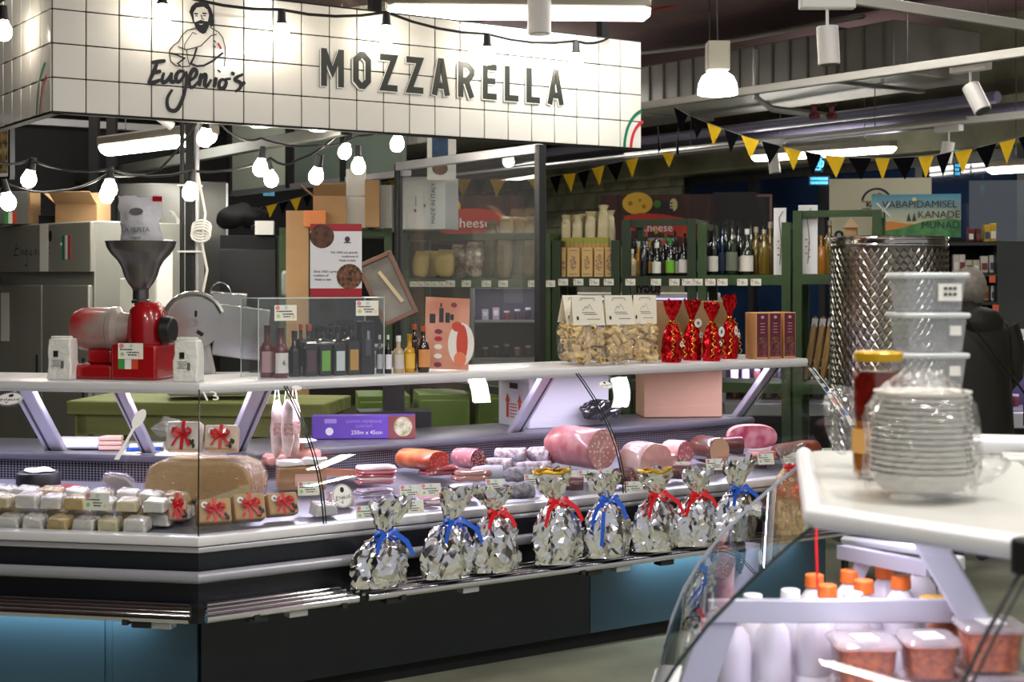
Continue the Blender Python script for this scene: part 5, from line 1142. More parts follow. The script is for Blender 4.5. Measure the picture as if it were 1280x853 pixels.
for i in range(3): MB().prism([(-.05, -.035, i * .02), (.05, -.03, i * .02), (.04, .04, i * .02), (-.04, .04, i * .02)], (0, 0, .018), M('slice_pink', '#d9b3a0', .4)).build('wedge', t, bevel=.004)
p = Apx(180, .92, ZL + .002); t = thing('paper_pad', 'blue-edged white paper pad on the left work ledge', 'paper', p, R(12)); MB().box((0, 0, .006), (.14, .1, .012), M('pad_blue', '#2c5cc0', .5)).build('pad_base', t); MB().box((.01, .01, .016), (.14, .1, .008), m_paper).build('sheet', t)
p = Apx(212, 1.06, ZL); g = MB().ell((0, 0, .085), (.07, .06, .05), m_film, 18, 12); g.crumple(.04, 14, 3); tag(g.build('clear_bag', loc=p, smooth=False), 'crumpled clear plastic bag on the ledge by the corner', 'plastic bag')
# ================================================================== behind the counter, left
def stand_box(px, Y, d, rz, z=0): pass
# green wooden table and cabinets
m_olive = M('olive_wood', '#8a8f4e', .6, col2='#727a3c', vscale=5, stretch=(.3, 3, 3)); m_gcab = M('green_cabinet', '#5f7a2e', .5, var=.12, vscale=3)
tb = thing('work_table', 'olive green painted wooden work table behind the counter', 'table', Vector((P(265, 500, 7.45).x, 7.45, 0)), AB - R(42))
MB().box((0, 0, 1.02), (1.3, .55, .07), m_olive).build('table_top', tb, bevel=.008)
MB().box((0, -.24, .94), (1.2, .03, .1), m_olive).build('apron', tb)
for x in (-.58, .58):
    for y in (-.22, .22): MB().box((x, y, .5), (.07, .07, 1.0), m_olive).build('leg', tb, bevel=.006)
for i, (px, lab) in enumerate(((480, 'left one, next to the olive table'), (555, 'middle one with a dark joint'), (625, 'right one beside the white carton'))):
    c = thing('green_cabinet', 'low green painted cabinet behind the counter, ' + lab, 'cabinet', Vector((P(px, 500, 8.3 + i * .12).x, 8.3 + i * .12, 0)), R(8), 'green cabinets')
    MB().box((0, .2, .5), (.29, .45, 1.0), m_gcab).build('carcass', c, bevel=.004); d_ = MB().box((0, -.035, .5), (.27, .02, .94), m_gcab).build('door', c, bevel=.006); MB().cyl((.12, -.06, .8), (.12, -.045, .8), .012, m_darksteel).build('knob', d_)
# ---- stainless fridge at the far left
fz = thing('upright_fridge', 'tall stainless two-door upright fridge with script lettering on its header', 'fridge', Vector((P(118, 400, 8.5).x, 8.5, 0)), R(-44))
# local: x runs right->left negative along front, front faces local -y
Wf, Df, Hf = 1.1, .75, 1.99
m_fr = M('fridge_steel', '#a8a89e', .35, .3, var=.18, vscale=2, stretch=(1, 1, .15)); m_fr2 = M('fridge_side', '#9c9c94', .4, .4)
MB().box((-Wf / 2, Df / 2, Hf / 2 + .05), (Wf, Df, Hf - .1), m_fr2).build('fridge_body', fz, bevel=.006)
MB().box((-Wf / 2, -.012, Hf - .15), (Wf, .03, .29), m_fr).build('header_panel', fz, bevel=.006)
for i, x in enumerate((-Wf * .255, -Wf * .745)):
    d_ = MB().box((x, -.014, .87), (Wf * .485, .035, 1.5), m_fr).build('door', fz, bevel=.008); MB().box((x + .22, -.034, .95), (.012, .012, .5), m_darksteel).build('handle', d_)
g = MB(); xx = -.86
for st in ([(0, .07), (-.03, .0), (.02, 0)], [(-.01, .035), (.03, .04)], [(.05, .03), (.045, 0), (.07, .03), (.075, 0)], [(.12, .03), (.09, .015), (.11, 0), (.125, .03), (.115, -.06), (.09, -.05)], [(.14, .012), (.17, .03), (.15, 0), (.18, .005)], [(.2, 0), (.21, .03), (.23, 0)], [(.25, .03), (.25, 0)], [(.29, .03), (.27, .0), (.3, .01)], [(.36, .04), (.34, .02), (.36, 0)]):
    stroke(g, [(xx + a_ * 1.1, Hf - .19 + b_ * 1.1) for a_, b_ in st], .006, m_print, False, .029)
g.ell((-.45, -.03, Hf - .08), (.02, .001, .035), m_print, 8, 6); g.build('script_lettering', fz, smooth=False)
MB().box((-.52, -.032, Hf - .15), (.1, .002, .28), m_paper).build('paper_strip', fz); MB().box((-1.0, -.034, 1.42), (.1, .002, .3), m_paper).build('notice_sheet', fz)
g = MB()
for i, c in enumerate(('arc_green', None, 'arc_red')): g.box((-.3 + i * .035, -.029, Hf - .15), (.022, .002, .14), MATS[c] if c else m_stk)
g.build('tricolour_mark', fz); MB().box((.002, .45, Hf - .3), (.003, .14, .4), m_paper).build('notice_sheet', fz)
MB().cyl((-.32, -.034, Hf - .13), (-.32, -.03, Hf - .13), .01, m_stk).build('lock', fz)
zt = Hf
def on_fridge(px, py, Y): return P(px, py, Y)
t = carton(Vector((P(104, 270, 9.0).x, 9.0, zt + .001)), (.26, .2, .12), R(-8), 'open brown carton with torn flaps on top of the fridge', flaps=True)
t = thing('grey_panel_box', 'grey box panel with wooden edge standing on the fridge', 'box', Vector((P(22, 275, 9.1).x, 9.1, zt)), R(-6)); MB().box((0, 0, .1), (.2, .15, .2), M('panel_grey', '#7a7c78', .5)).build('box_body', t, bevel=.004); MB().box((.107, 0, .1), (.014, .15, .2), m_card).build('wooden_edge', t)
t = thing('small_flag', 'small green white and red paper flag on the fridge top', 'flag', Vector((P(14, 285, 8.95).x, 8.95, zt)), 0); 
for i, c in enumerate(('flag_green', None, 'flag_redo')): MB().box((-.03 + .025 * i, 0, .035), (.025, .002, .07), MATS[c] if c else m_paper).build('stripe', t)
t = carton(Vector((P(66, 270, 9.2).x, 9.2, zt)), (.24, .14, .06), R(-5), 'dark flat box beside the carton on the fridge', m_blackm, name='flat_box')
# ---- tall stainless cabinet, pole and beam
t = thing('stainless_cabinet', 'tall stainless steel cabinet wall behind the steel pole', 'cabinet', Vector((P(216, 400, 9.95).x, 9.95, 0)), R(4))
MB().box((-.1, .25, 1.15), (.72, .5, 2.3), m_steel).build('cabinet_body', t, bevel=.006); MB().box((.265, -.012, 1.15), (.2, .03, 2.32), M('steel_dark', '#5f5f5c', .3, .85, var=.3, vscale=3, stretch=(1, 1, .2))).build('side_door', t, bevel=.006); MB().box((.365, -.02, 1.15), (.012, .04, 2.3), m_grey_al).build('edge_trim', t)
pl = thing('steel_pole', 'dark steel pole with conduits carrying the sign', 'pole', Vector((P(238, 400, 7.86).x, 7.86, 0)))
MB().box((0, 0, 1.25), (.045, .045, 2.5), m_darksteel).build('pole_shaft', pl, bevel=.004)
for x in (-.04, .04): MB().cyl((x, -.02, .9), (x, -.02, 2.5), .012, m_grey_al if x > 0 else m_darksteel, seg=10).build('conduit', pl)
for z in (1.8, 2.15): MB().box((0, -.01, z), (.12, .07, .01), m_paper).build('cable_tie', pl)
MB().tube([(.05, -.04, 2.2), (.09, -.05, 2.0), (.07, -.05, 1.85), (.1, -.05, 1.7), (.06, -.05, 1.5), (.11, -.05, 1.28)], .007, m_paper, seg=8).build('white_cable', pl)
for i in range(4): MB().tube([(.07 + .05 * math.sin(a), -.05 - i * .008, 1.93 - i * .015 + .035 * math.cos(a)) for a in [2 * math.pi * j / 12 for j in range(12)]], .006, m_paper, seg=6, closed=True).build('cable_loop', pl)
tag(MB().box((0, 0, 0), (.05, 4.2, .06), M('beam_grey', '#4c4d48', .55, .2)).build('steel_beam', loc=B(1.32, SN + .06 + 2.1, 2.385), rot=(0, 0, AB + R(-.4)), bevel=.004), 'long galvanised beam running back under the sign', 'beam')
for i, px in enumerate((118, 140)):
    pp = P(px, 200, 9.8); tag(MB().box((pp.x, pp.y, 2.4), (.06, .06, 1.5), m_blackm).build('black_post'), f'black post behind the fridge, {("left", "right")[i]} of two', 'post')
t = thing('framed_picture', 'dark framed picture with gold leaves at the left edge', 'picture', P(2, 190, 8.3), R(-30))
MB().box((0, 0, 0), (.16, .02, .28), m_paper).build('picture_print', t); MB().box((.0, -.011, 0), (.12, .002, .24), M('gold_leaves', '#b8a070', .6, col2='#3a2a1a', vscale=30)).build('leaf_print', t); MB().box((.085, -.005, 0), (.016, .035, .3), m_black).build('frame', t); MB().box((0.0, -.005, -.15), (.18, .035, .016), m_black).build('frame', t)
t = thing('wall_camera', 'small white security camera under the sign near the pole', 'camera', P(215, 158, 7.2), R(20)); MB().cyl((0, 0, 0), (-.08, -.03, .05), .022, m_white).build('camera_body', t); MB().cyl((-.02, 0, 0), (-.01, 0, .08), .01, m_white).build('mount', t)
# cutting board and sheet leaning on the cabinet
tag(MB().box((0, 0, 0), (.22, .015, .36), M('board_pale', '#c9cac2', .5)).build('pale_board', loc=P(172, 388, 8.3), rot=(R(-4), 0, R(-8)), bevel=.02), 'pale rounded board leaning behind the red grinder', 'board')
t = thing('cable_coil', 'coil of thick white cables beside the packet', 'cable', P(213, 285, 9.945))
for i in range(4): MB().tube([(.05 * math.cos(a) + i * .008, 0, .11 * math.sin(a) - i * .01) for a in [R(-60 + 12 * j) for j in range(14)]], .007, m_paper, seg=6).build('cable_strand', t)
# ---- meat slicer
sl = thing('meat_slicer', 'white and steel meat slicer with round blade behind the grinder', 'slicer', P(250, 470, 7.38) * Vector((1, 1, 0)) + Vector((0, 0, 1.058)), R(12))
k = 6.95 / F
m_slw = M('slicer_white', '#cfcfca', .25, .2); m_sls = M('slicer_steel', '#b9b9b5', .22, .85)
MB().box((.05, .05, .07), (.42, .3, .1), m_slw).build('base', sl, bevel=.02)
g = MB(); g.prism([(-.1, -.06, .12), (.08, -.06, .12), (.02, -.06, .41), (-.06, -.06, .41)], (0, .1, 0), m_slw); g.build('motor_housing', sl, bevel=.02)
g = MB(); g.lathe([(.0, 0), (.08, .0), (.125, .008), (.13, .012), (.13, .018), (.02, .02)], m_sls, seg=36, caps=False); o = g.build('blade', sl, loc=(-.03, -.07, .38), rot=(R(90), 0, 0)); 
MB().tube([(-.03 + .145 * math.cos(a), -.05, .38 + .145 * math.sin(a)) for a in [R(20 + 14 * i) for i in range(18)]], .014, m_sls, seg=8).build('blade_guard', sl)
MB().box((.2, -.04, .33), (.26, .012, .26), m_sls, mtx=Matrix.Rotation(R(8), 3, 'Y')).build('carriage_plate', sl, bevel=.01); MB().box((.14, -.02, .47), (.18, .02, .12), m_sls, mtx=Matrix.Rotation(R(4), 3, 'Y')).build('end_plate', sl, bevel=.015)
MB().tube([(.1 + .05 * math.cos(a), -.03, .52 + .06 * math.sin(a)) for a in [math.pi * i / 10 for i in range(11)]], .004, m_chrome).build('handle_wire', sl)
MB().box((.0, -.1, .33), (.035, .03, .02), m_black, mtx=Matrix.Rotation(R(35), 3, 'Y')).build('knob', sl, bevel=.005); MB().cyl((-.02, -.085, .41), (-.02, -.085, .44), .008, m_black).build('screw', sl)
# ---- black cabinet, black bag, sheets, white pillar box at the middle back
t = thing('black_cabinet', 'matt black cabinet behind the acrylic case', 'cabinet', Vector((P(310, 350, 9.6).x, 9.6, 0)), R(3)); MB().box((0, .2, .97), (.36, .4, 1.94), m_blackm).build('cabinet_body', t, bevel=.006); MB().box((.0, -.012, .95), (.36, .02, 1.8), M('black_satin', '#191a1c', .4)).build('door', t, bevel=.004)
g = MB().ell((0, 0, .13), (.17, .1, .075), M('bag_cloth', '#141416', .7), 20, 12); g.crumple(.05, 9, 4); bgx = g.build('bag_body'); t = thing('black_holdall', 'black cloth holdall lying on the black cabinet', 'bag', Vector((P(304, 290, 9.8).x, 9.8, 1.94)), 0); bgx.parent = t; MB().tube([(.14 + .06 * math.cos(a), -.13, .05 + .025 * math.sin(a)) for a in [2 * math.pi * i / 12 for i in range(12)]], .008, m_black, closed=True).build('strap', t)
tag(MB().box((0, 0, 0), (.12, .1, .09), m_paper).build('white_sheet_stack', loc=Vector((P(331, 286, 9.62).x, 9.62, 1.94 + .047)), rot=(0, 0, R(5))), 'stack of white sheets in front of the black holdall', 'paper')
# shelf unit with cartons behind the poster card
t = thing('green_shelf_frame', 'green metal stand under the stacked cartons', 'shelf', Vector((P(420, 350, 9.4).x, 9.4, 0)), R(4))
for x in (-.33, .33):
    for y in (0, .4): MB().box((x, y, .99), (.05, .05, 1.98), m_green).build('post', t)
for z in (.5, 1.2, 1.95): MB().box((0, .2, z), (.7, .45, .05), m_green).build('shelf_board', t)
def cart(px, py, Y, d, rz, label, **k): return carton(Vector((P(px, py, Y).x, Y, 1.978)), d, rz, label, **k)
cart(376, 330, 9.55, (.13, .1, .08), R(3), 'small brown carton left below the flap of the open carton')
t = carton(Vector((P(372, 320, 9.2).x, 9.2, 0)), (.14, .03, 2.08), R(3), 'tall narrow brown cardboard pack standing beside the poster card')
cart(412, 300, 9.3, (.2, .2, .2), R(8), 'open brown carton with a raised flap on the green stand', flaps=True)
wc = M('carton_white', '#d9d8d2', .6)
cart(446, 290, 9.45, (.13, .2, .2), R(4), 'lower white carton with printed marks on the green stand', mat=wc); t = carton(Vector((P(446, 250, 9.45).x, 9.45, 2.18)), (.13, .2, .17), R(4), 'upper white carton stacked on another on the green stand', wc)
carton(Vector((P(466, 290, 9.3).x, 9.3, 1.978)), (.09, .12, .3), R(2), 'tall brown paper sack box next to the glass frame')
cart(394, 300, 9.15, (.14, .05, .1), R(0), 'orange-brown low carton in front of the open one', mat=M('carton_orange', '#c87a48', .8))
t = thing('exit_sign', 'small blue glowing pictogram sign high behind the bulbs', 'sign', P(336, 240, 11.5), R(5)); MB().box((0, 0, 0), (.085, .02, .06), M('exit_blue', '#5fb0d8', .5, emit=.5)).build('sign_face', t); MB().cyl((0, 0, .03), (0, 0, 3.95 - t.location.z), .004, m_darksteel, seg=6).build('hanger', t); MB().box((.012, -.011, 0), (.02, .002, .03), m_stk).build('pictogram', t)
t = thing('towel_dispenser', 'grey wall dispenser behind the acrylic case', 'dispenser', P(362, 355, 9.33), R(3)); MB().box((0, 0, 0), (.1, .08, .17), M('disp_grey', '#8a8d86', .4)).build('dispenser_body', t, bevel=.02); MB().cyl((0, -.042, -.03), (0, -.038, -.03), .02, m_darksteel).build('window', t)
# framed glass lid leaning behind the small bottles, on a grey scale
t = thing('counter_scale', 'grey kitchen scale behind the small bottles', 'scale', Vector((P(492, 440, 7.4).x, 7.4, 1.0)), R(10)); MB().box((0, 0, .24), (.24, .16, .1), M('scale_grey', '#8d8a80', .4)).build('scale_body', t, bevel=.012); MB().box((0, 0, .095), (.1, .1, .19), m_darksteel).build('scale_column', t)
for i in range(5): MB().box((.06, -.081, .215 + i * .012), (.08, .002, .004), m_printg).build('vent_slot', t)
t = thing('scale_stand', 'low dark cupboard carrying the kitchen scale', 'cupboard', Vector((P(492, 440, 7.4).x, 7.4, 0)), R(10)); MB().box((0, 0, .5), (.36, .2, 1.0), m_darksteel).build('cupboard_body', t, bevel=.005)
pf = thing('tilted_frame', 'brown wooden frame with glass tilted over the grey scale', 'frame', P(484, 361, 7.24), 0, rot=(R(-14), R(-24), R(6)))
k = 7.24 / F; fw, fh = 42 * k, 82 * k; m_wood = M('frame_wood', '#7a5542', .4, var=.2, vscale=20, coat=.3)
for c, s in (((0, 0, fh / 2), (fw, .02, .022)), ((0, 0, -fh / 2), (fw, .02, .022)), ((-fw / 2, 0, 0), (.022, .02, fh + .02)), ((fw / 2, 0, 0), (.022, .02, fh + .02))): MB().box(c, s, m_wood).build('frame_bar', pf, bevel=.003)
MB().box((0, .006, 0), (fw, .004, fh), M('frame_backing', '#7d7a6c', .25, var=.5, vscale=6, coat=.6)).build('backing', pf); MB().box((.02, -.004, .0), (.018, .006, fh * .6), M('stick_cream', '#cfc09a', .5), mtx=Matrix.Rotation(R(-14), 3, 'Y')).build('slat', pf)
# ================================================================== glass partition frame with the tall post
gp = thing('glass_partition', 'dark steel framed glass partition rising from the counter to the sign', 'partition', B(2.42, 1.30, 0), AB)
MB().box((0, 0, 1.18), (.045, .045, 2.36), m_darksteel).build('post', gp, bevel=.003); MB().box((0, 1.5, 1.69), (.04, .04, 1.34), m_darksteel).build('post', gp, bevel=.003)
MB().box((0, .75, 2.34), (.045, 1.5, .05), m_grey_al).build('top_rail', gp, bevel=.003); MB().box((0, .75, 1.045), (.04, 1.5, .04), m_darksteel).build('bottom_rail', gp)
MB().add([(0, .03, 1.02), (0, 1.48, 1.02), (0, 1.48, 2.32), (0, .03, 2.32)], [(0, 1, 2, 3)], glass_mat('hazy_glass', '#eef2ee', 1.2, haze=.045)).build('glass_pane', gp)
# ================================================================== green shelving behind the stall
R0 = P(506, 350, 9.75) * Vector((1, 1, 0)); R1 = P(992, 350, 9.0) * Vector((1, 1, 0)); R2 = P(1096, 350, 8.84) * Vector((1, 1, 0))
rd = (R1 - R0).normalized(); rb_ = Vector((-rd.y, rd.x, 0)); AR = math.atan2(rd.y, rd.x)
def RK(px, dep, z):
    k = (px - 640) / F; b = R0 + rb_ * dep; u = (k * b.y - b.x) / (rd.x - k * rd.y); q = b + rd * u; return Vector((q.x, q.y, z))
def rack(px0, px1, ztop, label, zs, mat, depth=.4, brace=True, front_bar=True):
    a, b = RK(px0, 0, 0), RK(px1, 0, 0); L = (b - a).length
    t = thing('metal_rack', label, 'shelf', a, AR, 'green metal racks')
    for x in (0, L):
        for y in (0, depth): MB().box((x, y, ztop / 2), (.055, .04, ztop), mat).build('upright', t, bevel=.003)
        if brace:
            MB().tube([(x, depth, 1.0), (x, 0, 1.58)], .02, mat, seg=6).build('side_brace', t); MB().box((x, depth / 2, ztop - .02), (.04, depth, .04), mat).build('side_bar', t)
    if front_bar: MB().box((L / 2, 0.02, ztop - .02), (L, .035, .04), mat).build('top_bar', t)
    for z in zs: MB().box((L / 2, depth / 2, z), (L - .03, depth + .02, .035), mat).build('shelf_board', t, bevel=.003); MB().box((L / 2, -.015, z - .012), (L - .05, .012, .062), mat).build('shelf_lip', t, bevel=.002)
    return t
rack(506, 684, 1.95, 'green metal rack seen through the glass partition', (1.64, 1.0, .4), m_green)
rack(696, 770, 1.9, 'green metal rack bay with pasta cartons', (1.65, 1.0, .4), m_dgreen, front_bar=False)
rack(783, 865, 2.03, 'green metal rack bay with a dark top bar holding oil bottles', (1.655, 1.0, .4), m_dgreen)
rack(878, 983, 2.0, 'green metal rack bay holding wine bottles', (1.66, 1.0, .4), m_green, front_bar=False)
rack(997, 1096, 2.07, 'light green rack bay beside the steel drum', (1.665, 1.0, .4), m_green)
ZR = 1.6575
def on_rack(px, dep=.12, z=None): return RK(px, dep, (1.6575 if px < 690 else 1.668 if px < 778 else 1.673 if px < 870 else 1.678 if px < 990 else 1.683) if z is None else z)
# price tags on the lips
tags_px = [517, 525, 534, 543, 552, 563, 583, 608, 629, 666, 688, 704, 723, 743, 761, 788, 820, 843, 859, 872, 888, 903, 928, 945]
for i, px in enumerate(tags_px):
    p = RK(px, -.03, 1.605 if px < 690 else 1.615); price_tag(p, AR, f'cream price tag on the green shelf lip, {ORD[i]} from the left', 'price tags on the green shelf', i, .62 if px < 560 else .75, 0)
# ---- pasta cartons
m_pc = M('pasta_carton', '#dcb878', .6, var=.06, vscale=4); m_win = M('carton_window', '#6b4a34', .35, col2='#d9b48a', vscale=70)
for i, (px, wpx, ov) in enumerate(((703, 11, 0), (718, 16, 1), (735, 14, 1), (750, 12, 2), (764, 13, 2))):
    k = 9.4 / F; W, Hh = wpx * k, 37 * k
    t = carton(on_rack(px, .06), (W, .06, Hh), AR, f'kraft pasta carton with an oval window, {ORD[i]} from the left on the rack', m_pc, name='pasta_carton', group='kraft pasta cartons')
    g = MB(); 
    if ov == 0:
        for x in (-.016, .016):
            for z in (.055, .09): disc(g, x, z, .013, .015, m_win, -.031)
    else: disc(g, 0, Hh * .48, W * (.26 if ov == 1 else .36), Hh * (.24 if ov == 1 else .32), m_win, -.031)
    g.build('window', t); g = MB()
    for z in (.9, .1): g.box((0, -.031, Hh * z), (W * .6, .001, .004), m_printg)
    g.build('carton_print', t)
for i in range(11):
    px = 706 + i * 5.3; t = carton(on_rack(px, .15), (.026, .05, .255), AR, f'slim pasta packet with olive top behind the cartons, {ORD[i]} from the left', M('packet_tan', '#bf9a5c', .6), name='pasta_packet', group='slim pasta packets')
    MB().box((0, -.0002, .235), (.0265, .051, .035), M('packet_olive', '#9aa040', .6)).build('olive_top', t)
m_long = M('long_pasta', '#cfc39a', .5, var=.15, vscale=14, coat=.3)
for i, (px, h) in enumerate(((708, .40), (715, .39), (722, .40), (730, .41), (738, .42), (746, .42), (754, .46), (762, .43))):
    t = thing('spaghetti_bag', f'tall cream spaghetti bag at the back of the rack, {ORD[i]} from the left', 'pasta bag', on_rack(px, .235 + .085 * (i % 2)) + Vector((0, 0, .006)), AR, 'tall spaghetti bags')
    g = MB().ell((0, 0, h * .46), (.034, .03, h * .46), m_long, 12, 12, p=.5); g.crumple(.003, 18, i); g.build('pasta_body', t); g = MB().lathe([(.034, h * .86), (.024, h * .93), (.036, h * 1.0)], m_long, seg=10, caps=False); g.crumple(.005, 30, i).build('bag_top', t)
# ---- sealed bags seen through the glass partition
for i, (px, w_, h, mt, lab) in enumerate(((526, .11, .155, 'p', 'cream pasta bag lying at the left end behind the glass partition'), (538, .12, .16, 'p', 'second cream pasta bag behind the glass partition'), (556, .13, .165, 'p', 'third cream pasta bag behind the glass partition'),
        (573, .12, .2, 'c', 'shiny clear packet with brown filling behind the glass partition'), (592, .13, .215, 'c', 'shiny clear packet with a white label behind the glass partition'),
        (612, .1, .36, 'd', 'tall dark olive pasta packet behind the glass, leftmost'), (630, .11, .38, 'd', 'tall dark olive pasta packet behind the glass, second'), (646, .11, .38, 'd', 'tall dark olive pasta packet behind the glass, third'), (661, .1, .38, 'd', 'tall dark olive pasta packet behind the glass, next to the tall post'), (672, .06, .3, 'p', 'cream packet half behind the tall post'))):
    m_ = {'p': M('bag_cream', '#dcbf72', .4, coat=.5, var=.12, vscale=9), 'c': M('bag_clearbrown', '#cfc4b4', .12, col2='#6b4c34', vscale=22, coat=.8), 'd': M('bag_olive', '#8d8060', .35, col2='#6a5c40', vscale=8, coat=.5)}[mt]
    t = thing('sealed_bag', lab, 'packet', on_rack(px, .09 + .115 * (i % 2)) + Vector((0, 0, .014)), AR, 'packets behind the glass partition'); t.rotation_euler = (0, R(3), AR)
    g = MB().ell((0, 0, h * .48), (w_ / 2, .036, h * .5), m_, 16, 14, p=.55); g.crumple(.007, 20, i); g.build('packet_body', t)
    MB().box((0, -.0, h * .99), (w_ * .8, .006, .03), m_).build('seal', t)
# ---- oil and vinegar bottles
row = [(790, .028, .17, g_clear, c_white, 'a89878', 'short'), (798, .026, .22, bottle_glass('yellow', '#c8920f'), c_white, 'c9a040', 'short'), (805, .028, .25, g_dark, c_black, None, 'round'), (812, .026, .22, g_dark, c_gold, 'c8a030', 'short'), (821, .03, .21, g_dark, c_white, 'dfe0d8', 'short'), (829, .03, .235, g_dark, c_cork, '5a3a30', 'short'), (838, .03, .235, g_dark, c_green, '6fb52c', 'short'), (846, .028, .22, g_dark, c_black, 'e4e2d8', 'short'), (855, .034, .24, g_dark, c_dred, 'e0dcd8', 'short'), (863, .034, .22, g_dark, c_dred, 'd8cfc8', 'short'), (871, .034, .22, g_dark, c_dred, 'd8cfc8', 'short'),
       (882, .032, .28, g_dark, c_black, 'ddd9cf', 'wine'), (892, .032, .28, g_dark, c_black, 'ddd9cf', 'wine'), (903, .038, .33, g_blue, c_black, '22344e', 'wine'), (915, .038, .34, g_green, c_black, '6a7060', 'wine'), (926, .03, .27, g_dark, c_black, 'cfc9be', 'wine'), (934, .042, .285, g_green, c_white, 'e3ddd2', 'jug'), (945, .042, .30, g_oil, M('clip_wire', '#b9b2a0', .4, .5), None, 'jug'), (955, .036, .28, g_oil, MATS['clip_wire'], None, 'wine'), (963, .042, .33, g_oil, MATS['clip_wire'], None, 'jug')]
names = ['pale small bottle with white cap', 'yellow oil bottle with white cap', 'plain black tall slim bottle', 'dark bottle with gold cap and gold label', 'dark bottle with white label and white cap', 'dark bottle with orange cap', 'dark bottle with bright green label', 'dark bottle with cream label next to the green one', 'dark bottle with red cap, left of three', 'dark bottle with red cap, middle of three', 'dark bottle with red cap, right of three', 'wine bottle with cream label, left of two', 'wine bottle with cream label, right of two', 'wine bottle with dark blue label', 'wine bottle with grey-green label', 'dark bottle half hidden behind a white-capped jug', 'green jug bottle with white cap and large white label', 'swing-top olive oil jug, left one', 'swing-top oil bottle in the rear', 'tall swing-top olive oil jug beside the white panel']
for i, (px, r, h, gl, cp, lb, kd) in enumerate(row):
    t = bottle(on_rack(px, .075 + .09 * (i % 2)) + Vector((0, 0, .002)), r, h, names[i] + ' on the green rack', gl, cp, LBL(lb) if lb else None, 'bottles on the green rack', kd, (.08, .42), AR)
for i in range(6):
    px = 796 + i * 12; bottle(on_rack(px, .3) + Vector((0, 0, .002)), .026, .27 + .02 * (i % 3), f'black bottle in the rear row of the rack, {ORD[i]} from the left', g_dark, (c_black, c_cork, c_gold, c_green)[i % 4], None, 'bottles on the green rack', 'round', rz=AR)
for i in range(5):
    bottle(on_rack(891 + i * 16, .3) + Vector((0, 0, .002)), .034, .34 + .01 * (i % 2), f'dark wine bottle in the rear row, {ORD[i]} from the left', g_dark, c_black, None, 'bottles on the green rack', 'wine', rz=AR)
# white panels with dried sprigs
for i, (px, w_, h, lab) in enumerate(((975, .075, .41, 'narrow white board with a dried sprig at the end of the wine row'), (1010, .115, .42, 'white board with a tied dried sprig beside the green upright'))):
    t = thing('sprig_board', lab, 'board', on_rack(px, .055) + Vector((0, 0, .003)), AR); MB().box((0, 0, h / 2), (w_, .02, h), M('board_bright', '#e8e8ea', .4)).build('board', t); g = MB(); g.tube([(.0, -.013, h * .15), (.01, -.014, h * .5), (-.005, -.014, h * .85), (.02, -.014, h * .95)], .0025, M('twig', '#6a5a48', .7), seg=5)
    for j in range(6): g.ell((.008 * (-1) ** j, -.015, h * (.25 + .05 * j)), (.008, .003, .005), M('dry_leaf', '#a8905c', .7), 6, 4)
    g.build('sprig', t)
bottle(on_rack(1026, .1), .035, .24, 'amber honey coloured bottle beside the white board', g_amber, c_gold, None, 'bottles by the drum', 'round'); bottle(on_rack(1037, .12), .04, .33, 'olive oil bottle with swing top next to the drum', g_oil, MATS['clip_wire'], None, 'bottles by the drum', 'wine')
t = thing('paper_bird_house', 'small tan paper house on the light green rack', 'ornament', on_rack(1064, .2, 1.70), AR); MB().box((0, 0, .22), (.07, .07, .1), m_kraft).build('house_wall', t); MB().prism([(-.05, -.05, .27), (.05, -.05, .27), (0, -.05, .33)], (0, .1, 0), M('paper_tan', '#d9b68c', .7)).build('house_roof', t); MB().cyl((0, 0, -.01), (0, 0, .17), .03, g_oil).build('jar', t)
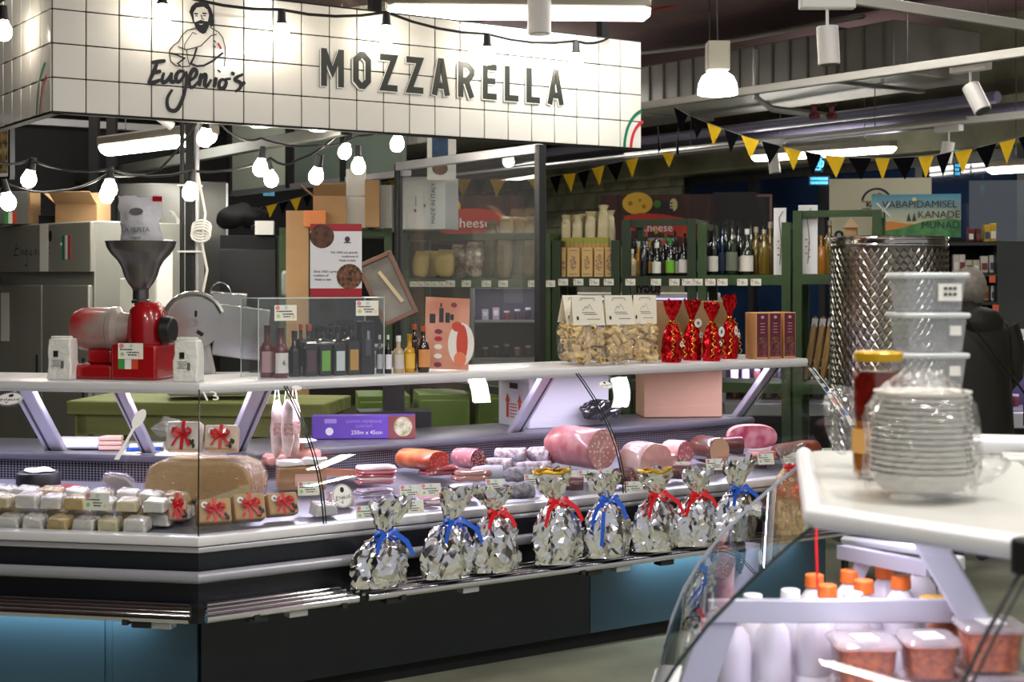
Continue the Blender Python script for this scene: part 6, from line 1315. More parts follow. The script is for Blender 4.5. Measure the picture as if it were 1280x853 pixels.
# ---- things seen under that shelf (other stalls beyond)
for i, px in enumerate((1008, 1018, 1028, 1038)):
    t = thing('spaghetti_sheaf', f'leaning bag of long spaghetti under the rack by the drum, {ORD[i]} from the left', 'pasta bag', RK(px, .15, 1.03), AR, 'leaning spaghetti bags'); t.rotation_euler = (R(-4), R(8), AR)
    g = MB().ell((0, 0, .2), (.0215, .03, .2), M('spaghetti', '#c09a5a', .45, col2='#8a6a3a', vscale=30, stretch=(6, 6, .4), coat=.3), 12, 12, p=.6); g.build('pasta_body', t); MB().box((0, -.02, .36), (.036, .01, .05), m_paper).build('paper_label', t)
m_lil = M('cold_lilac', '#c8bce8', .5, emit=1.4)
pack_n = ['small red-brown jar', 'small white pack', 'small salmon jar', 'small plum jar', 'small pink pack', 'small brown jar', 'small dark jar']
def cold_case(px0, px1, z0, z1, Y, label, shelves, rz=0, items=True, where='case'):
    a, b = P(px0, 350, Y), P(px1, 350, Y); L = b.x - a.x; t = thing('cold_display', label, 'display fridge', Vector((a.x + L / 2, Y, 0)), rz, 'far cold displays')
    MB().box((0, .35, (z0 + z1) / 2), (L, .05, z1 - z0), M('case_back', '#4a4458', .5)).build('back_panel', t)
    MB().box((0, .2, z0 - .05), (L, .45, .1), m_grey_al).build('front_rail', t, bevel=.01); MB().box((0, .2, (z0 - .1) / 2), (L, .4, z0 - .1), m_blackm).build('base', t); MB().box((0, .2, z1 + .02), (L, .45, .04), m_white).build('canopy', t, bevel=.008)
    for x in (-L / 2, L / 2): MB().box((x, .2, (z0 + z1) / 2), (.03, .4, z1 - z0), m_grey_al).build('end_panel', t)
    for j in range(shelves): z = z0 + (z1 - z0) * (j + .0) / shelves; MB().box((0, .2, z + .01), (L - .04, .34, .015), m_grey_al).build('shelf_board', t)
    MB().box((0, .04, z1 - .01), (L - .05, .02, .015), m_lil).build('light_strip', t); lamp('AREA', (0, .1, z1 - .03), (2.0 if 'dim' in label else 5.0) * L, (.86, .84, 1) if 'dim' in label else (.75, .62, 1), L, .05, parent=t)
    if items:
        for j in range(shelves):
            n = int((L - .12) / .085); z = z0 + (z1 - z0) * j / shelves + .022
            for i in range(n):
                o = bpy.data.objects.new('food_pack', pack_m[(i * 3 + j) % len(pack_m)]); COL.objects.link(o); o.location = t.location + Vector((-L / 2 + .06 + (i + .5) * (L - .12) / n, .18 + .02 * (i % 2), z)); o.scale = (.9, 1, .8 + .3 * ((i * 7 + j) % 3) / 2)
                tag(o, f'{pack_n[(i * 3 + j) % len(pack_m)]}, {ORD[i]} from left, {("lower", "upper")[j]} shelf of the {where}', 'food pack', 'packs in the ' + where)
pack_m = []
for i, (c, sh) in enumerate((('#8a3a3e', 0), ('#d8cfd0', 1), ('#c99a8a', 0), ('#5a3a4a', 0), ('#d8b8c8', 1), ('#7a5a30', 0), ('#3a2a3a', 0))):
    m_ = M('pack_%d' % i, c, .4, var=.3, vscale=20)
    g = MB().lathe([(.026, 0), (.03, .01), (.03, .06), (.024, .075)], m_, seg=12) if sh == 0 else MB().box((0, 0, .045), (.06, .05, .09), m_)
    (g.cyl((0, 0, .075), (0, 0, .09), .026, m_white, seg=12) if sh == 0 else g.box((0, -.026, .05), (.04, .002, .04), m_paper)); pack_m.append(g.mesh('food_pack'))
cold_case(905, 1042, .72, 1.02, 11.2, 'low lilac-lit cold display behind the rack at the counter end', 2, where='low far case')
cold_case(700, 900, .95, 1.5, 12.4, 'lilac-lit cold display behind the red foil bags', 2, where='case behind red bags')
cold_case(590, 690, 1.0, 1.6, 12.0, 'dim cold display with white packs behind the glass partition', 2, where='dim far case')
cold_case(1258, 1370, .85, 1.3, 8.95, 'lilac-lit cold display at the right edge behind the person', 1, 0, where='right edge case')
t = thing('store_lettering_board', 'dark board with large cut-off letters at the counter end', 'sign', P(1018, 466, 11.0), 0); MB().box((0, .01, 0), (.5, .01, .26), M('board_dark', '#2a2630', .5)).build('board', t); text('board_lettering', 'OTODA', .1, m_stk, t, (-.02, 0, .06)); text('board_lettering', 'TOMAT', .1, m_stk, t, (0, 0, -.07))
t = thing('mirror_lettering_sign', 'small white sign with mirrored blue lettering under the bottle shelf', 'sign', RK(807, .35, 1.585), AR); MB().box((0, .004, 0), (.19, .008, .075), m_paper).build('board', t); o = text('board_lettering', 'SUGYI', .06, M('print_blue', '#23355a', .5), t, (.02, -.001, 0), bold=.002); o.scale = (-1, 1, 1)
# ================================================================== MADE IN ITALY carton and portrait poster
t = carton(P(534, 290, 9.55) * Vector((1, 1, 0)) + Vector((0, 0, 1.972)), (.34, .25, .335), AR, 'white carton printed MADE IN ITALY on the rack behind the glass', M('carton_bright', '#e6e8ec', .4))
text('carton_lettering', 'MADE IN ITALY', .038, M('print_bluegrey', '#3a4468', .5), t, (.09, -.127, .165), (R(90), R(-90), 0)); g = MB(); g.box((-.03, -.1265, .18), (.004, .001, .07), m_printg); g.box((.03, -.1265, .15), (.012, .001, .02), m_printg); g.box((-.035, -.1265, .12), (.014, .001, .02), m_printg); g.build('carton_print', t)
carton(P(486, 290, 9.6) * Vector((1, 1, 0)) + Vector((0, 0, 1.96)), (.12, .2, .3), AR, 'pale carton at the left of the one printed MADE IN ITALY', wc)
t = thing('hanging_poster', 'small white hanging poster with a blue and brown picture under the sign', 'poster', P(552, 195, 9.2), R(8)); MB().box((0, 0, 0), (.18, .006, .3), m_paper).build('poster_sheet', t); g = MB(); g.box((-.01, -.004, .05), (.1, .002, .17), M('poster_blue', '#3a5a80', .5, var=.5, vscale=14)); g.ell((-.01, -.004, -.08), (.05, .002, .04), M('poster_brown', '#8a5a3a', .5, var=.4, vscale=25), 12, 6); g.build('poster_print', t)
# ================================================================== cheese banner
def GPx(px, Y, z): return Vector(((px - 640) * Y / F, Y, z))
bn = thing('cheese_banner', 'dark wood banner with yellow cheese wheel and red wave reading Cheese', 'banner', P(850, 262, 12.6), R(-8)); k = 12.6 / F
def bx_(px0, py0, px1, py1, y, mat): 
    return ((px0 + px1) / 2 - 850) * k, y, (262 - (py0 + py1) / 2) * k, (px1 - px0) * k, (py1 - py0) * k
MB().box((-5 * k, .01, -14 * k), (190 * k, .015, 66 * k), M('banner_wood', '#4a241c', .5, col2='#2a1512', vscale=6, stretch=(4, 1, .3))).build('banner_board', bn); MB().box((68 * k, .0, -13 * k), (54 * k, .016, 68 * k), M('banner_dark', '#1a1414', .5)).build('dark_end', bn)
g = MB(); disc(g, (797 - 850) * k, 8 * k, 19 * k, 14 * k, M('cheese_yellow', '#e0b23a', .5), -.001); 
for x, z, r in ((-62, 8, 3), (-50, 12, 2), (-45, 4, 2.5)): disc(g, x * k, z * k, r * k, r * k, M('cheese_hole', '#a8721c', .5), -.002)
g.build('cheese_print', bn)
g = MB(); pts = [(-70, -8), (-50, -4), (-20, -6), (10, -12), (28, -24), (28, -40), (0, -34), (-30, -28), (-70, -26)]; g.add([(x * k, -.0015, z * k) for x, z in pts], [tuple(range(len(pts)))], M('wave_red', '#b8341f', .5)); g.build('red_wave', bn, smooth=False)
g = MB()
for i in range(14): g.ell(((-22 + 4 * (i % 4)) * k, -.002, (8 - 4 * (i // 4)) * k), (2.2 * k, .001, 2.2 * k), M('grape_dark', '#1c1c2c', .4), 8, 6)
g.ell((-28 * k, -.002, 7 * k), (5 * k, .001, 5 * k), M('leaf_green', '#3a7a2a', .5), 8, 6); g.ell((-8 * k, -.002, 6 * k), (5 * k, .001, 8 * k), M('cheese_pale2', '#d8c88a', .5), 8, 6); g.build('grape_print', bn)
text('banner_lettering', 'Cheese', 14 * k, m_stk, bn, (-30 * k, -.004, -23 * k)); text('banner_lettering', 'juustutooted', 8 * k, m_stk, bn, (-26 * k, -.004, -37 * k))
text('window_lettering', 'TUCASAL', 12 * k, m_print, bn, (-35 * k, -.006, -43 * k))
bn2 = thing('cheese_banner', 'red oval cheese banner seen dimly through the glass partition', 'banner', P(590, 275, 12.8), R(-6)); MB().box((0, .01, 0), (.9, .015, .42), MATS['banner_wood']).build('banner_board', bn2); g = MB(); disc(g, .0, -.03, .33, .13, MATS['wave_red'], -.001); g.build('red_oval', bn2); g = MB(); disc(g, -.22, .12, .12, .09, MATS['cheese_yellow'], -.0005); g.build('cheese_print', bn2); text('banner_lettering', 'cheese', .12, m_stk, bn2, (0, -.003, -.03))
# ================================================================== signs by the glazing
t = thing('maker_board', 'cream board with a black arched emblem above the egg poster', 'sign', P(1100, 262, 11.4), R(-14)); k = 11.4 / F; MB().box((0, .01, 0), (124 * k, .015, 78 * k), M('board_cream', '#cfcbb0', .5)).build('board', t)
g = MB(); stroke(g, [(-4 * k + 18 * k * math.cos(a), 8 * k + 18 * k * math.sin(a)) for a in [R(10 + 16 * i) for i in range(11)]], 2.6 * k, m_print, False, .002); g.box((-4 * k, -.002, 10 * k), (36 * k, .001, .8 * k), m_print); g.box((-4 * k, -.002, 1 * k), (36 * k, .001, .8 * k), m_print); g.build('emblem', t, smooth=False)
text('board_lettering', 'OÜ', 8 * k, m_print, t, (-4 * k, -.002, 16 * k), bold=.002); text('board_lettering', 'Kanala', 8 * k, m_print, t, (-6 * k, -.002, 6 * k), bold=.002); text('board_lettering', 'e', 16 * k, M('letter_red', '#b84a3a', .5), t, (22 * k, -.002, -20 * k)); text('board_lettering', 'o', 22 * k, m_print, t, (-50 * k, -.002, -30 * k), bold=.004)
t = thing('egg_poster', 'landscape poster reading VABAPIDAMISEL KANADE MUNAD with windmill and hills', 'poster', P(1145, 270, 10.6), R(-12)); k = 10.6 / F; PW, PH = 108 * k, 54 * k
m_sky_ = M('poster_sky', '#6fb0c4', .5); nt = m_sky_.node_tree; _tc = nt.nodes.new('ShaderNodeTexCoord'); _sx = nt.nodes.new('ShaderNodeSeparateXYZ'); _mr = nt.nodes.new('ShaderNodeMapRange'); _cr = nt.nodes.new('ShaderNodeValToRGB')
nt.links.new(_tc.outputs['Object'], _sx.inputs[0]); nt.links.new(_sx.outputs['Z'], _mr.inputs[0]); _mr.inputs[1].default_value = -PH * .2; _mr.inputs[2].default_value = PH * .5; nt.links.new(_mr.outputs[0], _cr.inputs[0]); _cr.color_ramp.elements[0].color = lin('#d9cfa0'); _cr.color_ramp.elements[1].color = lin('#4a9ab8'); nt.links.new(_cr.outputs[0], nt.nodes['Principled BSDF'].inputs[0])
MB().box((0, .01, 0), (PW, .015, PH), m_sky_).build('poster_sheet', t)
g = MB(); g.add([(x * PW, -.0005, z * PH) for x, z in ((-.5, -.22), (-.3, -.12), (-.1, -.18), (.1, -.2), (.5, -.3), (.5, -.5), (-.5, -.5))], [tuple(range(7))], M('hill_orange', '#d88a3c', .5)); g.build('orange_hill', t)
g = MB(); g.add([(x * PW, -.001, z * PH) for x, z in ((-.5, -.38), (-.2, -.3), (.1, -.12), (.35, -.06), (.5, -.1), (.5, -.5), (-.5, -.5))], [tuple(range(7))], M('hill_green', '#3c7a44', .5, col2='#5a9a58', vscale=14)); g.build('green_hill', t)
g = MB()
for x in (-.08, -.02): g.add([((x - .025) * PW, -.0015, -.12 * PH), ((x + .025) * PW, -.0015, -.12 * PH), (x * PW, -.0015, .08 * PH)], [(0, 1, 2)], M('fir_dark', '#1f4a3a', .5))
g.build('fir_print', t); g = MB(); g.add([(-.4 * PW, -.0015, -.2 * PH), (-.33 * PW, -.0015, -.2 * PH), (-.35 * PW, -.0015, .12 * PH), (-.38 * PW, -.0015, .12 * PH)], [(0, 1, 2, 3)], M('mill_grey', '#7f9a94', .5))
for a in (45, 135, 225, 315): stroke(g, [(-.365 * PW, .15 * PH), (-.365 * PW + .11 * PW * math.cos(R(a)), .15 * PH + .22 * PH * math.sin(R(a)))], .012, m_stk, False, .002)
g.build('windmill_print', t, smooth=False); g = MB(); disc(g, -.02 * PW, .38 * PH, .025 * PW, .05 * PH, M('poster_sun', '#f2e2a0', .5), -.001); g.build('sun_print', t)
for tx, x, z in (('VABAPIDAMISEL', .46, .26), ('KANADE', .49, .02), ('MUNAD', .49, -.22)): text('poster_lettering', tx, PH * .235, M('poster_ink', '#14383c', .5), t, (x * PW, -.004, z * PH), align='RIGHT')
for i, (px, py, w_, h_, lab) in enumerate(((1022, 205, 10, 17, 'glowing blue cup sign in the dark glazing'), (1024, 226, 22, 9, 'glowing blue letter strip in the dark glazing'), (1197, 188, 6, 12, 'small glowing blue sign at the right of the glazing'), (1197, 213, 6, 16, 'lower glowing blue sign at the right of the glazing'))):
    nm = M('neon_blue', '#4ab4e8', .5, emit=1.1); u = 13 / F; g = MB(); q = random.Random(i)
    if i == 0:                           # cup outline with handle
        stroke(g, [(-4 * u, 7 * u), (-3 * u, -7 * u), (3 * u, -7 * u), (4 * u, 7 * u)], 1.8 * u, nm, True, .001); stroke(g, [(4 * u, 4 * u), (7 * u, 3 * u), (6.5 * u, -3 * u), (3.4 * u, -4 * u)], 1.6 * u, nm, False, .002)
        for x in (-1.4, 1.2): stroke(g, [(x * u, -4 * u), (x * u, 4 * u)], 1.4 * u, nm, False, .001)
    else:
        for r_ in range(max(2, int(h_ / 5))):
            x = -w_ / 2
            while x < w_ / 2 - 1:
                l_ = q.uniform(1, 2.6); g.box(((x + l_ / 2) * u, 0, (h_ / 2 - 2 - r_ * 5) * u), (l_ * u, .004, 3.4 * u), nm); x += l_ + .7
    g.box((0, .008, 0), ((w_ + 4) * u, .004, (h_ + 3) * u), m_wpane); tag(g.build('neon_sign', loc=P(px, py, 13.0), smooth=False), lab, 'neon sign')
t = thing('notice_frame', 'dark framed notice board on the far wall behind the bottles', 'notice board', P(938, 270, 13.2), R(-10)); MB().box((0, .01, 0), (.36, .015, .36), M('notice_dark', '#1c2022', .5)).build('board', t)
for c, s in (((0, 0, .18), (.38, .02, .02)), ((-.18, 0, 0), (.02, .02, .36)), ((.18, 0, 0), (.02, .02, .36)), ((0, 0, -.18), (.38, .02, .02))): MB().box(c, s, m_wood).build('frame_bar', t)
# ================================================================== steel drum
dp = Vector((P(1111, 350, 8.0).x, 8.0, 0)); k = 8.0 / F; dr = 71 * k
dm = thing('steel_oil_drum', 'large engine-turned stainless steel drum behind the right counter', 'drum', dp)
m_eng = M('engine_turned', '#a9a5a0', .2, 1.0); nt = m_eng.node_tree
_tc = nt.nodes.new('ShaderNodeTexCoord'); 
zt_ = H + (350 - 297) * k
g = MB().lathe([(dr, .25), (dr, zt_ - .05)], M('drum_core', '#6a6662', .3, 1), seg=64, caps=False); g.build('drum_wall', dm)
# swirl scales: overlapping round dimples, real relief, in staggered rows
sc_ = MB(); NS, NR = 46, 34; hh = (zt_ - .06 - .7) / NR
for j in range(NR):
    for i in range(NS):
        a = 2 * math.pi * (i + .5 * (j % 2)) / NS
        if math.sin(a) > .35: continue
        z = .7 + j * hh; w_ = math.pi * dr / NS * 1.02; c = Vector((math.cos(a), math.sin(a), 0)); tn = Vector((-math.sin(a), math.cos(a), 0))
        pt = lambda x, zz, o: tuple(c * (dr + o) + tn * x + Vector((0, 0, z + zz)))
        sc_.add([pt(-w_, 0, .001), pt(0, hh * .5, .0075), pt(w_, 0, .001), pt(0, -hh * .55, .001), pt(0, hh * 1.02, .001)], [(0, 3, 1), (3, 2, 1), (2, 4, 1), (4, 0, 1)], m_eng)
o = sc_.build('engine_turning', dm, smooth=False); o['kind'] = 'stuff'
for z in (zt_ - .045, zt_ - .01): MB().tube([(dr * 1.005 * math.cos(a), dr * 1.005 * math.sin(a), z) for a in [2 * math.pi * i / 48 for i in range(48)]], .009, m_chrome, seg=8, closed=True).build('rim_band', dm)
MB().lathe([(dr, zt_ - .05), (dr, zt_), (dr * .96, zt_ + .004), (.02, zt_ + .012)], M('lid_steel', '#b5b2ae', .15, 1), seg=48, caps=False).build('lid', dm)
for a in (R(-110), R(-60), R(200)): MB().cyl((dr * .9 * math.cos(a), dr * .9 * math.sin(a), 0), (dr * .9 * math.cos(a), dr * .9 * math.sin(a), .26), .02, m_darksteel).build('leg', dm)
g = MB(); a = R(-42)                     # black figure print on the drum
fx = lambda u, z, o=.011: (Vector((math.cos(a), math.sin(a), 0)) * (dr + o) + Vector((-math.sin(a), math.cos(a), 0)) * u + Vector((0, 0, z)))
for pts in ([(-.045, 1.53), (-.03, 1.67), (.0, 1.7), (.04, 1.66), (.05, 1.54), (.035, 1.53), (.03, 1.62), (0, 1.65), (-.025, 1.6), (-.03, 1.53)],): g.add([fx(*q) for q in pts], [tuple(range(len(pts)))], m_print)
g.add([fx(*q, .012) for q in ((-.022, 1.56), (.022, 1.56), (.012, 1.52), (-.012, 1.52))], [(0, 1, 2, 3)], m_print); g.build('figure_print', dm, smooth=False)
g = MB().cyl((dr * math.cos(R(-75)), dr * math.sin(R(-75)), 1.3), (dr * 1.2 * math.cos(R(-75)), dr * 1.2 * math.sin(R(-75)), 1.3), .015, m_chrome); g.box((dr * 1.2 * math.cos(R(-75)), dr * 1.2 * math.sin(R(-75)), 1.34), (.1, .02, .018), m_black, mtx=Matrix.Rotation(R(-12), 3, 'Y')); g.build('tap', dm)
# ================================================================== dark shelf unit and customer at the right
sh = thing('dark_shelf_unit', 'dark grey shelf unit with tins and packets at the right', 'shelf', Vector((P(1217, 350, 9.4).x, 9.45, 0)), R(-4)); k = 9.4 / F
m_shd = M('shelf_dark', '#2c3230', .5); MB().box((0, .3, 1.0), (.36, .02, 1.84), m_blackm).build('back_panel', sh)
for z in (.3, .8, 1.2, 1.5, 1.68, 1.88): MB().box((0, .15, z), (.36, .3, .02), m_shd).build('shelf_board', sh)
MB().box((.26, .15, .95), (.2, .32, 1.9), m_shd).build('side_cabinet', sh, bevel=.004); MB().box((-.18, .15, .95), (.02, .3, 1.9), m_shd).build('side_panel', sh)
pk = [(1190, 1.69, .05, .12, '#d8d0c0'), (1199, 1.69, .05, .12, '#d8d0c8'), (1209, 1.69, .055, .085, '#cfc4a8'), (1220, 1.69, .055, .085, '#cfc4a8'), (1232, 1.69, .06, .11, '#d8d2cc'), (1244, 1.69, .05, .115, '#d5cfc8'), (1190, 1.51, .05, .09, '#8a4a3a'), (1200, 1.51, .05, .1, '#a8503a'), (1212, 1.51, .05, .09, '#7a3a3a'), (1224, 1.51, .06, .1, '#b8a040'), (1234, 1.51, .05, .1, '#9a8a4a'), (1246, 1.51, .045, .1, '#cfcad0'), (1212, 1.89, .045, .09, '#6a1f1c'), (1223, 1.89, .045, .09, '#5a1a1c'), (1236, 1.89, .05, .11, '#c9a41c'), (1245, 1.89, .05, .12, '#c9a41c')]
for i, (px, z, w_, h_, c) in enumerate(pk):
    t = thing('grocery_packet' if i < 12 else 'grocery_tin', f'small {"packet" if i < 12 else "tin"} on the dark shelf unit, {["upper row", "lower row", "top"][0 if i < 6 else 1 if i < 12 else 2]}, {ORD[i if i < 6 else i - 6 if i < 12 else i - 12]} from the left', 'packet' if i < 12 else 'tin', Vector((P(1217 + (px - 1217) * .84, 350, 9.54).x, 9.54, z + .004)), R(-4), 'groceries on the dark shelf unit')
    MB().box((0, 0, h_ / 2), (w_ * .8, .05, h_), M('groc_' + c, c, .5)).build('packet_body', t, bevel=.006); MB().box((0, -.026, h_ * .38), (w_ * .6, .002, h_ * .4), (m_paper, M('groc_ink', '#7a3a2a', .5), M('groc_blue', '#3a4a6a', .5))[i % 3]).build('packet_label', t)
for i, (px, z) in enumerate(((1241, 1.655), (1245, 1.47))): tag(MB().box((0, 0, 0), (.04, .003, .045), M('tag_orange', '#d8603a', .5)).build('price_ticket', loc=Vector((P(px, 350, 9.4).x, 9.41, z))), f'orange price ticket hanging off the dark shelf, {("upper", "lower")[i]} one', 'price ticket')
# glass case far right with clutter
tag(MB().box((0, 0, 0), (.55, .02, .5), glass_mat('far_glass', '#dfe8e8', 2.0, haze=.02)).build('glass_screen', loc=P(1262, 270, 10.4), rot=(0, 0, R(-10))), 'clear glass screen above the dark shelf unit', 'glass screen')
# ---- person, seen from behind
pr = Vector((P(1216, 350, 8.5).x, 8.5, 0)); ps = thing('person', 'person in a dark hooded winter coat seen from behind, carrying a small shoulder bag', 'person', pr, R(14))
m_coat = M('coat', '#1f1b10', .6, var=.3, vscale=5, bump=.3, bscale=12); m_hair = M('hair_grey', '#8d857c', .7, var=.3, vscale=40); m_skin = M('skin', '#c89a80', .5)
def ringmesh(rings, seg=20, mat=None):
    g = MB(); vs = []
    for cx, cy_, z, rx, ry in rings:
        for i in range(seg): a_ = 2 * math.pi * i / seg; vs.append((cx + rx * math.cos(a_), cy_ + ry * math.sin(a_), z))
    n = len(rings); g.add(vs, [(j * seg + i, j * seg + (i + 1) % seg, (j + 1) * seg + (i + 1) % seg, (j + 1) * seg + i) for j in range(n - 1) for i in range(seg)] + [tuple(range(seg))[::-1], tuple(range((n - 1) * seg, n * seg))], mat); return g
# one continuous body: legs, torso, arms, neck and head by a skin modifier
bmv = [((0, 0, .88), .15), ((0, 0, 1.1), .15), ((0, .0, 1.3), .16), ((0, .01, 1.42), .1), ((0, .02, 1.5), .055), ((0, .04, 1.6), .09), ((-.1, 0, .8), .1), ((-.1, .01, .47), .065), ((-.1, -.02, .1), .045), ((-.1, .1, .04), .04), ((.1, 0, .8), .1), ((.1, .01, .47), .065), ((.1, -.02, .1), .045), ((.1, .1, .04), .04), ((-.19, 0, 1.37), .07), ((-.25, .03, 1.12), .05), ((-.2, .2, .98), .04), ((-.16, .28, .97), .035), ((.19, 0, 1.37), .07), ((.25, .03, 1.12), .05), ((.2, .2, .98), .04), ((.16, .28, .97), .035)]
bme = [(0, 1), (1, 2), (2, 3), (3, 4), (4, 5), (0, 6), (6, 7), (7, 8), (8, 9), (0, 10), (10, 11), (11, 12), (12, 13), (2, 14), (14, 15), (15, 16), (16, 17), (2, 18), (18, 19), (19, 20), (20, 21)]
me = bpy.data.meshes.new('body'); me.from_pydata([v[0] for v in bmv], bme, []); bo = bpy.data.objects.new('body', me); COL.objects.link(bo); bo.parent = ps; md = bo.modifiers.new('skin', 'SKIN'); 
for i, v in enumerate(me.skin_vertices[0].data): v.radius = (bmv[i][1],) * 2; v.use_root = (i == 0)
bo.modifiers.new('sub', 'SUBSURF').levels = 2; bo.modifiers['sub'].render_levels = 2; me.materials.append(M('trousers', '#2a2420', .8, var=.3, vscale=9))
co = ringmesh([(0, 0, .62, .24, .17), (0, 0, .7, .245, .175), (0, 0, .9, .235, .17), (0, 0, 1.05, .225, .165), (0, 0, 1.2, .235, .17), (0, 0, 1.33, .235, .165), (0, .01, 1.41, .19, .14), (0, .02, 1.47, .11, .1), (0, .03, 1.49, .09, .09)], 26, m_coat); co.crumple(.015, 8, 3); co.build('coat', ps)
ho = MB().ell((0, -.1, 1.41), (.13, .06, .085), m_coat, 18, 10); ho.crumple(.02, 10, 2); ho.build('hood', ps)
for sx in (-1, 1):
    sl_ = MB().tube([(sx * .2, 0, 1.38), (sx * .255, 0, 1.25), (sx * .27, .03, 1.1), (sx * .24, .12, 1.0), (sx * .2, .2, .97)], [.085, .08, .075, .065, .055], m_coat, seg=14); sl_.crumple(.012, 12, sx); sl_.build('sleeve', ps)
hr = MB().ell((0, .03, 1.61), (.092, .105, .115), m_hair, 20, 14); hr.crumple(.012, 25); hr.build('hair', ps)
sb_ = MB().box((.285, -.13, .88), (.035, .08, .13), m_black); bgo = sb_.build('small_shoulder_bag'); bgo.location = ps.location; bgo.rotation_euler = (0, 0, R(14)); tag(bgo, 'small black shoulder bag at the side of the person in the coat', 'bag')
MB().tube([(-.17, -.2, 1.44), (-.05, -.215, 1.3), (.12, -.22, 1.1), (.285, -.15, .945)], .006, m_black, seg=6).build('bag_strap', bgo)
# ================================================================== bunting
m_fy = M('flag_yellow', '#b8961a', .8, spec=.1); m_fk = M('flag_black', '#0b0b0d', .9, spec=0)
def bunting(pts, cols, Y0, Y1, size, label, sc=1.0):
    n = len(pts); P3 = [P(x, y, Y0 + (Y1 - Y0) * i / (n - 1)) for i, (x, y) in enumerate(pts)]; t = thing('bunting', label, 'bunting', (0, 0, 0))
    MB().tube(P3, .0018, m_printg, seg=5).build('string', t)
    for i in range(n - 1):
        a_, b_ = P3[i], P3[i + 1]; a2, b2 = a_.lerp(b_, .04), a_.lerp(b_, .92); c = (a2 + b2) / 2; tip = c + Vector((rnd.uniform(-.012, .012), rnd.uniform(-.01, .01), -size))
        g = MB(); N_ = Vector((0, -1, 0)); md_ = [a2, b2, tip]
        mid = (a2 + b2 + tip) / 3 + N_ * rnd.uniform(-.008, .008)
        g.add([a2, b2, tip, mid], [(0, 1, 3), (1, 2, 3), (2, 0, 3)], m_fy if cols[i] == 'y' else m_fk); g.build('flag', t, smooth=False)
f1 = [(110, 355), (165, 385), (222, 408), (278, 430), (335, 450), (403, 470), (475, 488), (545, 505), (612, 517), (690, 525), (780, 527), (838, 527), (925, 522), (985, 518), (1045, 505), (1115, 495), (1195, 475), (1258, 460), (1330, 440)]
bunting([(800 + x / 2.667, y / 2.667) for x, y in f1], 'kkykykykykykykykyk', 9.2, 7.6, .125, 'long bunting of black and yellow flags sagging across the right')
f2b = [(20, 175), (95, 172), (165, 165), (250, 170), (345, 170), (430, 172), (510, 170), (600, 168), (690, 165), (800, 160), (865, 148), (935, 140), (1005, 120), (1075, 100), (1170, 80), (1240, 62)]
bunting([(480 + x / 3.878, 180 + y / 3.878) for x, y in f2b], 'ykykykykykykyky', 10.6, 9.6, .125, 'black and yellow bunting behind the glass partition')
bunting([(305, 263), (318, 262), (332, 258), (348, 254), (362, 250), (378, 246), (392, 240), (404, 236), (418, 230)], 'ykykykyk', 10.4, 9.8, .09, 'short bunting of small flags in the dark back corner')
bunting([(822, 158), (826, 190), (845, 192), (848, 160)], 'kyk', 9.8, 9.8, .1, 'bundle of spare flags hanging from the track')
# ================================================================== near right counter
K = Vector((.548, 2.62, 0)); aF, aL = R(-50), R(80)
dF = Vector((math.cos(aF), math.sin(aF), 0)); dL = Vector((math.cos(aL), math.sin(aL), 0))
nF = Vector((-.766, -.643, 0)); nL = Vector((-math.sin(aL), math.cos(aL), 0)); mK = (nF + nL) / (1 + nF.dot(nL))
LF, LL = 1.3, .90
rc = thing('dairy_counter', 'near white-topped dairy counter with bent glass at the lower right', 'counter', (0, 0, 0))
def secC(prof, side, mat, end=None, start=None, closed=True, name=None, bevel=0, angle=35):
    """profile of (outward offset, z) along one side of the near counter"""
    dv, nv, L = (dF, nF, LF) if side == 'F' else (dL, nL, LL); end = L if end is None else end
    a = [(K + mK * o + Vector((0, 0, z))) if start is None else K + dv * start + nv * o + Vector((0, 0, z)) for o, z in prof]; b = [K + dv * end + nv * o + Vector((0, 0, z)) for o, z in prof]
    N = len(prof); fs = [(i, (i + 1) % N, N + (i + 1) % N, N + i) for i in range(N if closed else N - 1)]
    if closed: fs += [tuple(range(N)), tuple(range(N, 2 * N))[::-1]]
    return MB().add(a + b, fs, mat).build(name, rc, bevel=bevel, angle=angle)
m_topw = M('counter_top_white', '#bcbcb6', .3)
gpC = [(.352 - n, z) for n, z in glass_prof]
for side in 'FL':
    secC([(.0, 1.222), (-.03, 1.212), (-.45, 1.212), (-.45, 1.246), (-.03, 1.246), (-.01, 1.244), (.0, 1.238)], side, m_topw, name='top_shelf')
    secC([(.012 + .021 * math.cos(a), 1.232 + .021 * math.sin(a)) for a in [math.pi * i / 8 for i in range(16)]], side, m_alwhite, name='edge_tube')
    secC([(.35, .722), (.30, .722), (.30, .66), (.36, .66), (.364, .71)], side, m_alwhite, name='bumper_cap')
    secC([(.348, .46), (.30, .46), (.30, .66), (.348, .66)], side, m_body, name='front_panel')
    secC([(.12, 0), (.09, 0), (.09, .46), (.12, .46)], side, m_navy, name='base_panel')
    secC([(.32, .70), (-.45, .80), (-.45, .76), (.32, .66)], side, m_deck, name='display_deck')
    secC([(-.05, 1.2), (-.12, 1.2), (-.12, 1.208), (-.05, 1.208)], side, MATS['led_strip'], name='light_strip')
secC([(-.43, .0), (-.46, .0), (-.46, .8), (-.43, .8)], 'F', m_body, name='rear_body'); secC([(-.43, .0), (-.46, .0), (-.46, .8), (-.43, .8)], 'L', m_body, name='rear_body')
o = secC(gpC, 'L', m_glass, closed=False, name='glass_pane', angle=80); secC(gpC, 'F', m_glass, end=.41, closed=False, name='glass_pane', angle=80); secC(gpC, 'F', m_glass, start=.413, closed=False, name='glass_pane', angle=80)
def edgeC(pts, r, mat): MB().tube(pts, r, mat, seg=8).build('glass_edge', rc)
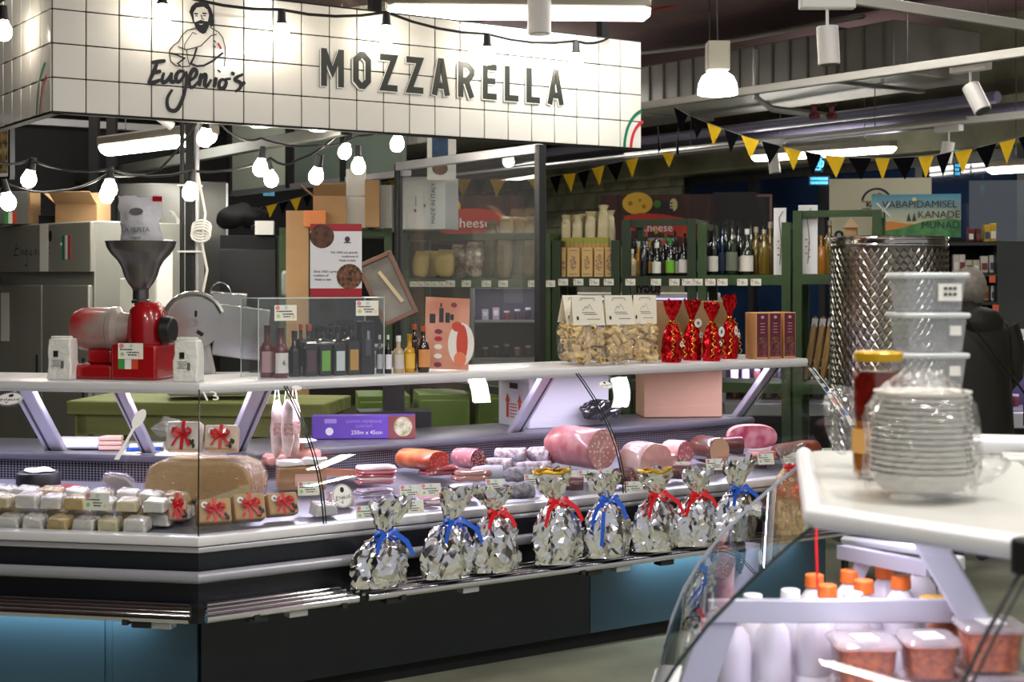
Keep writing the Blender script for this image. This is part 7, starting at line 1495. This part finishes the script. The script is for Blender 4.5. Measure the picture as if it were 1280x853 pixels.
edgeC([K + mK * o + Vector((0, 0, z)) for o, z in gpC], .0035, m_glassedge); edgeC([K + dL * LL + nL * o + Vector((0, 0, z)) for o, z in gpC], .004, M('edge_pale', '#9aa0a8', .3)); edgeC([K + dF * .41 + nF * o + Vector((0, 0, z)) for o, z in gpC], .0035, m_black); edgeC([K + dF * .425 + nF * o + Vector((0, 0, z)) for o, z in gpC], .0025, m_darksteel)
MB().box(K + dF * .418 + nF * .014 + Vector((0, 0, 1.222)), (.05, .055, .06), m_black, rz=aF).build('joint_cap', rc, bevel=.008)
MB().tube([K + dL * LL + nL * -.30 + Vector((0, 0, 1.262)), K + dL * (LL - .02) + nL * -1.2 + Vector((0, 0, 1.262))], .03, m_alwhite, seg=14).build('rear_rail', rc); MB().tube([K + dL * (LL - .12) + nL * -.42 + Vector((0, 0, 1.235)), K + dL * (LL - .12) + nL * -1.2 + Vector((0, 0, 1.235))], .03, m_topw, seg=14).build('rear_rail', rc)
# seam line on the top
MB().box(K + dL * .45 + nL * -.2 + Vector((0, 0, 1.2465)), (.002, .42, .001), m_printg, rz=aL + R(90)).build('top_seam', rc)
# inner shelf frame and brackets
ZB = .97
fA, fB = GP(885, 764, ZB), GP(1192, 764, ZB)
MB().prism([fA + Vector((0, 0, .022)), fB + Vector((0, 0, .022)), fB + Vector((0, 0, -.026)), fA + Vector((0, 0, -.026))], (0, .02, 0), m_bracket).build('shelf_trim', rc, bevel=.003)
pA = fA + Vector((.01, .01, -.02)); MB().prism([pA + Vector((-.02, 0, 0)), pA + Vector((.055, 0, 0)), pA + Vector((-.03, 0, -.24)), pA + Vector((-.105, 0, -.24))], (0, .02, 0), m_bracket).build('trim_leg', rc, bevel=.003)
b0 = P(1148, 655, 2.95); b1 = P(1224, 786, 2.95); MB().prism([b0 + Vector((-.035, 0, 0)), b0 + Vector((.035, 0, 0)), b1 + Vector((.035, 0, 0)), b1 + Vector((-.035, 0, 0))], (.01, .04, 0), m_bracket).build('bracket', rc, bevel=.006)
c0, c1 = P(1053, 690, 3.45), P(1165, 712, 3.15); MB().tube([c0, c1], .022, m_bracket, seg=4).build('rear_bar', rc); MB().tube([P(1080, 700, 3.4), P(1050, 770, 3.4)], .02, m_bracket, seg=4).build('rear_leg', rc); MB().tube([P(1056, 676, 3.5), P(1165, 690, 3.2)], .012, m_grey_al, seg=6).build('rear_bar', rc)
lamp('AREA', K + nF * -.1 + dF * .25 + Vector((0, 0, 1.195)), 4.2, (.88, .82, 1), .6, .05, (0, 0, aF), parent=rc); lamp('AREA', K + nL * -.1 + dL * .45 + Vector((0, 0, 1.195)), 4.2, (.88, .82, 1), .8, .05, (0, 0, aL), parent=rc)
# ---- milk bottles
m_milk = M('milk_plastic', '#ece4ee', .3, sss=.2); m_cor = M('cap_orange', '#e8702a', .4); m_cwh = M('cap_white2', '#eeeeee', .4)
bm_ = MB().lathe([(.036, 0), (.041, .01), (.041, .06), (.0385, .066), (.041, .072), (.041, .145), (.036, .175), (.02, .198), (.017, .205), (.017, .215)], m_milk, seg=22).mesh('bottle_body')
def zdeck(p): # height of the sloping deck of the near counter under a point
    o = min(max((p - K).dot(nF), (p - K).dot(nL)), .3); return .70 + (.32 - o) * .13
def milk(px, py, Y, cap, lab):
    p = P(px, py, Y); p.z = 0; p.z = zdeck(p) + .012; t = thing('milk_bottle', lab, 'milk bottle', p, rnd.uniform(0, 3), 'milk bottles in the near counter')
    t.scale = (.95, .95, .93); o = bpy.data.objects.new('bottle_body', bm_); COL.objects.link(o); o.parent = t; MB().cyl((0, 0, .203), (0, 0, .235), .0235, cap, r1=.022, seg=20).build('cap', t, bevel=.003)
    return t
mk = [(916, 3.14, m_cwh, 'white-capped milk bottle at the far left of the near case'), (966, 3.14, m_cwh, 'white-capped milk bottle, second from the left in the near case'), (941, 3.27, m_cwh, 'white-capped milk bottle in the second row at the left of the near case'), (988, 3.27, m_cwh, 'white-capped milk bottle standing left of the orange caps'), (1016, 3.14, m_cwh, 'white-capped milk bottle in the front row before the orange caps'),
      (1034, 3.27, m_cor, 'orange-capped milk bottle, leftmost in the second row'), (1080, 3.27, m_cor, 'orange-capped milk bottle, middle of the second row'), (1126, 3.27, m_cor, 'orange-capped milk bottle, right end of the second row'), (1018, 3.4, m_cor, 'orange-capped milk bottle, leftmost in the third row'), (1062, 3.4, m_cor, 'orange-capped milk bottle, middle of the third row'), (1106, 3.4, m_cor, 'orange-capped milk bottle, right end of the third row'),
      (1066, 3.16, m_cwh, 'white milk bottle behind the middle tub of orange salad'), (1150, 3.4, m_cwh, 'white-capped milk bottle, left of a pair by the bracket'), (1194, 3.4, m_cwh, 'white-capped milk bottle, right of a pair by the bracket')]
for px, Y, cp, lab in mk: milk(px, 800, Y, cp, lab)
# ---- salad tubs
m_carrot = M('carrot_salad', '#d9701c', .6, col2='#a84a12', vscale=60, bump=.6, bscale=90); m_tubp = glass_mat('tub_plastic', '#f8f0ee', 1.5, haze=.05, rough=.1); m_lidp = glass_mat('tub_lid', '#f3e2dc', 1.6, haze=.22, rough=.12)
def tub(px, Y, W, D, Hh, rz, lab, fill, lid, stick=True, ring=False, up=0.0):
    p = P(px, 800, Y); p.z = 0; p.z = zdeck(p) + .018 + up; t = thing('salad_tub', lab, 'food tub', p, rz, 'salad tubs in the near counter')
    def rr(w, d, z, r=.02): return [(sx * (w / 2 - r) + r * math.cos(a), sy * (d / 2 - r) + r * math.sin(a), z) for sx, sy, a0 in ((1, 1, 0), (-1, 1, 90), (-1, -1, 180), (1, -1, 270)) for a in [R(a0 + 30 * i) for i in range(4)]]
    def loft(rings, mat, nm, cap=True):
        n = len(rings[0]); vs = [v for r_ in rings for v in r_]; fs = [(j * n + i, j * n + (i + 1) % n, (j + 1) * n + (i + 1) % n, (j + 1) * n + i) for j in range(len(rings) - 1) for i in range(n)]
        if cap: fs += [tuple(range(n))[::-1], tuple(range((len(rings) - 1) * n, len(rings) * n))]
        return MB().add(vs, fs, mat).build(nm, t)
    loft([rr(W * .88 - .004, D * .88 - .004, .003), rr(W - .006, D - .006, Hh * .86)], fill, 'filling'); loft([rr(W * .88, D * .88, 0), rr(W, D, Hh)], m_tubp, 'tub_wall', False); loft([rr(W + .012, D + .012, Hh - .006), rr(W + .014, D + .014, Hh), rr(W + .004, D + .004, Hh + .007)], lid, 'lid')
    if stick: MB().box((.0, -.01, Hh + .0085), (.045, .05, .002), m_paper, rz=R(8)).build('price_sticker', t)
for px, Y, W, Hh, rz, lab, fl, ld, stk in ((1079, 2.96, .118, .08, R(0), 'square tub of orange carrot salad in the middle of the near case', m_carrot, m_lidp, True), (1188, 3.12, .1, .095, R(0), 'tub with a yellow lid rim behind the salad tubs', M('salad_yellow', '#c87a2a', .6, col2='#a8501c', vscale=50), M('lid_yellow', '#e0a92a', .35), False),
        (1160, 2.94, .1, .072, R(0), 'small tub of orange salad with a pale label at the glass joint', m_carrot, m_lidp, True), (1236, 2.94, .112, .085, R(0), 'large tub of orange salad with a white sticker at the right', m_carrot, m_lidp, True)):
    tub(px, Y, W, W, .066, rz, 'lower tub under the ' + lab.replace(' in the middle of the near case', '').replace(' at the glass joint', '').replace(' at the right', ''), m_carrot, m_lidp, False)
    tub(px, Y, W, W, Hh, rz, lab, fl, ld, stk, up=.077)
# ---- things on top of the near counter
ZT = 1.2465
p = GP(1098, 596, ZT + .002); jr = thing('pickle_jar', 'tall glass jar of red peppers with a yellow lid on the near counter', 'jar', p)
MB().lathe([(.043, .004), (.05, .012), (.05, .085), (.046, .1), (.046, .12)], M('jar_oil', '#b4742a', .12, coat=.7, var=.3, vscale=14), seg=28).build('lower_filling', jr)
MB().lathe([(.046, .115), (.05, .13), (.05, .195), (.044, .215)], M('jar_peppers', '#7a1a10', .15, col2='#4a0d0a', vscale=20, coat=.7), seg=28).build('pepper_filling', jr)
MB().lathe([(.046, 0), (.052, .008), (.052, .2), (.046, .222), (.044, .236)], glass_mat('jar_glass', '#fbf6ee', 1.6), seg=28, caps=False).build('jar_glass', jr)
MB().lathe([(.047, .236), (.049, .238), (.049, .252), (.045, .256), (.01, .257)], M('lid_gold', '#c9a01c', .3, .3), seg=28, caps=False).build('lid', jr); MB().lathe([(.053, .05), (.053, .1)], M('jar_label', '#d9a45a', .5), seg=14, caps=False, a0=R(-200), a1=R(-60)).build('label', jr); MB().ell((.01, -.046, .13), (.018, .006, .01), M('leaf_basil', '#4a9a2c', .5), 10, 6).build('basil_leaf', jr)
p = GP(1152, 614, ZT + .012); st_ = thing('bowl_stack', 'stack of white plastic bowls in a clear bag on the near counter', 'bowls', p); m_bowl = M('bowl_white', '#e2dfd8', .35, sss=.15)
bwl = MB().lathe([(.055, 0), (.075, .004), (.092, .03), (.094, .036), (.097, .037), (.094, .031)], m_bowl, seg=36, caps=False).mesh('bowl')
for i in range(15):
    o = bpy.data.objects.new('bowl', bwl); COL.objects.link(o); o.parent = st_; o.location = (.0015 * math.sin(i), 0, .002 + i * .0105); o.rotation_euler = (0, 0, i); s_ = 1 - .006 * i; o.scale = (s_, s_, 1)
g = foil_grid(interp([(.1, 0), (.108, .05), (.103, .12), (.09, .175), (.05, .21), (.03, .225)], 12), 24, m_film, 5, .005); g.build('clear_bag', st_, smooth=True); g = MB().ell((.11, -.02, .045), (.05, .04, .022), m_film, 16, 10); g.crumple(.025, 18, 6); g.build('bag_tail', st_, smooth=False)
g = MB().ell((0, 0, .1), (.04, .03, .075), m_film, 18, 14); g.crumple(.03, 13, 8); tag(g.build('crumpled_bag', loc=GP(1054, 584, ZT), smooth=False), 'crumpled clear plastic bag left of the pickle jar', 'plastic bag')
m_cont = glass_mat('container_clear', '#eef2f4', 1.6, haze=.24, rough=.06); m_clid = M('container_lid', '#dfe4e6', .25, alpha=.72)
for i in range(5):
    p = GP(1180, 598, ZT) + Vector((0, .12, .0)); kx = p.y / F; Hh = .083; t = thing('clear_tub', f'empty clear plastic tub with white lid, {["lowest", "second from the bottom", "middle", "second from the top", "topmost"][i]} of the stack', 'plastic tub', p + Vector((.002 * math.sin(i * 3), 0, i * (Hh + .001))), R(6), 'stack of clear plastic tubs')
    W, D = .132, .1
    g = MB(); vs = []
    for z, s_ in ((.002, .86), (Hh - .012, .98)): vs += [(-W / 2 * s_, -D / 2 * s_, z), (W / 2 * s_, -D / 2 * s_, z), (W / 2 * s_, D / 2 * s_, z), (-W / 2 * s_, D / 2 * s_, z)]
    g.add(vs, [(0, 1, 5, 4), (1, 2, 6, 5), (2, 3, 7, 6), (3, 0, 4, 7), (3, 2, 1, 0)], m_cont); g.build('tub_wall', t); MB().box((0, 0, Hh - .006), (W + .012, D + .012, .011), m_clid).build('lid', t, bevel=.004); MB().box((W * .3, -D / 2 - .001, Hh * .55), (.024, .002, .02), m_paper).build('price_sticker', t)
    if i == 4: MB().box((W * .22, -D / 2 - .002, Hh * .5), (.05, .002, .036), m_paper).build('label', t); g = MB(); [g.box((W * .22 + .01 * (j % 3) - .01, -D / 2 - .0035, Hh * .5 + .008 - .012 * (j // 3)), (.007, .001, .006), m_print) for j in range(6)]; g.build('label_print', t)
tag(MB().tube([P(1021, 640, 3.0), P(1020, 680, 3.0), P(1022, 735, 3.0)], .0024, m_ribr, seg=6).build('hanging_ribbon'), 'thin red ribbon hanging under the near counter shelf', 'ribbon')
